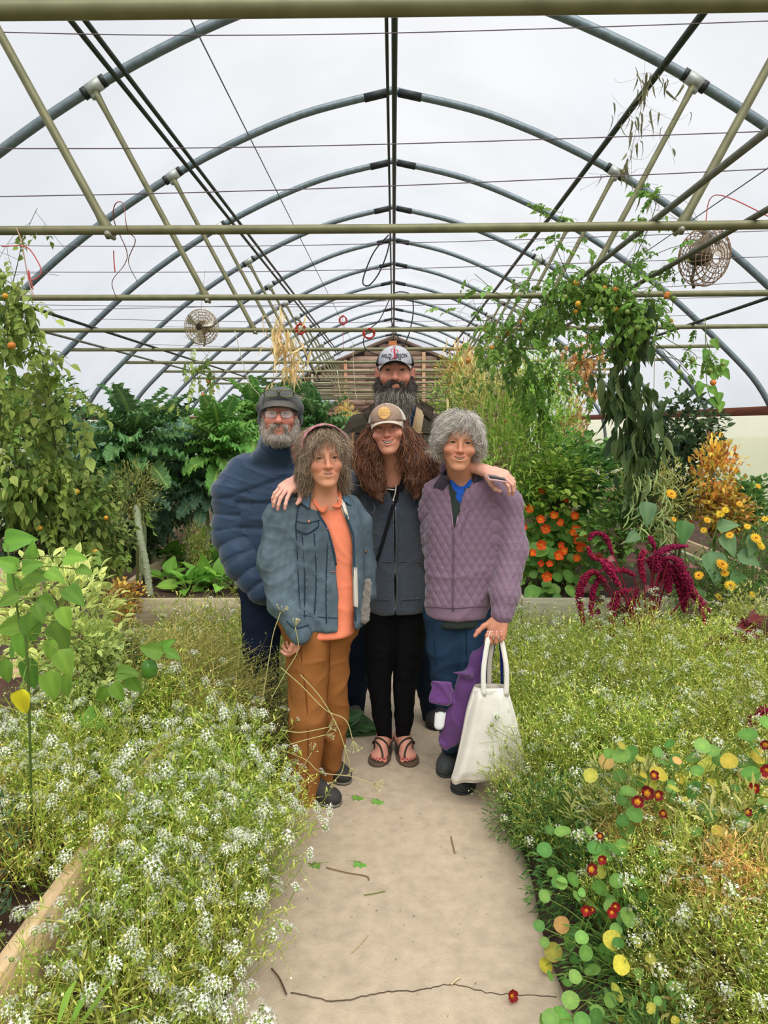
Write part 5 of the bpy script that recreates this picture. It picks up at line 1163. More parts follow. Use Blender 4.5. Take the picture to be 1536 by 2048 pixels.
def puff(V, N, wr=1):
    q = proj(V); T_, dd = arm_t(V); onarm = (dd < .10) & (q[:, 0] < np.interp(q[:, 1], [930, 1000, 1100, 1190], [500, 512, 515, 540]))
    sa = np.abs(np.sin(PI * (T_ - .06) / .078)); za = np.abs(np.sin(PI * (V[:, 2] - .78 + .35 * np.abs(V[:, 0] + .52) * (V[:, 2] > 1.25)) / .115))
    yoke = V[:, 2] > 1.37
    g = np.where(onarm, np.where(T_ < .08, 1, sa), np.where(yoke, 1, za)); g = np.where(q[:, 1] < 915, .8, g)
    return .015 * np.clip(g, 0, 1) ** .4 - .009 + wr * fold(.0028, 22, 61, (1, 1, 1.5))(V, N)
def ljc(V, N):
    g = (puff(V, N, 0) + .009) / .015; c = np.broadcast_to(A(*lin(46, 64, 88)), V.shape) * (.45 + .55 * np.clip(g * 1.15, 0, 1) ** .6)[:, None]; q = proj(V)  # shade in the grooves between puffs is painted into the jacket colour
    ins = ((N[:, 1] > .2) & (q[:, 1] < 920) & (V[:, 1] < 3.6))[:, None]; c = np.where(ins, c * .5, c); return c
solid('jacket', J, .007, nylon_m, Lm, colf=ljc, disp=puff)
for pts in () and ([(436, 972), (468, 962), (500, 978)], [(428, 1012), (465, 1004), (506, 1018)], [(424, 1050), (465, 1047), (510, 1057)], [(430, 1088), (470, 1094), (515, 1087)], [(446, 1124), (482, 1126), (520, 1110)], [(466, 1150), (500, 1152), (526, 1136)], [(452, 960), (446, 1010), (448, 1060)], [(515, 1010), (545, 1003), (575, 1002)], [(518, 1052), (545, 1050), (570, 1052)]): seam(lj, pts, .0028, nylon_m, Lm, col=lin(22, 34, 52), off=.004)
seam(lj, [(470, 925), (480, 950), (500, 985), (505, 1030)], .003, nylon_m, Lm, col=lin(28, 42, 62)); seam(lj, [(500, 962), (535, 945), (580, 935)], .003, nylon_m, Lm, col=lin(28, 42, 62))
leaf_cloth(lj, [(528, 872), (522, 892), (570, 930), (578, 902)], nylon_m, Lm, 'collar', lin(44, 64, 92), .02)
S = SDF(); S.chain(wp([(530, 1180, 3.62), (520, 1290, 3.62), (530, 1400, 3.66), (545, 1490, 3.72)]), (.125, .09, .075, .068), .03); S.chain(wp([(600, 1180, 3.62), (615, 1290, 3.62), (625, 1400, 3.66), (628, 1480, 3.7)]), (.125, .09, .075, .068), .03)
solid('jeans', S, .012, denim_m, Lm, lin(30, 40, 62), fold(.005, 18, 71, (1, 1, .6)))
shoe(Lm, (W(545, 1500, 3.8)[0], 3.84), (W(548, 1510, 3.55)[0], 3.58), .053, .08, lin(50, 46, 44), lin(40, 38, 36), leather_m); shoe(Lm, (W(628, 1500, 3.8)[0], 3.82), (W(632, 1510, 3.55)[0], 3.56), .053, .08, lin(50, 46, 44), lin(40, 38, 36), leather_m)
wb_c = [A(*lin(196, 186, 176)), A(*lin(220, 212, 204)), A(*lin(158, 146, 136)), A(*lin(128, 112, 100))]
B_ = SDF(); B_.ell((0, -.062, -.108), (.058, .042, .034), .03)
for sg in (-1, 1): B_.chain([(sg * .070, -.002, -.02), (sg * .067, -.02, -.06), (sg * .05, -.05, -.1)], (.010, .016, .022), .012); B_.chain([(sg * .003, -.1, -.05), (sg * .026, -.091, -.056), (sg * .034, -.082, -.08)], (.006, .008, .010), .008)
B_.ell((0, -.1, -.064), (.02, .014, .0055), .003, 'd')
bo, BV, BN, _ = solid('beard', B_, .004, hair_m, Lm, lin(150, 138, 128), fold(.003, 90, 6, (1, 1, .4)), xf=Xl); beard_fur(Lm, bo, Xl, BV, BN, 1500, wb_c, .026, .0009, k=5, curl=.002)
# ear-flap cap with a grey peak, safety glasses pushed up on it
S = SDF(); S.ell((0, .015, .045), (.092, .112, .075), .01)
for sg in (-1, 1): S.chain([(sg * .084, .02, .03), (sg * .080, .02, -.03), (sg * .074, .01, -.06)], (.02, .016, .01), .02)
S.ell((0, .07, -.02), (.08, .05, .07), .03); S.ell((0, -.095, -.035), (.068, .085, .062), .008, 'd'); S.ell((0, -.02, -.09), (.07, .10, .06), .008, 'd')
caps = copysdf(S); solid('cap', S, .004, fleece_m, Lm, lin(30, 31, 34), fold(.003, 50, 6), xf=Xl)
G = []
for vv in np.linspace(0, 1, 9):
    row = []
    for uu in np.linspace(-1, 1, 25):
        th = uu * 1.2; row.append((.088 * math.sin(th), -.102 * math.cos(th) + .015 - .05 * (1 - abs(uu) ** 2.4) * vv, .048 - .018 * vv - .018 * uu * uu + .014 * (1 - vv)))
    G.append(row)
G = np.array(G); full = np.concatenate([G, (G - A(0, 0, .004))[::-1]]); MB().grid(Xl(full.reshape(-1, 3)).reshape(full.shape), np.concatenate([np.broadcast_to(A(*lin(96, 94, 88)), (225, 3)), np.broadcast_to(A(*lin(40, 40, 40)), (225, 3))])).build('peak', capm, Lm)
gl_m = bpy.data.materials.new('lens'); gl_m.use_nodes = True; bs = gl_m.node_tree.nodes['Principled BSDF']; bs.inputs['Base Color'].default_value = (.85, .88, .88, 1); bs.inputs['Roughness'].default_value = .03; bs.inputs['Alpha'].default_value = .22; bs.inputs['Specular IOR Level'].default_value = 1.0
def glasses(T_, X, z, y, r_, col, lens, label, tiltz=0, w=.026, hgt=.016, wr=.0011):
    t = thing('glasses', X(A(0, y, z)), label, 'glasses'); b = MB(); O = tuple(parent_org(t))
    for sg in (-1, 1):
        a = np.linspace(0, 2 * PI, 33); cx = sg * .033; k = .75
        px_ = cx + w * np.sign(np.cos(a)) * np.abs(np.cos(a)) ** k; pz = z + hgt * np.sign(np.sin(a)) * np.abs(np.sin(a)) ** k; P = np.stack([px_, y + (np.abs(px_) ** 2) * 3.5 + (pz - z) * tiltz, pz], 1)
        b.tube(X(P), wr, 6, col); lm = MB(); c_ = P.mean(0); rings = np.array([c_ + (P - c_) * q for q in (.02, .5, .98)]); lm.grid(X(rings.reshape(-1, 3)).reshape(rings.shape)); lm.build('lens', gl_m if not lens else lens, t)
        b.tube(X([(sg * .0585, y + .012, z + .004), (sg * .074, y + .03, z + .004), (sg * .078, y + .07, z + .002)]), wr, 6, col)
    b.tube(X(spline([(-.008, y + .002, z + .002), (0, y - .002, z + .006), (.008, y + .002, z + .002)], 4)), wr, 6, col); b.build('frame', metal_m, t); return t
glasses(Lm, Xl, -.004, -.112, .01, lin(90, 84, 80), None, 'clear oval spectacles worn by the blue jacket man')
yel = mat('yellow_plastic', lin(150, 150, 50), .4, vc=False)
t = glasses(Lm, Xl, .083, -.112, .01, lin(110, 112, 50), None, 'yellow-green safety glasses pushed up on the black cap', tiltz=-.9, w=.03, hgt=.014, wr=.0022)

# ---------------------------------------------------------------- bag, raincoat
canvas = mat('canvas', (1, 1, 1), .92, noise=.05, nscale=20, bump=.35, bscale=350)
bt = thing('tote_bag', W(985, 1372, 2.97), 'cream canvas tote bag hanging from the purple jacket woman hand', 'bag')
rows = [(1372, 947, 1012, .030), (1385, 942, 1016, .034), (1420, 932, 1026, .045), (1460, 924, 1036, .052), (1500, 915, 1044, .055), (1535, 906, 1050, .05), (1552, 901, 1050, .035), (1562, 903, 1040, .012)]
G = []
nb = 48
for k, q in enumerate(spline(np.array([(a, b_, c) for a, b_, c, _ in rows]), 5)):
    dep = np.interp(q[0], [r_[0] for r_ in rows], [r_[3] for r_ in rows]); l, r_ = W(q[1], q[0], 2.97), W(q[2], q[0], 2.97); th = np.arange(nb) * 2 * PI / nb
    cx = (l[0] + r_[0]) / 2; rx = (r_[0] - l[0]) / 2; cs, sn = np.cos(th), np.sin(th); P = np.stack([cx + rx * np.sign(cs) * np.abs(cs) ** .7, 2.97 + dep * np.sign(sn) * np.abs(sn) ** .8, np.full(nb, l[2]) + .012 * np.cos(th * 1.0) * (q[0] - 1372) / 190], 1)
    a = min(1, k / 6); P[:, 1] += a * .008 * np.sin(th * 7 + k * .12) + a * .013 * snoise(P * A(1, 1, .3), 30, 5); G.append(P)
G = np.array(G); b = MB().grid(G[::-1], lin(232, 228, 218), wrap=True); b.grid((G[:6] * A(1, 1, 1) + (G[:6].mean(1, keepdims=True) - G[:6]) * .05), lin(200, 192, 176), wrap=True)
b.l.append(np.arange(nb) + 0); b.n.append(np.array([nb])); b.build('bag_body', canvas, bt)
bagf = [G[8], ]
b = MB()
for yy in (1383, 1387): b.tube([W(x, yy, 2.97 - .034 * math.sqrt(max(0, 1 - ((x - 979) / 37) ** 2)) - .0035) for x in range(944, 1015, 4)], .0008, 4, lin(190, 180, 160))
b.build('stitching', canvas, bt)
def band(pts, w, col, name, m, par, thick=.002):
    P = spline(np.array(pts), 6); Wd = A(w, 0, 0); G = np.stack([P - Wd - A(0, thick, 0), P + Wd - A(0, thick, 0), P + Wd + A(0, thick, 0), P - Wd + A(0, thick, 0)], 1); return MB().grid(G, col, wrap=True, cap=True).build(name, m, par, smooth=False)
band([W(966, 1392, 2.93), W(966, 1340, 2.94), W(974, 1285, 2.96), W(980, 1262, 2.985)], .010, lin(232, 228, 218), 'handle', canvas, bt)
band([W(1011, 1392, 2.935), W(1012, 1340, 2.95), W(1004, 1290, 2.98), W(998, 1272, 3.0)], .010, lin(226, 220, 210), 'handle', canvas, bt)
band([W(977, 1378, 3.0), W(978, 1330, 3.0), W(984, 1285, 3.0), W(986, 1268, 3.01)], .009, lin(200, 190, 178), 'handle', canvas, bt)
lb = thing('lanyard', W(975, 1270, 3.0), 'bright blue strap hanging beside the tote bag handle', 'strap')
band([W(962, 1362, 2.995), W(966, 1310, 3.0), W(978, 1272, 3.0)], .006, lin(40, 50, 160), 'strap_front', cotton_m, lb); band([W(1003, 1368, 3.0), W(1002, 1320, 3.0), W(999, 1280, 3.01)], .006, lin(26, 34, 96), 'strap_back', cotton_m, lb)
rc = thing('raincoat', W(930, 1350, 3.05), 'purple raincoat draped from the hand beside the tote bag', 'coat')
S = SDF(); S.chain(wp([(985, 1270, 3.04), (962, 1320, 3.04), (935, 1375, 3.03), (912, 1440, 3.03), (902, 1480, 3.03)]), (.02, .03, .042, .048, .035), .03, sq=(1, .6, 1)); S.cone(W(905, 1440, 3.03), W(885, 1488, 3.03), .035, .022, .02, sq=(1, .6, 1)); S.cone(W(938, 1350, 3.0), W(906, 1345, 3.0), .02, .008, .02)
solid('coat', S, .0055, nylon_m, rc, lin(88, 52, 104), fold(.010, 26, 19, (1, 1, .5)))
S = SDF().box(W(880, 1384, 3.0), (.044, .011, .048), .008, .01, R=rotm(0, 10, 12)); S.cone(W(890, 1385, 3.02), W(915, 1400, 3.03), .03, .03, .02, sq=(1, .5, 1)); solid('sleeve', S, .005, nylon_m, rc, lin(98, 56, 116), fold(.006, 40, 29, (.5, 1, 1)))
S = SDF().cone(W(880, 1425, 3.01), W(877, 1450, 3.01), .024, .022, .01, sq=(1, .5, 1)); solid('reflective_cuff', S, .005, nylon_m, rc, colf=lambda V, N: np.where((proj(V)[:, 1] > 1425)[:, None], A(*lin(225, 228, 230)), A(*lin(24, 22, 28))))
# ================================================================ plants
leaf_m = mat('leaf', (1.72, 1.68, 1.4), .55, noise=.12, nscale=30, transl=.32, objrand=.22, spec=.3)
petal_m = mat('petal', (1.12, 1.12, 1.1), .7, transl=.3, objrand=.1)
stem_m = mat('stem', (1, 1, 1), .7, noise=.12, nscale=30, objrand=.1)
fruit_m = mat('fruit_skin', (1, 1, 1), .25, objrand=.12, spec=.5)
PR = np.random.default_rng(21)
def leafT(prof, nu=2, nv=5, curl=.25, foldz=.25, wav=0.0, wf=9, w=.5, edge=None, mid=None, ragged=0.0):
    """leaf along +Y (0..1), half width w*prof(t); returns V, F, C"""
    t = np.linspace(0, 1, nv)[:, None]; s = np.linspace(-1, 1, nu * 2 + 1)[None]; wd = w * np.array([prof(x) for x in t[:, 0]])[:, None]
    x = s * wd * (1 + ragged * np.sin(t * 47 + s * 3) * np.abs(s)); y = t + 0 * s + ragged * .3 * np.sin(t * 31) * np.abs(s)
    z = foldz * np.abs(x) - curl * t ** 2 + wav * np.abs(s) ** 2 * np.sin(t * wf * 6.28 + s * 1.3)
    V = np.stack([x, y, z], -1).reshape(-1, 3); n = nu * 2 + 1; i = np.arange(nv - 1)[:, None]; j = np.arange(n - 1)[None]
    Fq = np.stack([i * n + j, i * n + j + 1, (i + 1) * n + j + 1, (i + 1) * n + j], -1).reshape(-1, 4)
    C = np.ones((nv, n, 3)) * (.9 + .2 * np.abs(s) + 0 * t)[..., None]
    if mid is not None: C[:, nu] = mid
    if edge is not None: C[:, 0] = edge; C[:, -1] = edge
    return V, Fq, C.reshape(-1, 3)
ovate = lambda t: math.sin(PI * t ** .75) ** .9 if t < 1 else 0
lance = lambda t: math.sin(PI * t ** .9) ** 1.2 if t < 1 else 0
heart = lambda t: (math.sin(PI * min(1, t ** .55)) ** .8 if 0 < t < 1 else .15 if t == 0 else 0)
L_ov = leafT(ovate, 1, 4, .25, .3, w=.32); L_la = leafT(lance, 1, 3, .2, .2, w=.12); L_big = leafT(heart, 2, 9, .28, .35, wav=.03, wf=1.5, w=.36, mid=A(1.25, 1.2, 1.1))
L_bigy = leafT(heart, 2, 9, .4, .45, wav=.05, wf=1.2, w=.36)
L_tiny = (A([0, 0, 0], [.12, .5, .02], [0, 1, -.08], [-.12, .5, .02]), np.array([[0, 1, 2, 3]]), np.ones((4, 3)))
def roundT(n=12, cup=.12, cc=A(1.35, 1.3, 1.2)):
    a = np.arange(n) * 2 * PI / n; V = [[0, 0, -cup]]; C = [cc]
    for r_, z, c in ((.55, -cup * .35, 1.0), (1, 0, .95)):
        for k, t in enumerate(a): V.append([r_ * math.cos(t) * (1 + .05 * math.sin(3 * t)), r_ * math.sin(t), z + .05 * math.sin(4 * t) * r_]); C.append(A(1, 1, 1) * (c * (1.12 if k % 2 == 0 else .96)))
    T_ = [[0, 1 + k, 1 + (k + 1) % n, 1 + (k + 1) % n] for k in range(n)]; Q = [[1 + k, 1 + n + k, 1 + n + (k + 1) % n, 1 + (k + 1) % n] for k in range(n)]
    return np.array(V), [np.array([q[:3] for q in T_]), np.array(Q)], np.array(C)
def mesh_of(name, T, col, m=leaf_m, extra=None):
    b = MB(); V, Fc, C = T; c = C * np.asarray(col)
    if isinstance(Fc, list):
        b.add(V, Fc[0], c)
        for f in Fc[1:]: b.l.append(f.ravel()); b.n.append(np.full(len(f), f.shape[1]))
    else: b.add(V, Fc, c)
    if extra: extra(b)
    return b.mesh(name, m)
def rdir(n, rg, up=0.0, lo=-1):
    d = rg.normal(size=(n, 3)); d[:, 2] += up; return d / np.linalg.norm(d, axis=1, keepdims=True)
def put_many(name, mes, par, P, D, S, rg, roll=.5, up=(0, 0, 1), org=None, **kw):
    R = frames(D, rg.normal(size=len(P)) * roll, up); o = parent_org(par) if org is None else org; out = []
    for i in range(len(P)): out.append(put(name, mes[rg.integers(0, len(mes))], m4(R[i], P[i] - o, float(S[i])), par, **kw))
    return out
def palette(cols): return np.array([lin(*c) for c in cols])
def pick(cols, n, rg, v=.2): return cols[rg.integers(0, len(cols), n)] * rg.uniform(1 - v, 1 + v, n)[:, None]

# ---- sweet alyssum -----------------------------------------------------------
GA = palette([(150, 166, 66), (122, 146, 56), (170, 180, 96), (104, 132, 54), (176, 176, 100)])
def stems(n, rad, hgt, rg, lean=(0, 0), k=5, out=.8):
    a = rg.uniform(0, 6.3, n); r = np.sqrt(rg.uniform(0, 1, n)) * rad; b0 = np.stack([np.cos(a) * r * .35, np.sin(a) * r * .35, 0 * r], 1)
    tip = np.stack([np.cos(a) * r * (1 + out * .4) + lean[0] * hgt, np.sin(a) * r * (1 + out * .4) + lean[1] * hgt, hgt * rg.uniform(.55, 1.05, n) * (1 - .45 * (r / rad) ** 2)], 1)
    t = np.linspace(0, 1, k)[None, :, None]; w = rg.normal(size=(n, 1, 3)) * .04; P = b0[:, None] * (1 - t) + tip[:, None] * (t ** 1.15) + w * np.sin(t * PI) + rg.normal(size=(n, 1, 3)) * .02 * np.sin(t * 2 * PI)
    P[..., 2] = b0[:, None, 2] + tip[:, None, 2] * (1 - (1 - t[..., 0]) ** 1.5)
    return P
def alyssum_mesh(seed, n=130, rad=.22, hgt=.42, lean=(0, 0), specks=260, leaves=1100, cols=GA, seedc=None, lw=.026):
    rg = np.random.default_rng(seed); P = stems(n, rad, hgt, rg, lean); b = MB(); b.tubes(P, .0011, 3, pick(cols, n, rg), cap=False)
    br = P[:, 2:4].reshape(-1, 3); m = len(br); d = rdir(m, rg, .8) * rg.uniform(.04, .10, m)[:, None]; B2 = br[:, None] + d[:, None] * np.linspace(0, 1, 3)[None, :, None] + A(0, 0, .0)
    b.tubes(B2, .0008, 3, pick(cols, m, rg), cap=False)
    def along(cnt, lo=.25):
        i = rg.integers(0, n, cnt); u = rg.uniform(lo, 1, cnt) * 3.999; j = u.astype(int); f = (u - j)[:, None]; return P[i, j] * (1 - f) + P[i, j + 1] * f
    Q = along(leaves); b.inst(L_tiny, Q + rg.normal(size=Q.shape) * .008, frames(rdir(leaves, rg, .5)), rg.uniform(.6, 1.3, leaves) * lw * A(1, 1, 1)[0], pick(cols, leaves, rg))
    Q = np.concatenate([along(specks, .5), B2[rg.integers(0, m, specks), 2]]); k = len(Q); c = pick(palette([(226, 228, 206), (208, 216, 170), (190, 200, 120)]), k, rg, .1) if seedc is None else pick(seedc, k, rg)
    b.inst((A([-1, -1, 0], [1, -1, 0], [1, 1, 0], [-1, 1, 0]), np.array([[0, 1, 2, 3]])), Q + rg.normal(size=Q.shape) * .012, frames(rdir(k, rg)), rg.uniform(.0014, .003, k), c)
    tips = np.concatenate([P[:, -1]]); return b.mesh('foliage', leaf_m), tips, P[:, -1] - P[:, -2]
def head_mesh(seed, r=.013, n=30):
    rg = np.random.default_rng(seed); a = np.arange(n) * 2.4; u = np.sqrt(np.arange(n) / n); th = u * 1.45; N_ = np.stack([np.sin(th) * np.cos(a), np.cos(th), np.sin(th) * np.sin(a)], 1)
    P = N_ * r * A(1, .75, 1) + rg.normal(size=N_.shape) * r * .08; b = MB(); e = .0036 * r / .013
    cross = (A([-.35, 0, 0], [0, 0, -1], [.35, 0, 0], [0, 0, 1], [0, 0, -.35], [1, 0, 0], [0, 0, .35], [-1, 0, 0]) * A(1, 1, 1), np.array([[0, 1, 2, 3], [4, 5, 6, 7]]))
    R = frames(np.cross(N_, A(.3, .2, .9)), None, (0, 1, 0)); R = np.stack([R[:, :, 0], N_, np.cross(R[:, :, 0], N_)], -1)
    b.inst(cross, P, R, np.full(n, e) * rg.uniform(.8, 1.3, n), pick(palette([(232, 234, 226), (214, 218, 204), (240, 240, 234)]), n, rg, .05))
    b.ball((0, r * .1, 0), (r * .5, r * .35, r * .5), lin(150, 165, 90), 5, 4); b.tube([(0, -.03, 0), (0, 0, 0)], .0009, 3, lin(140, 156, 70)); return b.mesh('flower_head', petal_m)
AL = [alyssum_mesh(s) for s in (1, 2, 3)]; AR = [alyssum_mesh(s, n=150, rad=.22, hgt=.48, specks=420, leaves=1000) for s in (5, 6, 7)]
FH = [head_mesh(s, r) for s, r in ((1, .020), (2, .016), (3, .023))]; FHs = [head_mesh(s, r, 18) for s, r in ((4, .016), (5, .020))]
def alyssum(x, y, z, s, nf, label, group, src, heads, rg, name='alyssum_plant', fs=1.0, cat='flowers', kill=None):
    me, tips, td = src[rg.integers(0, len(src))]; t = thing(name, (x, y, z), label, cat, group); a = rg.uniform(0, 6.3); Rz = rotm(0, 0, math.degrees(a)); sc = A(s, s, s * rg.uniform(.85, 1.15))
    M = m4(Rz, (0, 0, 0), sc); put('foliage', me, M, t, kind='stuff'); i = rg.permutation(len(tips))[:nf]
    for k in i:
        p = (tips[k] * sc) @ Rz.T; d = td[k] @ Rz.T; d = d / np.linalg.norm(d) + A(0, -.15, .5) + rg.normal(size=3) * .25; d /= np.linalg.norm(d)
        put('flower_head', heads[rg.integers(0, len(heads))], m4(frames(d[None], None, (0, 1, .1))[0], p + d * .022, float(rg.uniform(.75, 1.25) * fs)), t)
    return t
gL = 'alyssum plants of the drift left of the path'; lL = 'white alyssum plant in dense drift left of the path'
spotsL = [(-.66, 1.72, .02, 1.0), (-.52, 1.95, .02, .85), (-.80, 1.95, .03, 1.0), (-.62, 2.18, .03, 1.05), (-.50, 2.38, .02, .9), (-.84, 2.3, .08, 1.1), (-.68, 2.52, .05, 1.1), (-.50, 2.68, .02, .85), (-.86, 2.72, .1, 1.15), (-1.06, 2.15, .2, .95), (-1.1, 2.5, .22, 1.05), (-1.34, 2.3, .22, .8), (-1.3, 2.7, .22, 1.1), (-.66, 2.9, .05, 1.1), (-.95, 3.05, .2, 1.15), (-1.2, 3.05, .22, 1.05), (-1.5, 2.95, .22, .9), (-.48, 1.62, .02, .6), (-.92, 1.62, .05, .75)]
def spot_label(spots, i, what, side):
    sp = sorted(spots, key=lambda q: q[1]); rows = [sp[k:k + 4] for k in range(0, len(sp), 4)]
    for n, r_ in enumerate(rows):
        if spots[i] in r_:
            r2 = sorted(r_, key=lambda q: abs(q[0])); k = r2.index(spots[i]); c = ('nearest the path', 'second from the path', 'third from the path', 'farthest from the path')[k]
            w = ('front', 'second', 'third', 'fourth', 'fifth', 'sixth', 'seventh', 'eighth', 'ninth')[n]
            return '%s, %s row of the %s drift, %s' % (what, w, side, c)
for i_, (x, y, z, s) in enumerate(spotsL): alyssum(x, y, z, s, 46, spot_label(spotsL, i_, 'white alyssum plant', 'left'), gL, AL, FH, PR)
ORD = ('nearest the path', 'second from the path', 'third from the path', 'fourth from the path', 'fifth from the path', 'sixth from the path', 'seventh from the path', 'eighth from the path', 'ninth from the path')
def rank(sp, q): return ORD[sorted(sp, key=lambda e: (abs(e[0]), e[1])).index(q)]
sp_ = [(-1.5, 3.6, .22, .9), (-1.25, 3.8, .22, .9), (-1.0, 3.7, .2, .9), (-1.3, 4.3, .0, 1.2), (-1.05, 4.4, .0, 1.25), (-.85, 4.25, 0, 1.15), (-1.55, 4.3, 0, .95), (-.75, 4.0, 0, 1.1)]
for (x, y, z, s) in sp_: alyssum(x, y, z, s, 12, 'finer alyssum between the left beds behind the drift, ' + rank(sp_, (x, y, z, s)), 'alyssum plants between the left beds', AR, FHs, PR)
gR = 'alyssum plants of the drift right of the path'; lR = 'tall loose alyssum plant in the green drift right of the path'
spotsR = [(.62, 3.15, .02, 1.0), (.66, 3.45, .02, 1.1), (.74, 3.8, .02, 1.2), (.8, 4.15, .02, 1.2), (.68, 4.5, .02, 1.05), (.88, 3.3, .1, 1.15), (.95, 3.65, .15, 1.2), (1.05, 4.0, .18, 1.15), (1.05, 4.4, .02, 1.15), (1.15, 3.2, .2, 1.0), (1.2, 3.55, .2, 1.15), (1.35, 3.85, .2, 1.1), (1.3, 4.3, .05, 1.1), (1.45, 3.3, .2, 1.05), (1.55, 3.6, .2, 1.15), (1.65, 4.0, .2, 1.1), (1.62, 4.4, .05, 1.0), (1.85, 3.7, .2, 1.1), (1.95, 4.1, .2, 1.1), (1.9, 4.5, .1, 1.1), (2.2, 3.9, .2, 1.0), (2.3, 4.3, .1, 1.1), (.56, 2.85, .02, .95), (.78, 2.95, .1, 1.05), (1.0, 2.85, .2, 1.0), (1.25, 2.85, .2, 1.0), (1.5, 2.95, .2, 1.0), (1.72, 3.3, .2, 1.05), (.6, 2.55, .02, .8), (.82, 2.6, .08, .9), (.55, 4.75, 0, .9), (.85, 4.75, 0, 1.0), (1.15, 4.75, 0, .9)]
for i_, (x, y, z, s) in enumerate(spotsR): alyssum(x, y, z, s * (.8 if y > 3.9 and x > 1.0 else .95), 22 if y < 4 else 26, spot_label(spotsR, i_, 'loose green alyssum', 'right'), gR, AR, FHs, PR)
sp_ = [(.95, 2.3, .2, .85), (.8, 2.0, .15, .75), (1.05, 1.95, .2, .8), (.9, 1.7, .2, .75), (1.2, 2.4, .2, .9), (.72, 1.78, .08, .6), (.92, 1.55, .12, .65), (1.1, 1.68, .2, .7), (.7, 2.15, .08, .65)]
for (x, y, z, s) in sp_: alyssum(x, y, z, s, 20, 'alyssum tangled with the red nasturtiums at lower right, ' + rank(sp_, (x, y, z, s)), 'alyssum plants at lower right', AR, FHs, PR)
# ---- coriander / dill gone to seed, leaning towards the path
GD = palette([(158, 152, 96), (140, 142, 82), (172, 160, 110), (120, 128, 72)]); SD = palette([(170, 156, 104), (150, 146, 84), (190, 180, 130)])
DI = [alyssum_mesh(s, n=150, rad=.2, hgt=.55, lean=(.32, -.1), specks=520, leaves=500, cols=GD, seedc=SD, lw=.02) for s in (11, 12)]
sp_ = [(-1.25, 3.2, .22, 1.0), (-1.05, 3.3, .22, 1.05), (-.9, 3.15, .15, 1.0), (-1.15, 3.45, .22, 1.1), (-.85, 3.4, .1, 1.05), (-1.35, 3.4, .22, 1.0), (-.72, 3.2, .05, .9)]
for (x, y, z, s) in sp_:
    t = thing('coriander_plant', (x, y, z), 'pale seeding coriander leaning towards the tan trousers, ' + rank(sp_, (x, y, z, s)), 'herb', 'coriander plants gone to seed'); put('foliage', DI[PR.integers(0, 2)][0], m4(np.eye(3), (0, 0, 0), s), t, kind='stuff')
# ---- pepper plant, far left front: every leaf placed singly
PG = lin(92, 128, 50); ML = [mesh_of('leaf', L_big, PG), mesh_of('leaf', L_big, lin(80, 116, 46))]; MY = mesh_of('leaf', L_bigy, lin(190, 188, 40))
def pepper(base, d, leaves, stem, label, dd=.12, name='pepper_plant', me=None):
    t = thing(name, base, label, 'vegetable plant'); o = parent_org(t); b = MB(); P = np.array([W(x, y, d + e) for x, y, e in stem]); P = np.concatenate([[np.asarray(base, float)], P]); b.tube(P, np.linspace(.004, .002, len(P)), 6, lin(96, 118, 52), smooth=5); b.build('stem', stem_m, t)
    Ps = spline(P, 8)
    for (x, y, L_, ang, *r_) in leaves:
        e = PR.uniform(-dd, dd); p = W(x, y, d + e); a = math.radians(ang); D = A(math.cos(a), -.25 + PR.uniform(-.2, .2), math.sin(a)); D /= np.linalg.norm(D); s = L_ * (d + e) / 1500 * 1.1; q = p - D * s * .5
        k = np.argmin(np.linalg.norm(Ps - q, axis=1)); MB().tube(spline([Ps[k], (Ps[k] + q) / 2 + A(0, 0, .01), q], 4), .0016, 4, lin(110, 136, 56)).build('petiole', stem_m, t)
        m = MY if (r_ and r_[0] == 'y') else (me or ML)[PR.integers(0, 2)]
        put('leaf', m, m4(frames(D[None], A(PR.normal() * .25), (0, -1, .45))[0], q - o, s), t)
pepper((-1.14, 2.2, .22), 1.95, [(31, 1078, 62, 10), (144, 1113, 46, 5), (58, 1130, 42, 20), (72, 1150, 48, -10), (8, 1125, 45, 150), (90, 1207, 46, -30), (145, 1190, 50, -35), (14, 1254, 56, 190), (58, 1256, 58, -88), (36, 1292, 50, -95), (117, 1272, 62, -65), (126, 1236, 46, -70), (55, 1350, 64, -92), (5, 1344, 52, -100), (126, 1326, 56, -60), (98, 1372, 58, -80), (126, 1374, 48, -100), (38, 1406, 52, -90, 'y'), (43, 1175, 42, -140), (10, 1198, 44, -160), (106, 1150, 40, -20), (166, 1140, 30, -10), (60, 1100, 36, 80), (20, 1160, 40, 120), (75, 1225, 40, -60), (20, 1300, 48, -120), (95, 1300, 42, -110)], [(50, 1330, 0), (34, 1250, 0), (22, 1160, 0), (10, 1095, 0)], 'broad-leaved pepper plant at the far left edge in front of variegated sage')
t_ = pepper((-1.35, 2.7, .22), 2.55, [(300, 1300, 46, 160), (250, 1345, 44, 10), (330, 1290, 34, 40), (232, 1385, 40, -60), (185, 1440, 56, -20), (265, 1370, 40, -50), (200, 1390, 36, -120), (345, 1310, 30, -20)], [(270, 1400, 0), (280, 1350, 0), (300, 1310, 0)], 'low pepper plant with one green fruit among white alyssum')
b = MB(); c = W(296, 1338, 2.5); th = np.linspace(.05, 3.05, 12)[:, None]; ph = np.arange(20)[None] * 2 * PI / 20; lob = 1 + .09 * np.cos(ph * 4); G = np.stack([.026 * np.sin(th) ** .7 * lob * np.cos(ph), .026 * np.sin(th) ** .7 * lob * np.sin(ph), .033 * np.cos(th) + 0 * ph], -1) + c
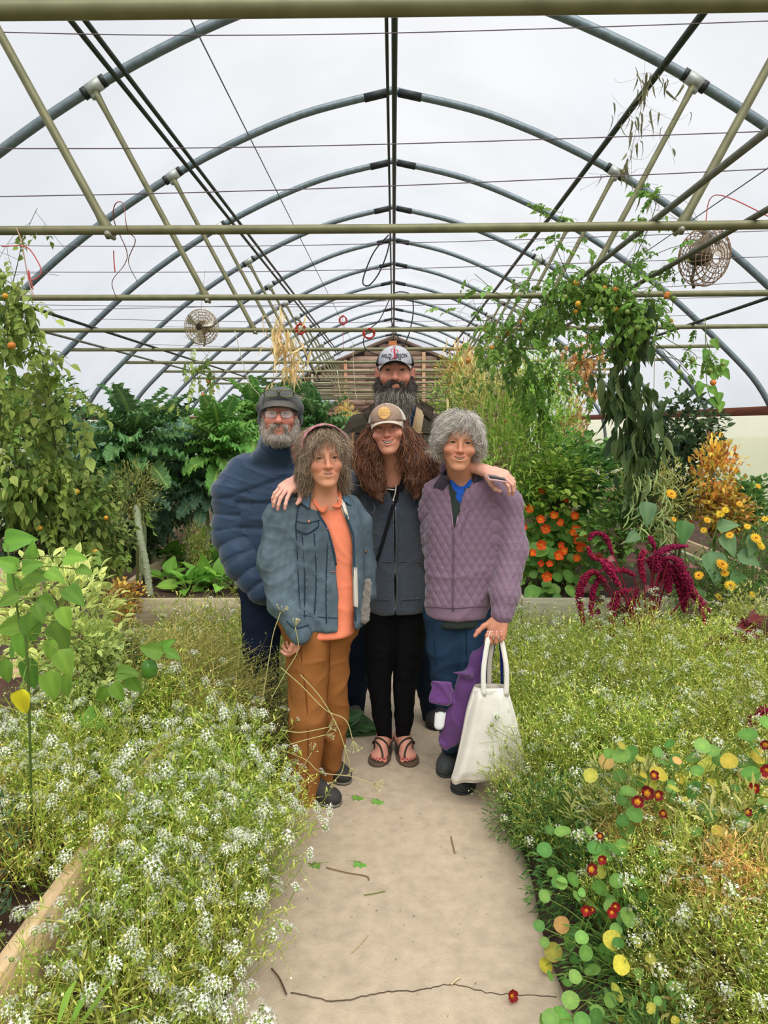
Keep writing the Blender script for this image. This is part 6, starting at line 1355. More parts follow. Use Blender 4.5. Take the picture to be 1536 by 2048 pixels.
b.grid(G[::-1], lin(70, 116, 36), wrap=True, cap=True); b.tube([c + A(0, 0, .028), c + A(.003, 0, .055)], .0035, 6, lin(90, 120, 50)); o = b.build('green_pepper', fruit_m, org=tuple(c)); tag(o, 'glossy green bell pepper hanging in the alyssum at left', 'vegetable')
# ---- variegated sage
sageT = leafT(lance, 2, 5, .25, .3, w=.24, edge=A(2.4, 2.3, 1.9), mid=A(1.3, 1.3, 1.1))
def bush_mesh(T, n, cols, seed, rad=(1, 1, 1), size=(.8, 1.2), ls=.05, up=.35, stemn=40, shell=.55, name='foliage', m=None, droop=0, scol=(90, 84, 50)):
    rg = np.random.default_rng(seed); d = rg.normal(size=(n, 3)); d /= np.linalg.norm(d, axis=1, keepdims=True); r = (shell + (1 - shell) * rg.uniform(0, 1, n)) ; P = d * r[:, None] * np.asarray(rad)
    P += .12 * snoise(d, 4, seed)[:, None] * d; D = d + A(0, 0, up) + rg.normal(size=d.shape) * .5; D[:, 2] -= droop; b = MB()
    k = stemn; dd = rg.normal(size=(k, 3)); dd[:, 2] = np.abs(dd[:, 2]); dd /= np.linalg.norm(dd, axis=1, keepdims=True); t = np.linspace(0, 1, 4)[None, :, None]
    S = A(0, 0, -rad[2]) * (1 - t) + (dd * np.asarray(rad) * .9)[:, None] * t; b.tubes(S, .006 * np.linspace(1, .4, 4)[None] * np.ones((k, 1)), 3, lin(*scol), cap=False)
    b.inst(T, P, frames(D, rg.normal(size=n) * .4), rg.uniform(*size, n) * ls, pick(cols, n, rg, .22)); return b.mesh(name, m or leaf_m)
def bush(name, label, cat, me, c, s, group=None, base=None, rz=None):
    """a foliage mass c (centre), s (half sizes) standing on its stem"""
    z0 = c[2] - s[2] if base is None else base; t = thing(name, (c[0], c[1], z0), label, cat, group); R = rotm(0, 0, PR.uniform(0, 360) if rz is None else rz)
    put('foliage', me, m4(R, (0, 0, c[2] - z0), s), t, kind='stuff')
    if c[2] - s[2] * .6 > z0 + .02: MB().tube([(c[0], c[1], z0), (c[0] + .01, c[1], (z0 + c[2]) / 2), (c[0], c[1], c[2])], [.014, .01, .006], 6, lin(98, 100, 60), smooth=4).build('stem', stem_m, t)
    return t
sage = bush_mesh(sageT, 900, palette([(134, 148, 98), (148, 160, 108), (120, 138, 90)]), 31, ls=.19, up=.5)
bush('variegated_sage', 'rounded variegated sage bush with cream-edged leaves behind the pepper plant', 'shrub', sage, W(110, 1235, 2.95), (.27, .24, .27), base=.22); bush('variegated_sage', 'lower lobe of cream-edged sage at left beside the dark gap', 'shrub', sage, W(165, 1320, 2.85), (.17, .16, .20), base=.22)
# generic foliage clumps
CG = dict(tom=palette([(112, 130, 66), (92, 112, 54), (130, 142, 80), (76, 96, 50)]), bright=palette([(110, 148, 56), (88, 130, 46), (134, 164, 76), (150, 172, 92)]), dark=palette([(46, 68, 42), (36, 56, 38), (60, 82, 50)]), yel=palette([(188, 158, 62), (160, 112, 56), (138, 134, 60), (196, 178, 88), (124, 90, 54)]), mid=palette([(70, 104, 52), (54, 88, 44), (90, 122, 60)]), dry=palette([(172, 148, 106), (150, 122, 84), (190, 170, 130)]), olive=palette([(138, 142, 82), (116, 124, 70), (154, 154, 98)]))
BM = {k: [bush_mesh(L_ov, 750, v, 40 + i * 3 + j, ls=.2, shell=.35, droop=.5 if k in ('tom', 'dark') else 0) for j in range(2)] for i, (k, v) in enumerate(CG.items())}
BF = {k: [bush_mesh(L_la, 1500, CG[k], 80 + i * 3 + j, ls=.17, shell=.3) for j in range(2)] for i, k in enumerate(('bright', 'mid', 'olive', 'yel', 'dry'))}
def clump(kind, px, py, d, w, h, dep, label, group=None, base=None, fine=False, name='leafy_plant', cat='plant'):
    src = (BF if fine else BM)[kind]; return bush(name, label, cat, src[PR.integers(0, 2)], W(px, py, d), (w, dep, h), group, base)
# left masses
clump('tom', 30, 900, 4.3, .30, .42, .3, 'olive green tomato foliage at the far left edge', base=.22, name='tomato_plant'); clump('dark', 50, 1010, 4.7, .40, .35, .3, 'dark green tomato foliage low at the far left', base=.3, name='tomato_plant'); clump('tom', 140, 1000, 4.6, .25, .40, .25, 'olive tomato foliage right of the tall left vine', base=.3, name='tomato_plant'); clump('tom', 200, 1070, 4.9, .22, .28, .2, 'yellowing drooping foliage left of the knobbly kale stalk', base=.0, name='tomato_plant'); clump('mid', 220, 960, 6.0, .3, .3, .3, 'mid green leaves below the dark kale', base=.36)
clump('olive', 265, 985, 5.6, .26, .26, .22, 'grey-green foliage on top of the pale knobbly stalk', base=.36, fine=True); clump('dark', 240, 1090, 6.4, .45, .2, .3, 'dark nasturtium leaves behind the left timber rim', base=.36); clump('dark', 330, 1010, 7.4, .4, .28, .3, 'dark leaves before the weathered plank bin', base=.36)
clump('mid', 60, 820, 7.2, .6, .35, .4, 'green foliage against the left film wall', base=.4); clump('dark', 150, 900, 7.2, .5, .45, .4, 'dark foliage under the left hip board', base=.4)
clump('mid', 480, 1000, 8.0, .25, .5, .4, 'green plants left of the blue jacket man', base=.35, fine=True)
clump('mid', 600, 905, 9.2, .5, .45, .4, 'green foliage between the two men', base=.35); clump('olive', 700, 900, 11, .5, .6, .4, 'pale olive foliage left of the tall man', base=.35, fine=True); clump('yel', 690, 850, 12, .18, .4, .2, 'yellowing corn-like plant beside the tall man shoulder', base=.35, fine=True)
# tall left tomato vine with pinnate leaves
def pinnate(col, seed, n=4, droop=.5, ls=.4):
    rg = np.random.default_rng(seed); b = MB(); t = np.linspace(0, 1, 6); rach = np.stack([0 * t, t, -droop * t ** 2], 1); b.tube(rach, .010, 3, np.asarray(col) * 1.1); P = []; D = []; S = []
    for k in range(n):
        u = .3 + .6 * k / n; p = A(0, u, -droop * u * u)
        for sg in (-1, 1): P.append(p); D.append((sg, .5, -.4 + rg.normal() * .2)); S.append(ls * (1 - .25 * abs(k - 1.5) / 2))
    P.append(A(0, .95, -droop * .9)); D.append((0, 1, -.8)); S.append(ls * 1.2)
    b.inst(leafT(ovate, 1, 5, .35, .4, w=.30, ragged=.12), np.array(P), frames(np.array(D) + rg.normal(size=(len(P), 3)) * .15), np.array(S), np.asarray(col) * rg.uniform(.8, 1.2, len(P))[:, None]); return b.mesh('leaf', leaf_m)
TL = [pinnate(lin(112, 132, 66), 1), pinnate(lin(96, 118, 58), 2, droop=.8), pinnate(lin(128, 142, 78), 3, 3, 1.0)]; TB = [pinnate(lin(98, 132, 60), 4), pinnate(lin(84, 116, 52), 5, droop=.7)]; TD = [pinnate(lin(60, 80, 44), 6, droop=1.2), pinnate(lin(52, 72, 42), 7, 3, droop=1.6)]
def vine(name, label, path, mes, nl, ls, cat='climbing plant', spread=.02, down=-.5, scol=(90, 96, 56), r=.006, fruit=None, group=None, kids=0, sub=.35):
    """main stem through the given points (px, py, depth), leaves set along it and its side shoots"""
    P = spline(np.array([W(*p) for p in path]), 8); t = thing(name, P[0], label, cat, group); o = parent_org(t); MB().tube(P, np.linspace(r, r * .4, len(P)), 6, lin(*scol)).build('stem', stem_m, t); lines = [P]; rg = PR
    if kids:
        b = MB(); Q = []
        for _ in range(kids):
            i = rg.integers(2, len(P) - 1); a = rg.uniform(0, 6.3); D = A(math.cos(a), math.sin(a) * .6, rg.uniform(-.7, .9)); L_ = sub * rg.uniform(.5, 1.2); u = np.linspace(0, 1, 6)[:, None]; Q.append(P[i] + D * L_ * u + A(0, 0, -.3) * L_ * u ** 2 + rg.normal(size=3) * .03 * np.sin(u * PI))
        b.tubes(np.array(Q), r * .35, 3, lin(*scol)); b.build('side_shoots', stem_m, t, kind='stuff'); lines += Q
    pos = []; dr = []
    for _ in range(nl):
        L = lines[rg.integers(0, len(lines))] if rg.random() < .8 else P; i = rg.integers(1, len(L)); pos.append(L[i] + rg.normal(size=3) * spread); a = rg.uniform(0, 6.3); dr.append((math.cos(a), math.sin(a) * .7 - .2, down + rg.normal() * .35))
    put_many('leaf', mes, t, np.array(pos), np.array(dr), rg.uniform(.7, 1.25, nl) * ls, rg)
    if fruit:
        for _ in range(fruit[0]):
            L = lines[rg.integers(0, len(lines))]; p = L[rg.integers(1, len(L))] + A(rg.normal() * .03, -.04, -.05 - rg.uniform(0, .06)); put('tomato', fruit[1][rg.integers(0, len(fruit[1]))], m4(rotm(rg.uniform(-30, 30), rg.uniform(-30, 30), 0), p - o, float(rg.uniform(.8, 1.2))), t)
    return t
def tomato_mesh(col, r=.017):
    b = MB().ball((0, 0, 0), (r, r, r * .95), col, 12, 8); b.inst(L_tiny, np.tile(A(0, 0, r * .95), (5, 1)), frames(np.stack([np.cos(np.arange(5) * 1.257), np.sin(np.arange(5) * 1.257), -.2 * np.ones(5)], 1)), np.full(5, r * 1.1), lin(80, 110, 50)); b.tube([(0, 0, r * .9), (.002, 0, r * 1.9)], .0012, 4, lin(90, 110, 50)); return b.mesh('tomato', fruit_m)
TG = tomato_mesh(lin(130, 152, 74)); TY = tomato_mesh(lin(226, 164, 44)); TO = tomato_mesh(lin(214, 132, 50))
vine('tomato_vine', 'tall tomato vine on string rising along the left edge', [(130, 1100, 4.4), (118, 970, 4.3), (100, 840, 4.2), (90, 760, 4.15), (72, 680, 4.1), (50, 620, 4.05), (30, 560, 4.0)], TL, 110, .15, kids=26, fruit=(8, [TG, TG, TY]), sub=.3)
vine('tomato_vine', 'thin bare tomato vine tips reaching the near bar at upper left', [(10, 700, 3.9), (14, 600, 3.8), (30, 530, 3.7), (45, 470, 3.6), (72, 410, 3.55)], TL, 16, .07, kids=12, r=.003, fruit=(3, [TG, TO]), sub=.2)
vine('tomato_vine', 'second leafy tomato vine hanging at the far left border', [(-10, 900, 4.0), (0, 760, 3.9), (5, 650, 3.9), (20, 600, 3.9)], TL, 36, .12, kids=12, sub=.25)
vine('tomato_vine', 'yellowing vine drooping beside the left bed corner', [(175, 1160, 4.7), (165, 1080, 4.6), (150, 1000, 4.5), (185, 930, 4.5)], TL, 50, .14, kids=12)
vine('tomato_vine', 'sparse vine with orange fruit climbing below the left fan', [(400, 860, 7), (405, 800, 7), (395, 740, 7), (420, 700, 7)], TL, 26, .12, kids=12, fruit=(6, [TO, TY]), r=.004)
# ---- kale
def kale_mesh(seed, col, col2):
    rg = np.random.default_rng(seed); nv, nu = 64, 5; n = nu * 2 + 1; t = np.linspace(0, 1, nv)[:, None]; s = np.linspace(-1, 1, n)[None]; wd = .20 * np.clip(np.sin(PI * np.clip((t - .16) / .88, 0, 1)) ** .6, .03, 1)
    ru = np.abs(s) ** 1.8; ph = rg.uniform(0, 6.3); x = s * wd * (1 + .13 * np.sin(t * 150 + ph) * ru); y = t + .02 * ru * np.cos(t * 75 + ph)
    z = -.35 * t ** 2.4 + .25 * np.abs(s) * wd - .3 * wd * s ** 2 * 0 + ru * .04 * np.sin(t * 125 + ph + 3 * s) + ru * .06 * np.sin(t * 58 + ph) + .012 * np.sin(t * 90 + s * 9) + .02 * np.abs(s) * np.sin(t * 40)
    V = np.stack([x, y, z], -1); C = np.ones((nv, n, 1)) * np.asarray(col); C = C * (1 + .5 * (np.abs(s)[..., None] - .4) + .25 * np.sin(t * 125 + ph + 3 * s)[..., None] * ru[..., None]); C[:, nu] = np.asarray(col2); C[:3] = np.asarray(col2)
    b = MB().grid(V, C.reshape(-1, 3)); tt = np.linspace(0, .92, 8); b.tube(np.stack([0 * tt, tt, -.35 * tt ** 2.4 - .004], 1), np.linspace(.013, .004, 8), 4, np.asarray(col2) * 1.05); return b.mesh('leaf', leaf_m)
KB = [kale_mesh(s, lin(84, 114, 102), lin(120, 144, 106)) for s in (1, 2, 3)]; KG = [kale_mesh(s, lin(84, 124, 62), lin(138, 164, 92)) for s in (4, 5, 6)]; KD = [kale_mesh(s, lin(70, 104, 66), lin(120, 150, 90)) for s in (7, 8)]
def kale(px, py, d, n, L_, mes, base, label, elev=(0.0, 1.5), r=.02):
    c = W(px, py, d); t = thing('kale_plant', (c[0], c[1], base), label, 'kale'); P = np.array([(c[0], c[1], base), (c[0] + .03, c[1], (base + c[2]) / 2), tuple(c)]); MB().tube(P, [r, r * .9, r * .7], 8, lin(150, 160, 120), smooth=5).build('stalk', stem_m, t)
    pos = []; dr = []
    for k in range(n):
        a = k * 2.4; e = elev[0] + (elev[1] - elev[0]) * (k / n) + PR.normal() * .1; dr.append((math.cos(a) * math.cos(e), math.sin(a) * math.cos(e), math.sin(e))); pos.append(c + A(0, 0, -.18 * (1 - k / n) * L_ / .4))
    put_many('leaf', mes, t, np.array(pos), np.array(dr), PR.uniform(.8, 1.15, n) * L_, PR, .2)
kale(265, 866, 6.0, 39, 0.41, KD, .36, 'large dark green kale fanning up highest left of the blue jacket man', (-.5, 1.35)); kale(275, 950, 6.0, 35, 0.28, KB, .36, 'blue-green curly kale hanging below the highest kale', (-.9, .9)); kale(365, 900, 6.6, 42, 0.35, KB, .36, 'blue-green curly kale in the middle of the left bed', (-.7, 1.2)); kale(440, 880, 6.3, 42, 0.39, KG, .36, 'bright green curly kale beside the blue jacket man shoulder', (-.4, 1.4)); kale(405, 960, 6.4, 35, 0.30, KB, .36, 'low blue-green kale left of the padded sleeve', (-.8, .9)); kale(180, 880, 6.8, 31, 0.33, KB, .36, 'kale behind the tall left vine', (-.7, 1.1)); kale(510, 830, 7.6, 39, 0.41, KG, .36, 'tall kale behind the ear-flap cap', (-.4, 1.4)); kale(630, 850, 8.0, 42, 0.41, KD, .36, 'kale right of the bearded man face', (-.5, 1.4)); kale(660, 880, 8.6, 35, 0.41, KD, .36, 'dark kale left of the tall man jacket', (-.5, 1.2)); kale(330, 850, 7.4, 35, 0.40, KD, .36, 'dark kale in back row of the left bed', (-.4, 1.3)); kale(560, 810, 9.5, 35, 0.46, KD, .36, 'distant kale above the ear-flap cap', (-.3, 1.3)); kale(220, 905, 7.0, 31, 0.33, KB, .36, 'blue-green kale nearest the left film wall', (-.8, 1.0)); kale(300, 1000, 6.6, 27, 0.28, KB, .36, 'drooping blue kale above the nasturtium leaves', (-1.1, .4))
# knobbly bare stalk in the corner of the bed
st = thing('kale_stalk', (W(298, 1195, 5.3)[0], 5.3, .36), 'tall bare knobbly kale stalk standing in the bed corner', 'kale'); P = spline([W(298, 1192, 5.3), W(290, 1130, 5.35), W(276, 1060, 5.4), W(272, 1010, 5.5)], 16); b = MB(); rr = .022 + .004 * np.abs(np.sin(np.arange(len(P)) * 1.3)); b.tube(P, rr, 10, lin(150, 160, 128)); b.build('stalk', stem_m, st)
b = MB()
for i in range(2, len(P) - 1): a = i * 2.4; b.ball(P[i] + A(math.cos(a), math.sin(a), 0) * .021, (.009, .009, .006), lin(176, 178, 150), 6, 4)
b.build('leaf_scars', stem_m, st, kind='stuff')
for (x, y, d) in ((470, 1110, 5.6), (505, 1140, 5.5)):
    c = W(x, y, d); s2 = thing('kale_stalk', (c[0], d, .36), 'shorter knobbly stalk %s' % ('near the padded sleeve' if x == 470 else 'touching the jeans of the blue jacket man'), 'kale'); MB().tube([(c[0], d, .36), tuple(c), tuple(W(x - 10, y - 70, d))], [.02, .02, .016], 8, lin(140, 150, 116), smooth=5).build('stalk', stem_m, s2)
# low plants in the second bed
def tuft(x, y, z, n, L_, mes, label, name='leafy_plant', cat='plant', elev=(.2, 1.3), group=None):
    t = thing(name, (x, y, z), label, cat, group); a = np.arange(n) * 2.4; e = np.linspace(elev[0], elev[1], n) + PR.normal(size=n) * .15; D = np.stack([np.cos(a) * np.cos(e), np.sin(a) * np.cos(e), np.sin(e)], 1); st = L_ * .6; o = A(x, y, z)
    b = MB(); b.tubes(o + D[:, None] * st * np.linspace(0, 1, 3)[None, :, None], .003, 3, lin(150, 168, 90)); b.build('stems', stem_m, t, kind='stuff'); put_many('leaf', mes, t, o + D * st, D + A(0, 0, -.3), PR.uniform(.7, 1.2, n) * L_, PR, .3)
LG = [mesh_of('leaf', L_big, lin(108, 150, 66)), mesh_of('leaf', L_big, lin(88, 132, 54))]
for i, (px, py, d) in enumerate(((330, 1120, 5.9), (375, 1140, 5.6), (420, 1090, 6.4), (360, 1085, 6.8), (400, 1130, 5.8), (440, 1130, 5.7), (450, 1060, 7.4), (330, 1090, 6.8), (410, 1060, 7.6))):
    c = W(px, py, d); tuft(c[0], d, .34, 14, .14 + .02 * (i % 3), LG, 'leafy green in the left timber bed, ' + ('second from its left front corner', 'front row centre, before the weedy stem', 'third row, right of centre', 'third row, left of centre', 'front row, right of centre', 'front right, beside the padded sleeve', 'back right, by the sleeve elbow', 'left side, against the timber rim', 'farthest back in the row')[i], group='leafy greens in the left timber bed')
clump('olive', 395, 1100, 6.2, .12, .25, .1, 'thin upright weedy plant in the left timber bed', base=.34, fine=True)
# ================================================================ right side
# tomato and bean thicket behind the purple jacket woman
for i, (k, px, py, d, w, h, dp, fine, lb) in enumerate((('bright', 1010, 920, 5.6, .32, .55, .35, True, 'bright green leafy thicket just behind the purple jacket woman'), ('bright', 1075, 890, 6.2, .35, .5, .4, True, 'bright green thicket behind the resting hand'), ('olive', 975, 820, 6.6, .35, .5, .4, True, 'yellow-green airy thicket above the grey hair'), ('bright', 935, 800, 7.6, .4, .45, .4, True, 'airy green foliage right of the tall man'), ('bright', 1090, 800, 7.4, .4, .5, .4, True, 'bright green foliage in the middle of the right bed'), ('mid', 1130, 930, 6.6, .5, .3, .4, False, 'mid green leaves low in the right bed'), ('yel', 930, 745, 8.6, .35, .35, .3, True, 'yellowing vine tops near the gable'), ('mid', 900, 870, 8.0, .4, .5, .4, True, 'green plants directly behind the tall man'), ('olive', 1040, 775, 9.5, .45, .4, .4, True, 'distant olive foliage near the right film wall'), ('bright', 1110, 960, 5.6, .35, .25, .3, False, 'green leaves above the nasturtium flowers'), ('mid', 1180, 950, 5.8, .4, .25, .3, False, 'green leaves between nasturtiums and the dark vine'))):
    clump(k, px, py, d, w, h, dp, lb, base=.36 if d > 4.9 else .2, fine=fine)
clump('dry', 1140, 900, 7.4, .18, .5, .2, 'dry straw-coloured vines in the right bed', base=.36, fine=False)
clump('dark', 1366, 862, 5.9, .32, .30, .28, 'dark green dense bush top against the yellowish wall', base=.36); clump('dark', 1352, 950, 5.7, .36, .38, .3, 'dark lower half of the bush by the yellowish wall', base=.36)
clump('yel', 1428, 960, 5.0, .16, .32, .18, 'golden and rusty bean vine turning yellow in front of the wall', base=.36, name='bean_vine'); clump('yel', 1450, 1030, 4.9, .2, .18, .2, 'lower golden leaves of the turning bean vine', base=.36, name='bean_vine')
clump('olive', 1310, 1010, 5.1, .30, .34, .26, 'grey-green bean foliage with long pods at the foot of the dark vine', base=.36, fine=True); clump('mid', 1240, 1060, 5.0, .3, .22, .25, 'leafy greens behind the crimson amaranth', base=.3); clump('mid', 1500, 1130, 4.7, .3, .28, .3, 'green calendula foliage at the right border', base=.2, fine=True); clump('mid', 1420, 1180, 4.5, .3, .22, .3, 'green foliage right of the crimson amaranth', base=.2, fine=True); clump('mid', 1490, 1010, 5.2, .25, .2, .2, 'loose greens behind the golden bean vine', base=.36)
clump('olive', 1480, 1240, 4.2, .25, .2, .2, 'sprawling stems at the right border above the alyssum', base=.2, fine=True)
# overhead tomato tangle on the bars
vine('tomato_vine', 'tomato vine tangle draped over the bars at upper right', [(1240, 700, 4.8), (1245, 640, 4.8), (1215, 590, 4.8), (1160, 575, 4.9), (1090, 610, 5.2), (1030, 660, 5.5)], TB, 170, .10, kids=70, sub=.45, spread=.05, r=.007, fruit=(22, [TG, TG, TY, TO]), down=-.3)
vine('tomato_vine', 'dense tomato leaves bunched where the vine crosses the second bar', [(1290, 640, 4.6), (1250, 600, 4.7), (1190, 560, 4.8), (1150, 600, 4.9)], TB, 120, .10, kids=40, sub=.30, spread=.05, fruit=(12, [TG, TY]), down=-.4)
vine('tomato_vine', 'thin tomato shoots reaching up past the second bar', [(1150, 590, 4.9), (1130, 540, 4.8), (1110, 480, 4.6), (1128, 420, 4.5)], TB, 34, .08, kids=18, sub=.25, r=.003, down=.2)
vine('tomato_vine', 'thin tomato shoots rising beside the nearest cross bar', [(1250, 590, 4.6), (1270, 520, 4.2), (1300, 450, 3.8), (1320, 385, 3.7)], TB, 30, .075, kids=16, sub=.22, r=.003, down=.2)
vine('tomato_vine', 'airy tomato tops left of the overhead tangle', [(1000, 760, 6.0), (985, 700, 6.0), (960, 640, 6.0), (935, 560, 5.9)], TB, 46, .10, kids=26, sub=.35, r=.003, fruit=(8, [TG, TO]), down=0)
vine('tomato_vine', 'tomato vine climbing out of the thicket to the third bar', [(1090, 900, 6.0), (1080, 820, 5.9), (1060, 740, 5.7), (1040, 670, 5.5), (1080, 620, 5.3)], TB, 110, .13, kids=40, sub=.4, fruit=(14, [TG, TY, TO]))
vine('tomato_vine', 'trailing shoot below the round fan', [(1260, 620, 4.7), (1330, 680, 4.8), (1390, 715, 4.8), (1370, 740, 4.8)], TB, 18, .08, kids=8, sub=.15, r=.003, fruit=(4, [TG]))
vine('tomato_vine', 'shoot with orange tomatoes hanging left of the round fan', [(1290, 600, 4.6), (1320, 560, 4.6), (1345, 548, 4.6), (1348, 575, 4.6)], TB, 6, .06, kids=4, sub=.08, r=.003, fruit=(5, [TO, TY, TG]))
# dark drooping column
DLm = [mesh_of('leaf', leafT(lance, 2, 6, .5, .45, w=.2), lin(66, 86, 50)), mesh_of('leaf', leafT(lance, 2, 6, .9, .5, w=.22), lin(50, 70, 44)), mesh_of('leaf', leafT(lance, 2, 6, .7, .4, w=.18), lin(98, 114, 78))]
vine('climbing_vine', 'dark drooping leafy vine column hanging from the overhead tangle', [(1265, 1000, 4.9), (1258, 900, 4.9), (1250, 800, 4.85), (1245, 720, 4.8), (1262, 650, 4.8), (1268, 600, 4.75)], DLm, 270, .13, spread=.045, down=-1.3, kids=14, sub=.12, scol=(70, 72, 48), r=.01)
vine('climbing_vine', 'second strand of dark drooping leaves leaning right', [(1290, 1010, 4.9), (1285, 920, 4.9), (1290, 830, 4.85), (1275, 760, 4.8)], DLm, 130, .12, spread=.04, down=-1.3, kids=8, sub=.12, scol=(70, 72, 48), r=.007)
pod = MB(); pod.tube(spline([(0, 0, 0), (.01, .0, -.06), (0, 0, -.13)], 4), [.003, .006, .006, .006, .005, .003], 5, lin(140, 156, 110)); podm = pod.mesh('bean_pod', leaf_m)
t = thing('bean_plant', W(1300, 1080, 4.85), 'cluster of pale bean pods at the foot of the dark vine', 'vegetable plant'); o = parent_org(t); MB().tube([W(1300, 1150, 4.85), W(1295, 1040, 4.85), W(1285, 960, 4.85)], .006, 5, lin(110, 120, 70), smooth=4).build('stem', stem_m, t)
for i in range(90): p = W(PR.uniform(1255, 1345), PR.uniform(930, 1080), 4.78 + PR.uniform(-.08, .08)); put('bean_pod', podm, m4(rotm(PR.uniform(-50, 50), PR.uniform(-60, 60), 0), p - o, float(PR.uniform(.6, 1.1))), t)
HL = [mesh_of('leaf', L_big, lin(84, 124, 52))]
for (pts, lb) in (([(1420, 690), (1412, 710), (1428, 742), (1440, 750), (1418, 752), (1445, 730)], 'heart-shaped bean leaves on a string right of the dark vine, upper'), ([(1395, 780), (1415, 785), (1432, 795), (1436, 812), (1420, 805), (1400, 775)], 'heart-shaped bean leaves on a string right of the dark vine, lower')):
    c = W(pts[0][0] + 8, pts[0][1] - 20, 5.0); t = thing('bean_vine', c, lb, 'climbing plant'); o = parent_org(t); MB().tube([W(1408, 640, 5.0), W(1412, pts[0][1], 5.0), W(pts[3][0], pts[3][1], 5.0)], .0025, 4, lin(110, 130, 70), smooth=5).build('stem', stem_m, t)
    for (x, y) in pts: put('leaf', HL[0], m4(frames(A(PR.normal() * .4, -.5, -.8)[None], None, (0, -1, .3))[0], W(x, y - 8, 5.0) - o, .085), t)
vine('dried_vine', 'brown shrivelled vine clump hanging behind the dark column', [(1180, 800, 6.2), (1170, 740, 6.2), (1150, 715, 6.2), (1215, 705, 6.2)], [mesh_of('leaf', leafT(ovate, 1, 5, .9, .8, w=.3, ragged=.2), lin(176, 138, 98))], 220, .05, kids=40, sub=.22, scol=(150, 130, 90))
vine('dried_vine', 'dried tendrils hanging from the right purlin at upper right', [(1272, 140, 4.3), (1285, 200, 4.2), (1265, 300, 4.1), (1262, 380, 4.0)], [mesh_of('leaf', leafT(lance, 1, 4, 1.2, .8, w=.12), lin(92, 92, 70))], 60, .06, kids=26, sub=.25, scol=(110, 108, 84), r=.002, down=-1.2)
for (x, y0, y1, lb) in ((553, 625, 700, 'pale dried beanstalk tuft hanging between the roof struts'), (580, 690, 755, 'second dried tuft hanging lower beside the first'), (935, 690, 760, 'pale dried vine hanging right of the tall man cap')):
    vine('dried_vine', lb, [(x, y0 - 20, 7.0), (x + 4, (y0 + y1) / 2, 7.0), (x + 2, y1, 7.0)], [mesh_of('leaf', leafT(lance, 1, 4, 1.2, .8, w=.1), lin(188, 168, 130))], 70, .11, kids=24, sub=.22, scol=(186, 170, 136), r=.003, down=-1.2)
# ---- nasturtiums
RT = roundT(18); NG = [mesh_of('leaf', RT, lin(*c)) for c in ((84, 124, 58), (70, 108, 52), (98, 134, 70), (78, 118, 74))]; NY = [mesh_of('leaf', RT, lin(*c)) for c in ((168, 158, 62), (146, 146, 66), (166, 136, 84))]
def nast_flower(c1, c2, seed, throat=None):
    rg = np.random.default_rng(seed); b = MB(); pt = leafT(lambda t: .25 + .75 * math.sin(PI * min(1, t * .75)) if t < 1 else .5, 2, 5, -.15, -.1, wav=.12, wf=1.5, w=.42)
    V, Fq, C = pt; cc = np.where((V[:, 1] < .3)[:, None], np.asarray(throat if throat is not None else c2), np.asarray(c1)) / 1.0
    for k in range(5): a = k * 2 * PI / 5 + .3; D = A(math.cos(a), math.sin(a), .45); R = frames(D[None], None, (0, 0, 1))[0]; b.add(V @ R.T * .026, Fq, cc * rg.uniform(.85, 1.1))
    b.tube([(0, 0, .004), (.0, -.004, -.012), (.002, -.016, -.03)], [.007, .004, .0015], 6, np.asarray(c2)); return b.mesh('flower', petal_m)
NO = [nast_flower(A(*lin(232, 96, 30)), A(*lin(240, 150, 40)), 1), nast_flower(A(*lin(226, 78, 34)), A(*lin(230, 120, 40)), 2)]; NR = [nast_flower(A(*lin(136, 16, 26)), A(*lin(216, 150, 40)), 3, throat=lin(170, 60, 30)), nast_flower(A(*lin(112, 12, 22)), A(*lin(220, 160, 40)), 4)]
def nasturtium(name, c, label, leaves, flowers, fm, group=None, d=None, z0=None):
    """leaves: (px,py,depth,size_px[,'y']); each on its own long stalk"""
    t = thing(name, c, label, 'flowers', group); o = parent_org(t); St = []
    for (px, py, dd, sz, *k) in leaves:
        p = W(px, py, dd); s = sz * dd / 1500 / 2 * 1.0; n = A(PR.normal() * .45, -.6 + PR.normal() * .4, .9); n /= np.linalg.norm(n); x = np.cross(A(0, 1, .3), n); x /= np.linalg.norm(x); R = np.stack([x, np.cross(n, x), n], 1) @ rotm(0, 0, PR.uniform(0, 360))
        put('leaf', (NY if k else NG)[PR.integers(0, 3)], m4(R, p - o, s), t); q = A(o[0] + (p[0] - o[0]) * .6, p[1] + .05, max(o[2], p[2] - .16)); St.append(spline([q, (p + q) / 2 + A(PR.normal() * .02, .02, 0), p - n * s * .12], 3))
    for (px, py, dd, sz) in flowers:
        p = W(px, py, dd); n = A(PR.normal() * .45, -1, .35 + PR.normal() * .25); R = frames(np.cross(n, A(1, .1, .2))[None], None, n)[0]; put('flower', fm[PR.integers(0, 2)], m4(R, p - o, sz * dd / 1500 / .05), t)
        q = p + A(PR.normal() * .03, .08, -.13); St.append(spline([q, (p + q) / 2 + A(.01, .02, 0), p + A(0, .015, -.012)], 3))
    MB().tubes(np.array(St), .0018, 3, lin(134, 160, 76), cap=False).build('stalks', stem_m, t, kind='stuff'); return t
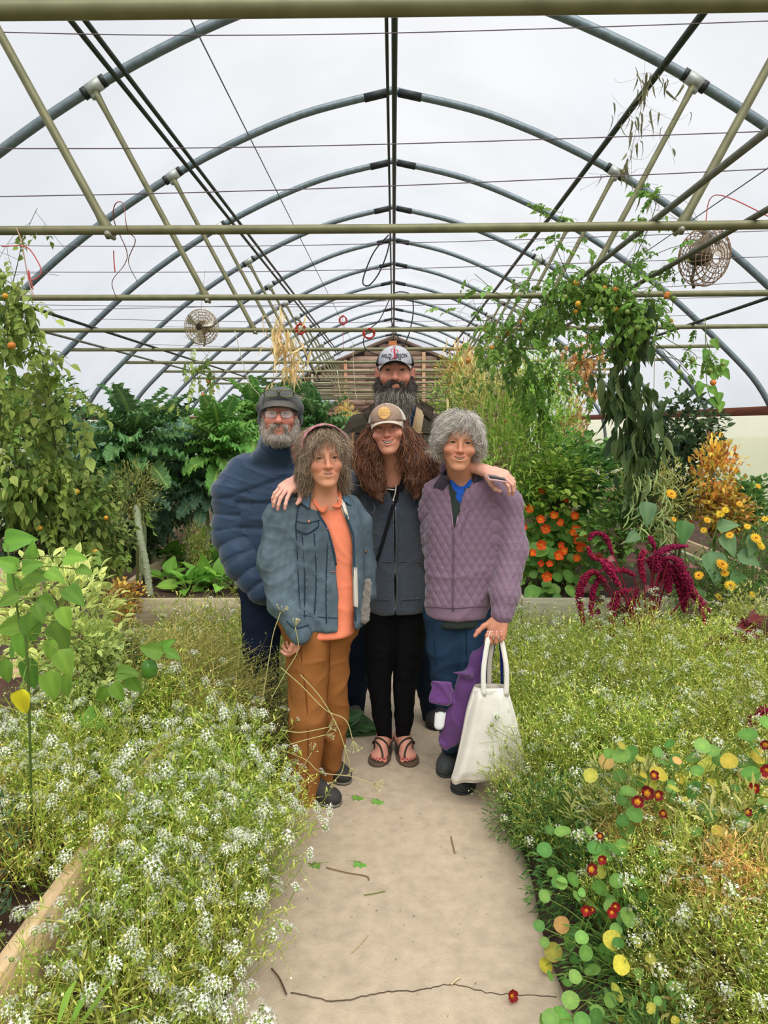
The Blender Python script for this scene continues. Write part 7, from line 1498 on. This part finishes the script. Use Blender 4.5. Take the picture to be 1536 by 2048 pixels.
ofl = [(1082, 983, 16), (1129, 1003, 16), (1060, 1018, 20), (1107, 1033, 20), (1080, 1040, 20), (1122, 1047, 18), (1147, 1034, 20), (1091, 1059, 22), (1150, 1060, 20), (1145, 1066, 18), (1150, 1080, 22), (1170, 1074, 16), (1162, 1090, 22), (1080, 1091, 24), (1119, 1092, 18), (1063, 1107, 18), (1115, 1112, 24), (1128, 1104, 20), (1153, 1118, 18), (1083, 1127, 16), (1098, 1128, 16), (1198, 1113, 16), (1092, 1154, 24), (1230, 1034, 14), (1278, 1040, 16), (1378, 1049, 14), (1160, 1098, 22), (1048, 1055, 16)]
lv = [(PR.uniform(1035, 1200), PR.uniform(985, 1205), 5.0 + PR.uniform(0, .5), PR.uniform(18, 34)) for _ in range(150)] + [(PR.uniform(1150, 1300), PR.uniform(960, 1080), 5.3 + PR.uniform(0, .4), PR.uniform(18, 32)) for _ in range(60)] + [(1284, 1015, 5.0, 34)]
lv = [(x, y, 5.15 + .45 * (1205 - y) / 220 + PR.uniform(-.05, .25), s) for x, y, d, s in lv]
nasturtium('nasturtium', (W(1110, 1150, 5.5)[0], 5.5, .36), 'mound of orange nasturtiums spilling over the greyish timber bed', lv, [(x, y, 5.05 + .45 * (1205 - y) / 220, s) for x, y, s in ofl], NO)
clump('bright', 1110, 1100, 5.75, .42, .34, .3, 'green underlayer of the orange nasturtium mound', base=.36)
# foreground right
rfl = [(1303, 1550, 2.35, 16), (1289, 1585, 2.3, 22), (1271, 1602, 2.3, 20), (1310, 1589, 2.3, 18), (1199, 1717, 2.2, 16), (1178, 1737, 2.15, 20), (1169, 1819, 2.1, 18), (1180, 1817, 2.1, 12), (1219, 1823, 2.1, 18), (1226, 1811, 2.15, 16), (1526, 1538, 2.2, 22), (1503, 1575, 2.2, 18), (1525, 1488, 2.3, 16), (1197, 1671, 2.25, 12), (1488, 1622, 2.2, 14), (1020, 1990, 1.90, 20), (1322, 1625, 2.3, 14), (1284, 1580, 2.35, 18)]
glv = [(1232, 1698, 36), (1254, 1581, 30), (1456, 1710, 40), (1490, 1468, 34), (1530, 1445, 30), (1160, 1873, 26), (1137, 1998, 34), (1121, 2033, 44), (1168, 1904, 28), (1117, 1760, 28), (1086, 1791, 24), (1530, 1846, 36), (1496, 1546, 34), (1273, 1943, 18), (1526, 1604, 30), (1216, 1998, 26), (1240, 1690, 24), (1120, 1765, 22), (1150, 1790, 20), (1330, 1660, 24), (1400, 1490, 30), (1420, 1500, 26), (1390, 1540, 24), (1190, 2020, 28), (1160, 2040, 32), (1090, 2044, 34), (1075, 1850, 22), (1230, 1760, 28), (1270, 1760, 24), (1480, 1640, 28), (1370, 1600, 26), (1300, 1700, 24)]
ylv = [(1178, 1550, 30), (1343, 1575, 26), (1238, 1928, 40), (1230, 1982, 40), (1495, 1998, 34), (1297, 2013, 24), (1522, 1978, 30), (1499, 1737, 24), (1297, 1916, 24), (1269, 1881, 24), (1363, 2044, 22), (1345, 2038, 20), (1240, 1490, 20), (1278, 1517, 22), (1350, 1520, 20), (1430, 1660, 26), (1500, 2040, 24), (1440, 1900, 24)]
L1 = [(x, y, 2.28 - .62 * (y - 1450) / 600, s * 1.15) for x, y, s in glv] + [(x, y, 2.24 - .62 * (y - 1450) / 600, s, 'y') for x, y, s in ylv]
for _ in range(210):
    y = PR.uniform(1480, 2048); x = PR.uniform(1085 + 0 * y, 1540); 
    if x < 1200 and y < 1640: continue
    dd = 2.52 - .65 * (y - 1450) / 600 + PR.uniform(-.02, .25); L1.append((x, y, dd - .24, PR.uniform(18, 42)) + (('y',) if PR.random() < .2 else ()))
nasturtium('nasturtium', (.85, 2.2, .1), 'dark red nasturtium plant with round leaves sprawling at lower right', L1, [(f[0], f[1], (2.2 - .6 * (f[1] - 1450) / 600) if f[0] > 1100 else f[2], f[3] * 1.45) for f in rfl], NR)
for i, (k, x, y, z, w, h, dp) in enumerate((('mid', .62, 2.55, .16, .2, .2, .22), ('mid', .62, 2.25, .14, .17, .18, .2), ('olive', .82, 2.35, .25, .25, .25, .25), ('olive', 1.0, 2.05, .3, .25, .25, .25), ('mid', .66, 1.95, .12, .16, .16, .2), ('olive', .85, 1.8, .2, .22, .22, .2), ('mid', .62, 1.65, .1, .16, .14, .16), ('dry', .85, 1.75, .12, .22, .16, .2), ('olive', 1.1, 1.7, .25, .2, .2, .2), ('dry', 1.0, 2.2, .15, .2, .2, .2), ('mid', .5, 2.75, .1, .14, .14, .16))):
    t = thing('leafy_plant', (x, y, max(0, z - h)), ['dark weedy greens', 'tangled olive greenery', 'dry brown plant litter'][{'mid': 0, 'olive': 1, 'dry': 2}[k]] + ' at lower right, %s from the bottom edge' % ('tenth', 'seventh', 'ninth', 'sixth', 'fifth', 'fourth', 'nearest', 'third', 'second', 'eighth', 'eleventh')[i], 'plant', 'undergrowth at lower right'); put('foliage', BF[k][PR.integers(0, 2)], m4(rotm(0, 0, PR.uniform(0, 360)), (0, 0, min(z, h)), (w, dp, h)), t, kind='stuff')
# ---- crimson amaranth
am = mat('amaranth', (1, 1, 1), .9, noise=.25, nscale=70, objrand=.1)
t = thing('amaranth', (W(1290, 1300, 4.0)[0], 4.15, .2), 'crimson amaranth with drooping velvety plumes right of the purple jacket woman', 'flowers'); base = W(1295, 1330, 4.15)
Z = lambda pts: [(1000 + x / 2.866, 900 + y / 2.866) for x, y in pts]
plumes = [([(640, 600), (600, 500), (540, 480), (505, 520)], 22), ([(600, 760), (530, 700), (470, 760), (450, 850), (475, 1000)], 34), ([(560, 740), (525, 830), (515, 980)], 22), ([(740, 800), (670, 830), (640, 930), (632, 1090)], 30), ([(660, 740), (620, 650), (530, 620), (500, 560)], 20), ([(680, 780), (620, 690), (580, 640)], 28), ([(900, 700), (900, 600), (980, 560), (1060, 555)], 34), ([(960, 620), (1010, 640), (1060, 740), (1090, 820), (1185, 925)], 40), ([(880, 700), (860, 640), (900, 600)], 34), ([(980, 660), (1040, 760), (1050, 850), (1050, 930)], 36), ([(900, 740), (960, 700), (1010, 760), (1040, 900)], 30), ([(820, 760), (800, 660), (815, 580)], 24), ([(780, 800), (740, 900), (720, 980), (750, 1060)], 26), ([(880, 560), (860, 520), (850, 500)], 16), ([(760, 720), (700, 690), (650, 700)], 24), ([(1100, 800), (1140, 880), (1160, 1000)], 18), ([(930, 620), (950, 700), (960, 820)], 36)]
for pts, w in plumes:
    q = Z(pts); dd = 4.0 + PR.uniform(-.12, .12); P = spline([W(x, y, dd) for x, y in q], 14); r0 = w / 2.866 * dd / 1500 * .72; b = MB(); prof = np.sin(np.linspace(.25, PI * .93, len(P))) ** .6
    k = 560; i = PR.integers(0, len(P), k); a = PR.uniform(0, 6.3, k); off = np.stack([np.cos(a), np.sin(a), PR.normal(size=k) * .3], 1); C = P[i] + off * (r0 * prof[i] * PR.uniform(.7, 1.15, k))[:, None]
    octa = (A([1, 0, 0], [0, 1, 0], [-1, 0, 0], [0, -1, 0], [0, 0, 1], [0, 0, -1]), np.array([[0, 1, 4], [1, 2, 4], [2, 3, 4], [3, 0, 4], [1, 0, 5], [2, 1, 5], [3, 2, 5], [0, 3, 5]]))
    b.tube(P, r0 * prof * .8, 6, lin(112, 14, 48)); b.inst(octa, C, frames(rdir(k, PR)), PR.uniform(.0035, .0065, k), pick(palette([(158, 22, 72), (128, 14, 56), (180, 40, 88), (104, 12, 44)]), k, PR, .1)); b.build('plume', am, t)
    MB().tube(spline([base + A(PR.normal() * .02, 0, 0), (base + P[0]) / 2 + A(0, .03, .05), P[0]], 5), [.007, .003], 6, lin(160, 40, 70)).build('stem', stem_m, t)
ALf = [mesh_of('leaf', L_big, lin(92, 32, 46)), mesh_of('leaf', L_big, lin(74, 48, 44)), mesh_of('leaf', L_big, lin(120, 78, 84))]; o = parent_org(t)
for _ in range(70):
    p = W(PR.uniform(1180, 1390), PR.uniform(1090, 1260), 4.15 + PR.uniform(-.1, .15)); put('leaf', ALf[PR.integers(0, 3)], m4(frames(A(PR.normal(), -.4, -.3 + PR.normal() * .4)[None], A(PR.normal() * .4), (0, -.5, 1))[0], p - o, float(PR.uniform(.05, .085))), t)
t = thing('amaranth', W(1525, 1500, 2.9), 'smaller crimson amaranth plume at the right border above the red nasturtiums', 'flowers'); P = spline([W(1536, 1420, 2.8), W(1515, 1425, 2.8), W(1495, 1450, 2.8), W(1484, 1480, 2.8)], 14); b = MB(); k = 300; i = PR.integers(0, len(P), k); C = P[i] + PR.normal(size=(k, 3)) * .009
b.tube(P, .010, 6, lin(112, 14, 48)); b.inst(octa, C, frames(rdir(k, PR)), PR.uniform(.003, .005, k), pick(palette([(150, 22, 62), (118, 14, 50)]), k, PR, .1)); b.build('plume', am, t); MB().tube(spline([P[0], W(1550, 1500, 2.85), W(1545, 1600, 2.9)], 4), .004, 5, lin(150, 50, 60)).build('stem', stem_m, t)
vine('amaranth_shoot', 'reddish shoot with purple-brown leaves rising through the right alyssum', [(1480, 1420, 3.4), (1470, 1340, 3.5), (1450, 1290, 3.6), (1500, 1230, 3.7)], ALf, 26, .10, cat='plant', kids=5, sub=.15, scol=(130, 50, 60), r=.005)
# big heart leaves and calendulas
BH = [mesh_of('leaf', L_big, lin(84, 112, 84)), mesh_of('leaf', L_big, lin(66, 98, 58))]
t = thing('squash_plant', (W(1400, 1200, 4.4)[0], 4.5, .2), 'large dark heart-shaped leaves right of the crimson amaranth', 'vegetable plant'); o = parent_org(t); S_ = []
for (x, y, L_, a) in ((1366, 1058, 44, -100), (1416, 1125, 60, -80), (1440, 1085, 44, -60), (1470, 1125, 42, -20), (1430, 1070, 36, 20), (1500, 1085, 40, -100), (1395, 1190, 40, -120), (1475, 1240, 60, -110), (1480, 1160, 36, -150), (1290, 1020, 44, -90), (1275, 1080, 30, -160), (1400, 1420, 0, 0)):
    if not L_: continue
    p = W(x, y - L_ * .35, 4.35); r_ = math.radians(a); D = A(math.cos(r_), -.5, math.sin(r_)); put('leaf', BH[PR.integers(0, 2)], m4(frames(D[None], A(PR.normal() * .2), (0, -1, .8))[0], p - o, L_ * 4.35 / 1500 * 1.15), t); S_.append(spline([o + A(PR.normal() * .04, 0, .02), (o + p) / 2 + A(0, .05, .06), p], 4))
MB().tubes(np.array(S_), .0035, 5, lin(120, 140, 90)).build('stalks', stem_m, t, kind='stuff')
def daisy_mesh(col, cen, n=16):
    b = MB(); T_ = leafT(lambda u: .7 + .3 * math.sin(PI * u) if u < 1 else .4, 1, 3, .1, .1, w=.16); a = np.arange(n) * 2 * PI / n
    for q, (s_, e) in enumerate(((.022, .15), (.016, .5))): b.inst(T_, np.zeros((n, 3)), frames(np.stack([np.cos(a + q * .2), np.sin(a + q * .2), np.full(n, e)], 1)), np.full(n, s_), pick(np.array([col]), n, PR, .1))
    b.ball((0, 0, .003), (.006, .006, .003), cen, 8, 4); b.tube([(0, 0, 0), (0, 0, -.07)], .0018, 4, lin(110, 140, 60)); return b.mesh('flower', petal_m)
DY = [daisy_mesh(A(*lin(232, 196, 56)), lin(180, 140, 40)), daisy_mesh(A(*lin(232, 182, 50)), lin(170, 120, 36))]
t = thing('calendula', (W(1450, 1200, 4.5)[0], 4.6, .2), 'yellow and orange calendula flowers scattered at the right border', 'flowers'); o = parent_org(t); S_ = []
for (x, y, s) in ((1437, 1030, 1.1), (1447, 1022, 1.0), (1411, 1042, 1.0), (1340, 990, 1.5), (1455, 1072, 1.1), (1507, 1078, 1.5), (1515, 1090, 1.1), (1440, 1130, 1.8), (1445, 1147, 1.2), (1394, 1152, 1.3), (1456, 1172, 1.6), (1434, 1195, 1.2), (1518, 1095, 1.0), (1490, 1055, .9), (1404, 1062, .9), (1475, 1010, .9), (1345, 1040, .8), (1525, 1040, .9), (1512, 975, .8), (1500, 1190, 1.0)):
    p = W(x, y, 4.3); n = A(PR.normal() * .4, -1, .8); put('flower', DY[PR.integers(0, 2)], m4(frames(np.cross(n, A(1, 0, .1))[None], None, n)[0], p - o, s), t); S_.append(spline([o + A(PR.normal() * .15, .05, .02), (o + p) / 2 + A(PR.normal() * .05, .05, .03), p + A(0, .04, -.05)], 4))
MB().tubes(np.array(S_), .0022, 4, lin(116, 142, 70)).build('stalks', stem_m, t, kind='stuff')
# ---- things on the path
t = thing('cabbage_leaves', W(700, 1470, 3.9), 'dark cabbage-like plant lying low behind the tan trousers', 'vegetable plant'); o = parent_org(t); CLm = [mesh_of('leaf', leafT(heart, 3, 10, .35, .35, wav=.06, wf=2.5, w=.4, mid=A(1.8, 1.9, 1.6)), lin(52, 82, 52)), mesh_of('leaf', leafT(heart, 3, 10, .2, .3, wav=.05, wf=2, w=.42, mid=A(1.6, 1.7, 1.5)), lin(66, 92, 66))]
for (x, y, a, s) in ((668, 1480, 10, .17), (680, 1470, 60, .16), (668, 1500, -20, .20), (690, 1500, -8, .20), (676, 1440, 40, .14), (700, 1465, 25, .15), (660, 1520, -60, .13), (735, 1480, -30, .12)):
    p = W(x, y, 3.72); p[2] = max(p[2], .05); r_ = math.radians(a); put('leaf', CLm[PR.integers(0, 2)], m4(frames(A(math.cos(r_), -.25, math.sin(r_) * .6)[None], A(PR.normal() * .2), (0, -.6, 1))[0], p - o, s), t)
def ground(px, py, z=.024):
    dy = (1024 - py) / F_PX; f = math.cos(PITCH) + dy * math.sin(PITCH); u = dy * math.cos(PITCH) - math.sin(PITCH); d = -(CAM_H - z) / u * f; return W(px, py, d)
def umbel(pts, d, label, head_at, n=14, s=.035):
    P = spline(np.array([W(x, y, d) for x, y in pts]), 6); t = thing('dried_umbel', P[0], label, 'herb'); MB().tube(P, .0018, 4, lin(186, 178, 120)).build('stem', stem_m, t); e = P[-1]; D = (P[-1] - P[-4]); D /= np.linalg.norm(D); b = MB(); U = rdir(n, PR) * .75 + D; U /= np.linalg.norm(U, axis=1, keepdims=True); q = e + U * s
    b.tubes(np.stack([np.broadcast_to(e, q.shape), q], 1), .0008, 3, lin(190, 184, 130)); 
    for c in q: b.ball(c, .003, lin(196, 186, 140), 5, 4)
    b.build('seed_head', stem_m, t)
umbel([(560, 1335), (600, 1370), (650, 1420), (690, 1440), (705, 1482)], 2.85, 'arching dry seed head hanging right of the tan trousers', 0, 18, .045); umbel([(600, 1350), (640, 1395), (672, 1450), (690, 1500), (700, 1535)], 2.85, 'dry stalk crossing the tan trousers', 0, 8, .03); umbel([(575, 1490), (610, 1480), (650, 1470)], 2.85, 'dry umbel in front of the tan trouser knee', 0, 12); umbel([(560, 1500), (610, 1520), (640, 1545), (700, 1553), (745, 1568)], 2.85, 'long dry stalk reaching over the path to the sandals', 0, 16, .04); umbel([(690, 1490), (684, 1540), (664, 1565)], 2.85, 'small seed cluster above the nearer grey shoe', 0, 10, .02); umbel([(560, 1460), (600, 1465), (655, 1455)], 2.85, 'straw-coloured umbel crossing the trouser knee', 0, 12); umbel([(580, 1560), (600, 1540), (622, 1505)], 2.85, 'thin dry umbel rising at the trouser hem', 0, 12); umbel([(540, 1400), (570, 1345), (595, 1300), (590, 1255)], 2.9, 'dry stalk standing in front of the denim sleeve', 0, 10); umbel([(520, 1420), (535, 1330), (545, 1270), (560, 1225)], 2.9, 'pale seed stalk left of the denim cuff', 0, 10)
def litter(name, label, pts, r, col, cat='twig'):
    P = spline(np.array([ground(x, y, .024 + r) for x, y in pts]), 4); o = MB().tube(P, r, 4, col).build(name, stem_m, org=tuple(P[0])); return tag(o, label, cat)
litter('twig', 'short dark twig on the left of the crack', [(540, 1938), (556, 1958), (570, 1990)], .0025, lin(92, 66, 48)); litter('twig', 'dry stalk lying left of centre of the path', [(650, 1735), (690, 1745), (730, 1752), (736, 1760)], .0022, lin(120, 92, 64)); litter('twig', 'curved twig on the right of the path', [(900, 1672), (904, 1690), (908, 1706)], .0022, lin(130, 106, 80)); litter('straw', 'pale straw at middle of the path', [(700, 1906), (718, 1888), (734, 1870)], .0014, lin(196, 176, 130), 'straw'); litter('twig', 'thin stem with green tip on the path', [(726, 1790), (750, 1786), (768, 1782)], .002, lin(120, 130, 60)); litter('straw', 'short pale splinter above the crack', [(900, 1968), (908, 1960), (918, 1953)], .003, lin(206, 192, 150), 'straw')
db = MB(); k = 330; X_ = PR.uniform(-.43, .43, k); Y_ = 1.5 + 3.0 * PR.uniform(0, 1, k) ** .8; db.inst(L_tiny, np.stack([X_, Y_, np.full(k, .0245)], 1), frames(np.stack([PR.normal(size=k), PR.normal(size=k), 0 * X_], 1)), PR.uniform(.004, .012, k), pick(palette([(92, 70, 52), (70, 58, 44), (110, 104, 60), (150, 130, 96)]), k, PR)); o = db.build('debris', stem_m, smooth=False); tag(o, 'fine plant crumbs scattered on the concrete path', 'debris', kind='stuff')
SG = [pinnate(lin(96, 140, 60), 8, 3, .3)]
for (x, y, a, lb) in ((690, 1590, 20, 'green leafy sprig lying beside the nearer grey shoe'), (730, 1596, -20, 'second green sprig right of the grey shoe'), (690, 1722, 0, 'toothed green leaf resting on the path left edge'), (655, 1725, 180, 'green leaf at the edge of the alyssum drift')):
    p = ground(x, y, .035); o = put('leaf_sprig', SG[0], m4(frames(A(math.cos(math.radians(a)), .2 * math.sin(math.radians(a)), .0)[None])[0], p, .11)); tag(o, lb, 'leaf')
t = thing('garden_hose', ground(735, 1300), 'pale ribbed hose coiled on the path behind the black leggings', 'hose'); MB().tube(spline([ground(722, 1332, .04), ground(728, 1306, .04), ground(745, 1296, .04), ground(775, 1300, .04), ground(800, 1340, .04)], 8), .014, 8, lin(170, 172, 160)).build('tube', stem_m, t)
# lower left corner: grass blades and a dark feathery herb
t = thing('grass_tuft', (-.72, 1.5, .02), 'broad green grass blades at the bottom left corner', 'grass'); Bs = []
for (a, b_, c) in (((150, 2060, 1.55), (185, 2010, 1.52), (235, 1940, 1.5)), ((130, 2070, 1.55), (160, 2000, 1.55), (190, 1970, 1.55)), ((180, 2060, 1.55), (230, 2030, 1.52), (290, 2010, 1.5)), ((110, 2050, 1.5), (130, 1990, 1.5), (150, 1960, 1.5))):
    P = spline([W(*a), W(*b_), W(*c)], 5); w = A(.010, 0, .006) * np.sin(np.linspace(.3, PI, len(P)))[:, None]; MB().grid(np.stack([P - w, P + A(0, 0, -.002), P + w], 1), lin(120, 156, 70)).build('blade', leaf_m, t)
FB = alyssum_mesh(41, n=170, rad=.2, hgt=.34, specks=0 + 10, leaves=1700, cols=palette([(56, 84, 62), (44, 70, 52), (70, 98, 70)]), lw=.03)
for (x, y, s, lb) in ((-1.22, 1.7, 1.0, 'dark feathery herb behind the pale timber at lower left'), (-1.35, 2.0, 1.1, 'dark feathery herb at the left border'), (-1.6, 2.1, 1.1, 'dark feathery herb cut by the left border')):
    t = thing('hyssop', (x, y, .22), lb, 'herb'); put('foliage', FB[0], m4(np.eye(3), (0, 0, 0), s), t, kind='stuff')
DRY = alyssum_mesh(42, n=150, rad=.2, hgt=.4, specks=500, leaves=500, cols=palette([(186, 160, 104), (160, 130, 84), (206, 186, 130)]), seedc=palette([(196, 160, 100), (170, 120, 70)]), lw=.03)
for (x, y, s, lb) in ((-1.5, 2.35, 1.0, 'straw-coloured dried plant below the pepper plant'), (-1.25, 2.05, .8, 'dried tan stalks at the left border'), (.95, 1.9, .8, 'dried tan stems among the red nasturtiums'), (.8, 2.2, .7, 'dried tan stems near the middle of the nasturtiums')):
    t = thing('dried_plant', (x, y, .2), lb, 'dried plant'); put('foliage', DRY[0], m4(rotm(0, 0, PR.uniform(0, 360)), (0, 0, 0), s), t, kind='stuff')
clump('dark', 232, 1325, 3.3, .16, .12, .16, 'dark compost of dead stems between sage and alyssum', base=.22, fine=False); clump('yel', 245, 1200, 3.6, .10, .12, .1, 'small reddish yellow leaves right of the sage', base=.22)
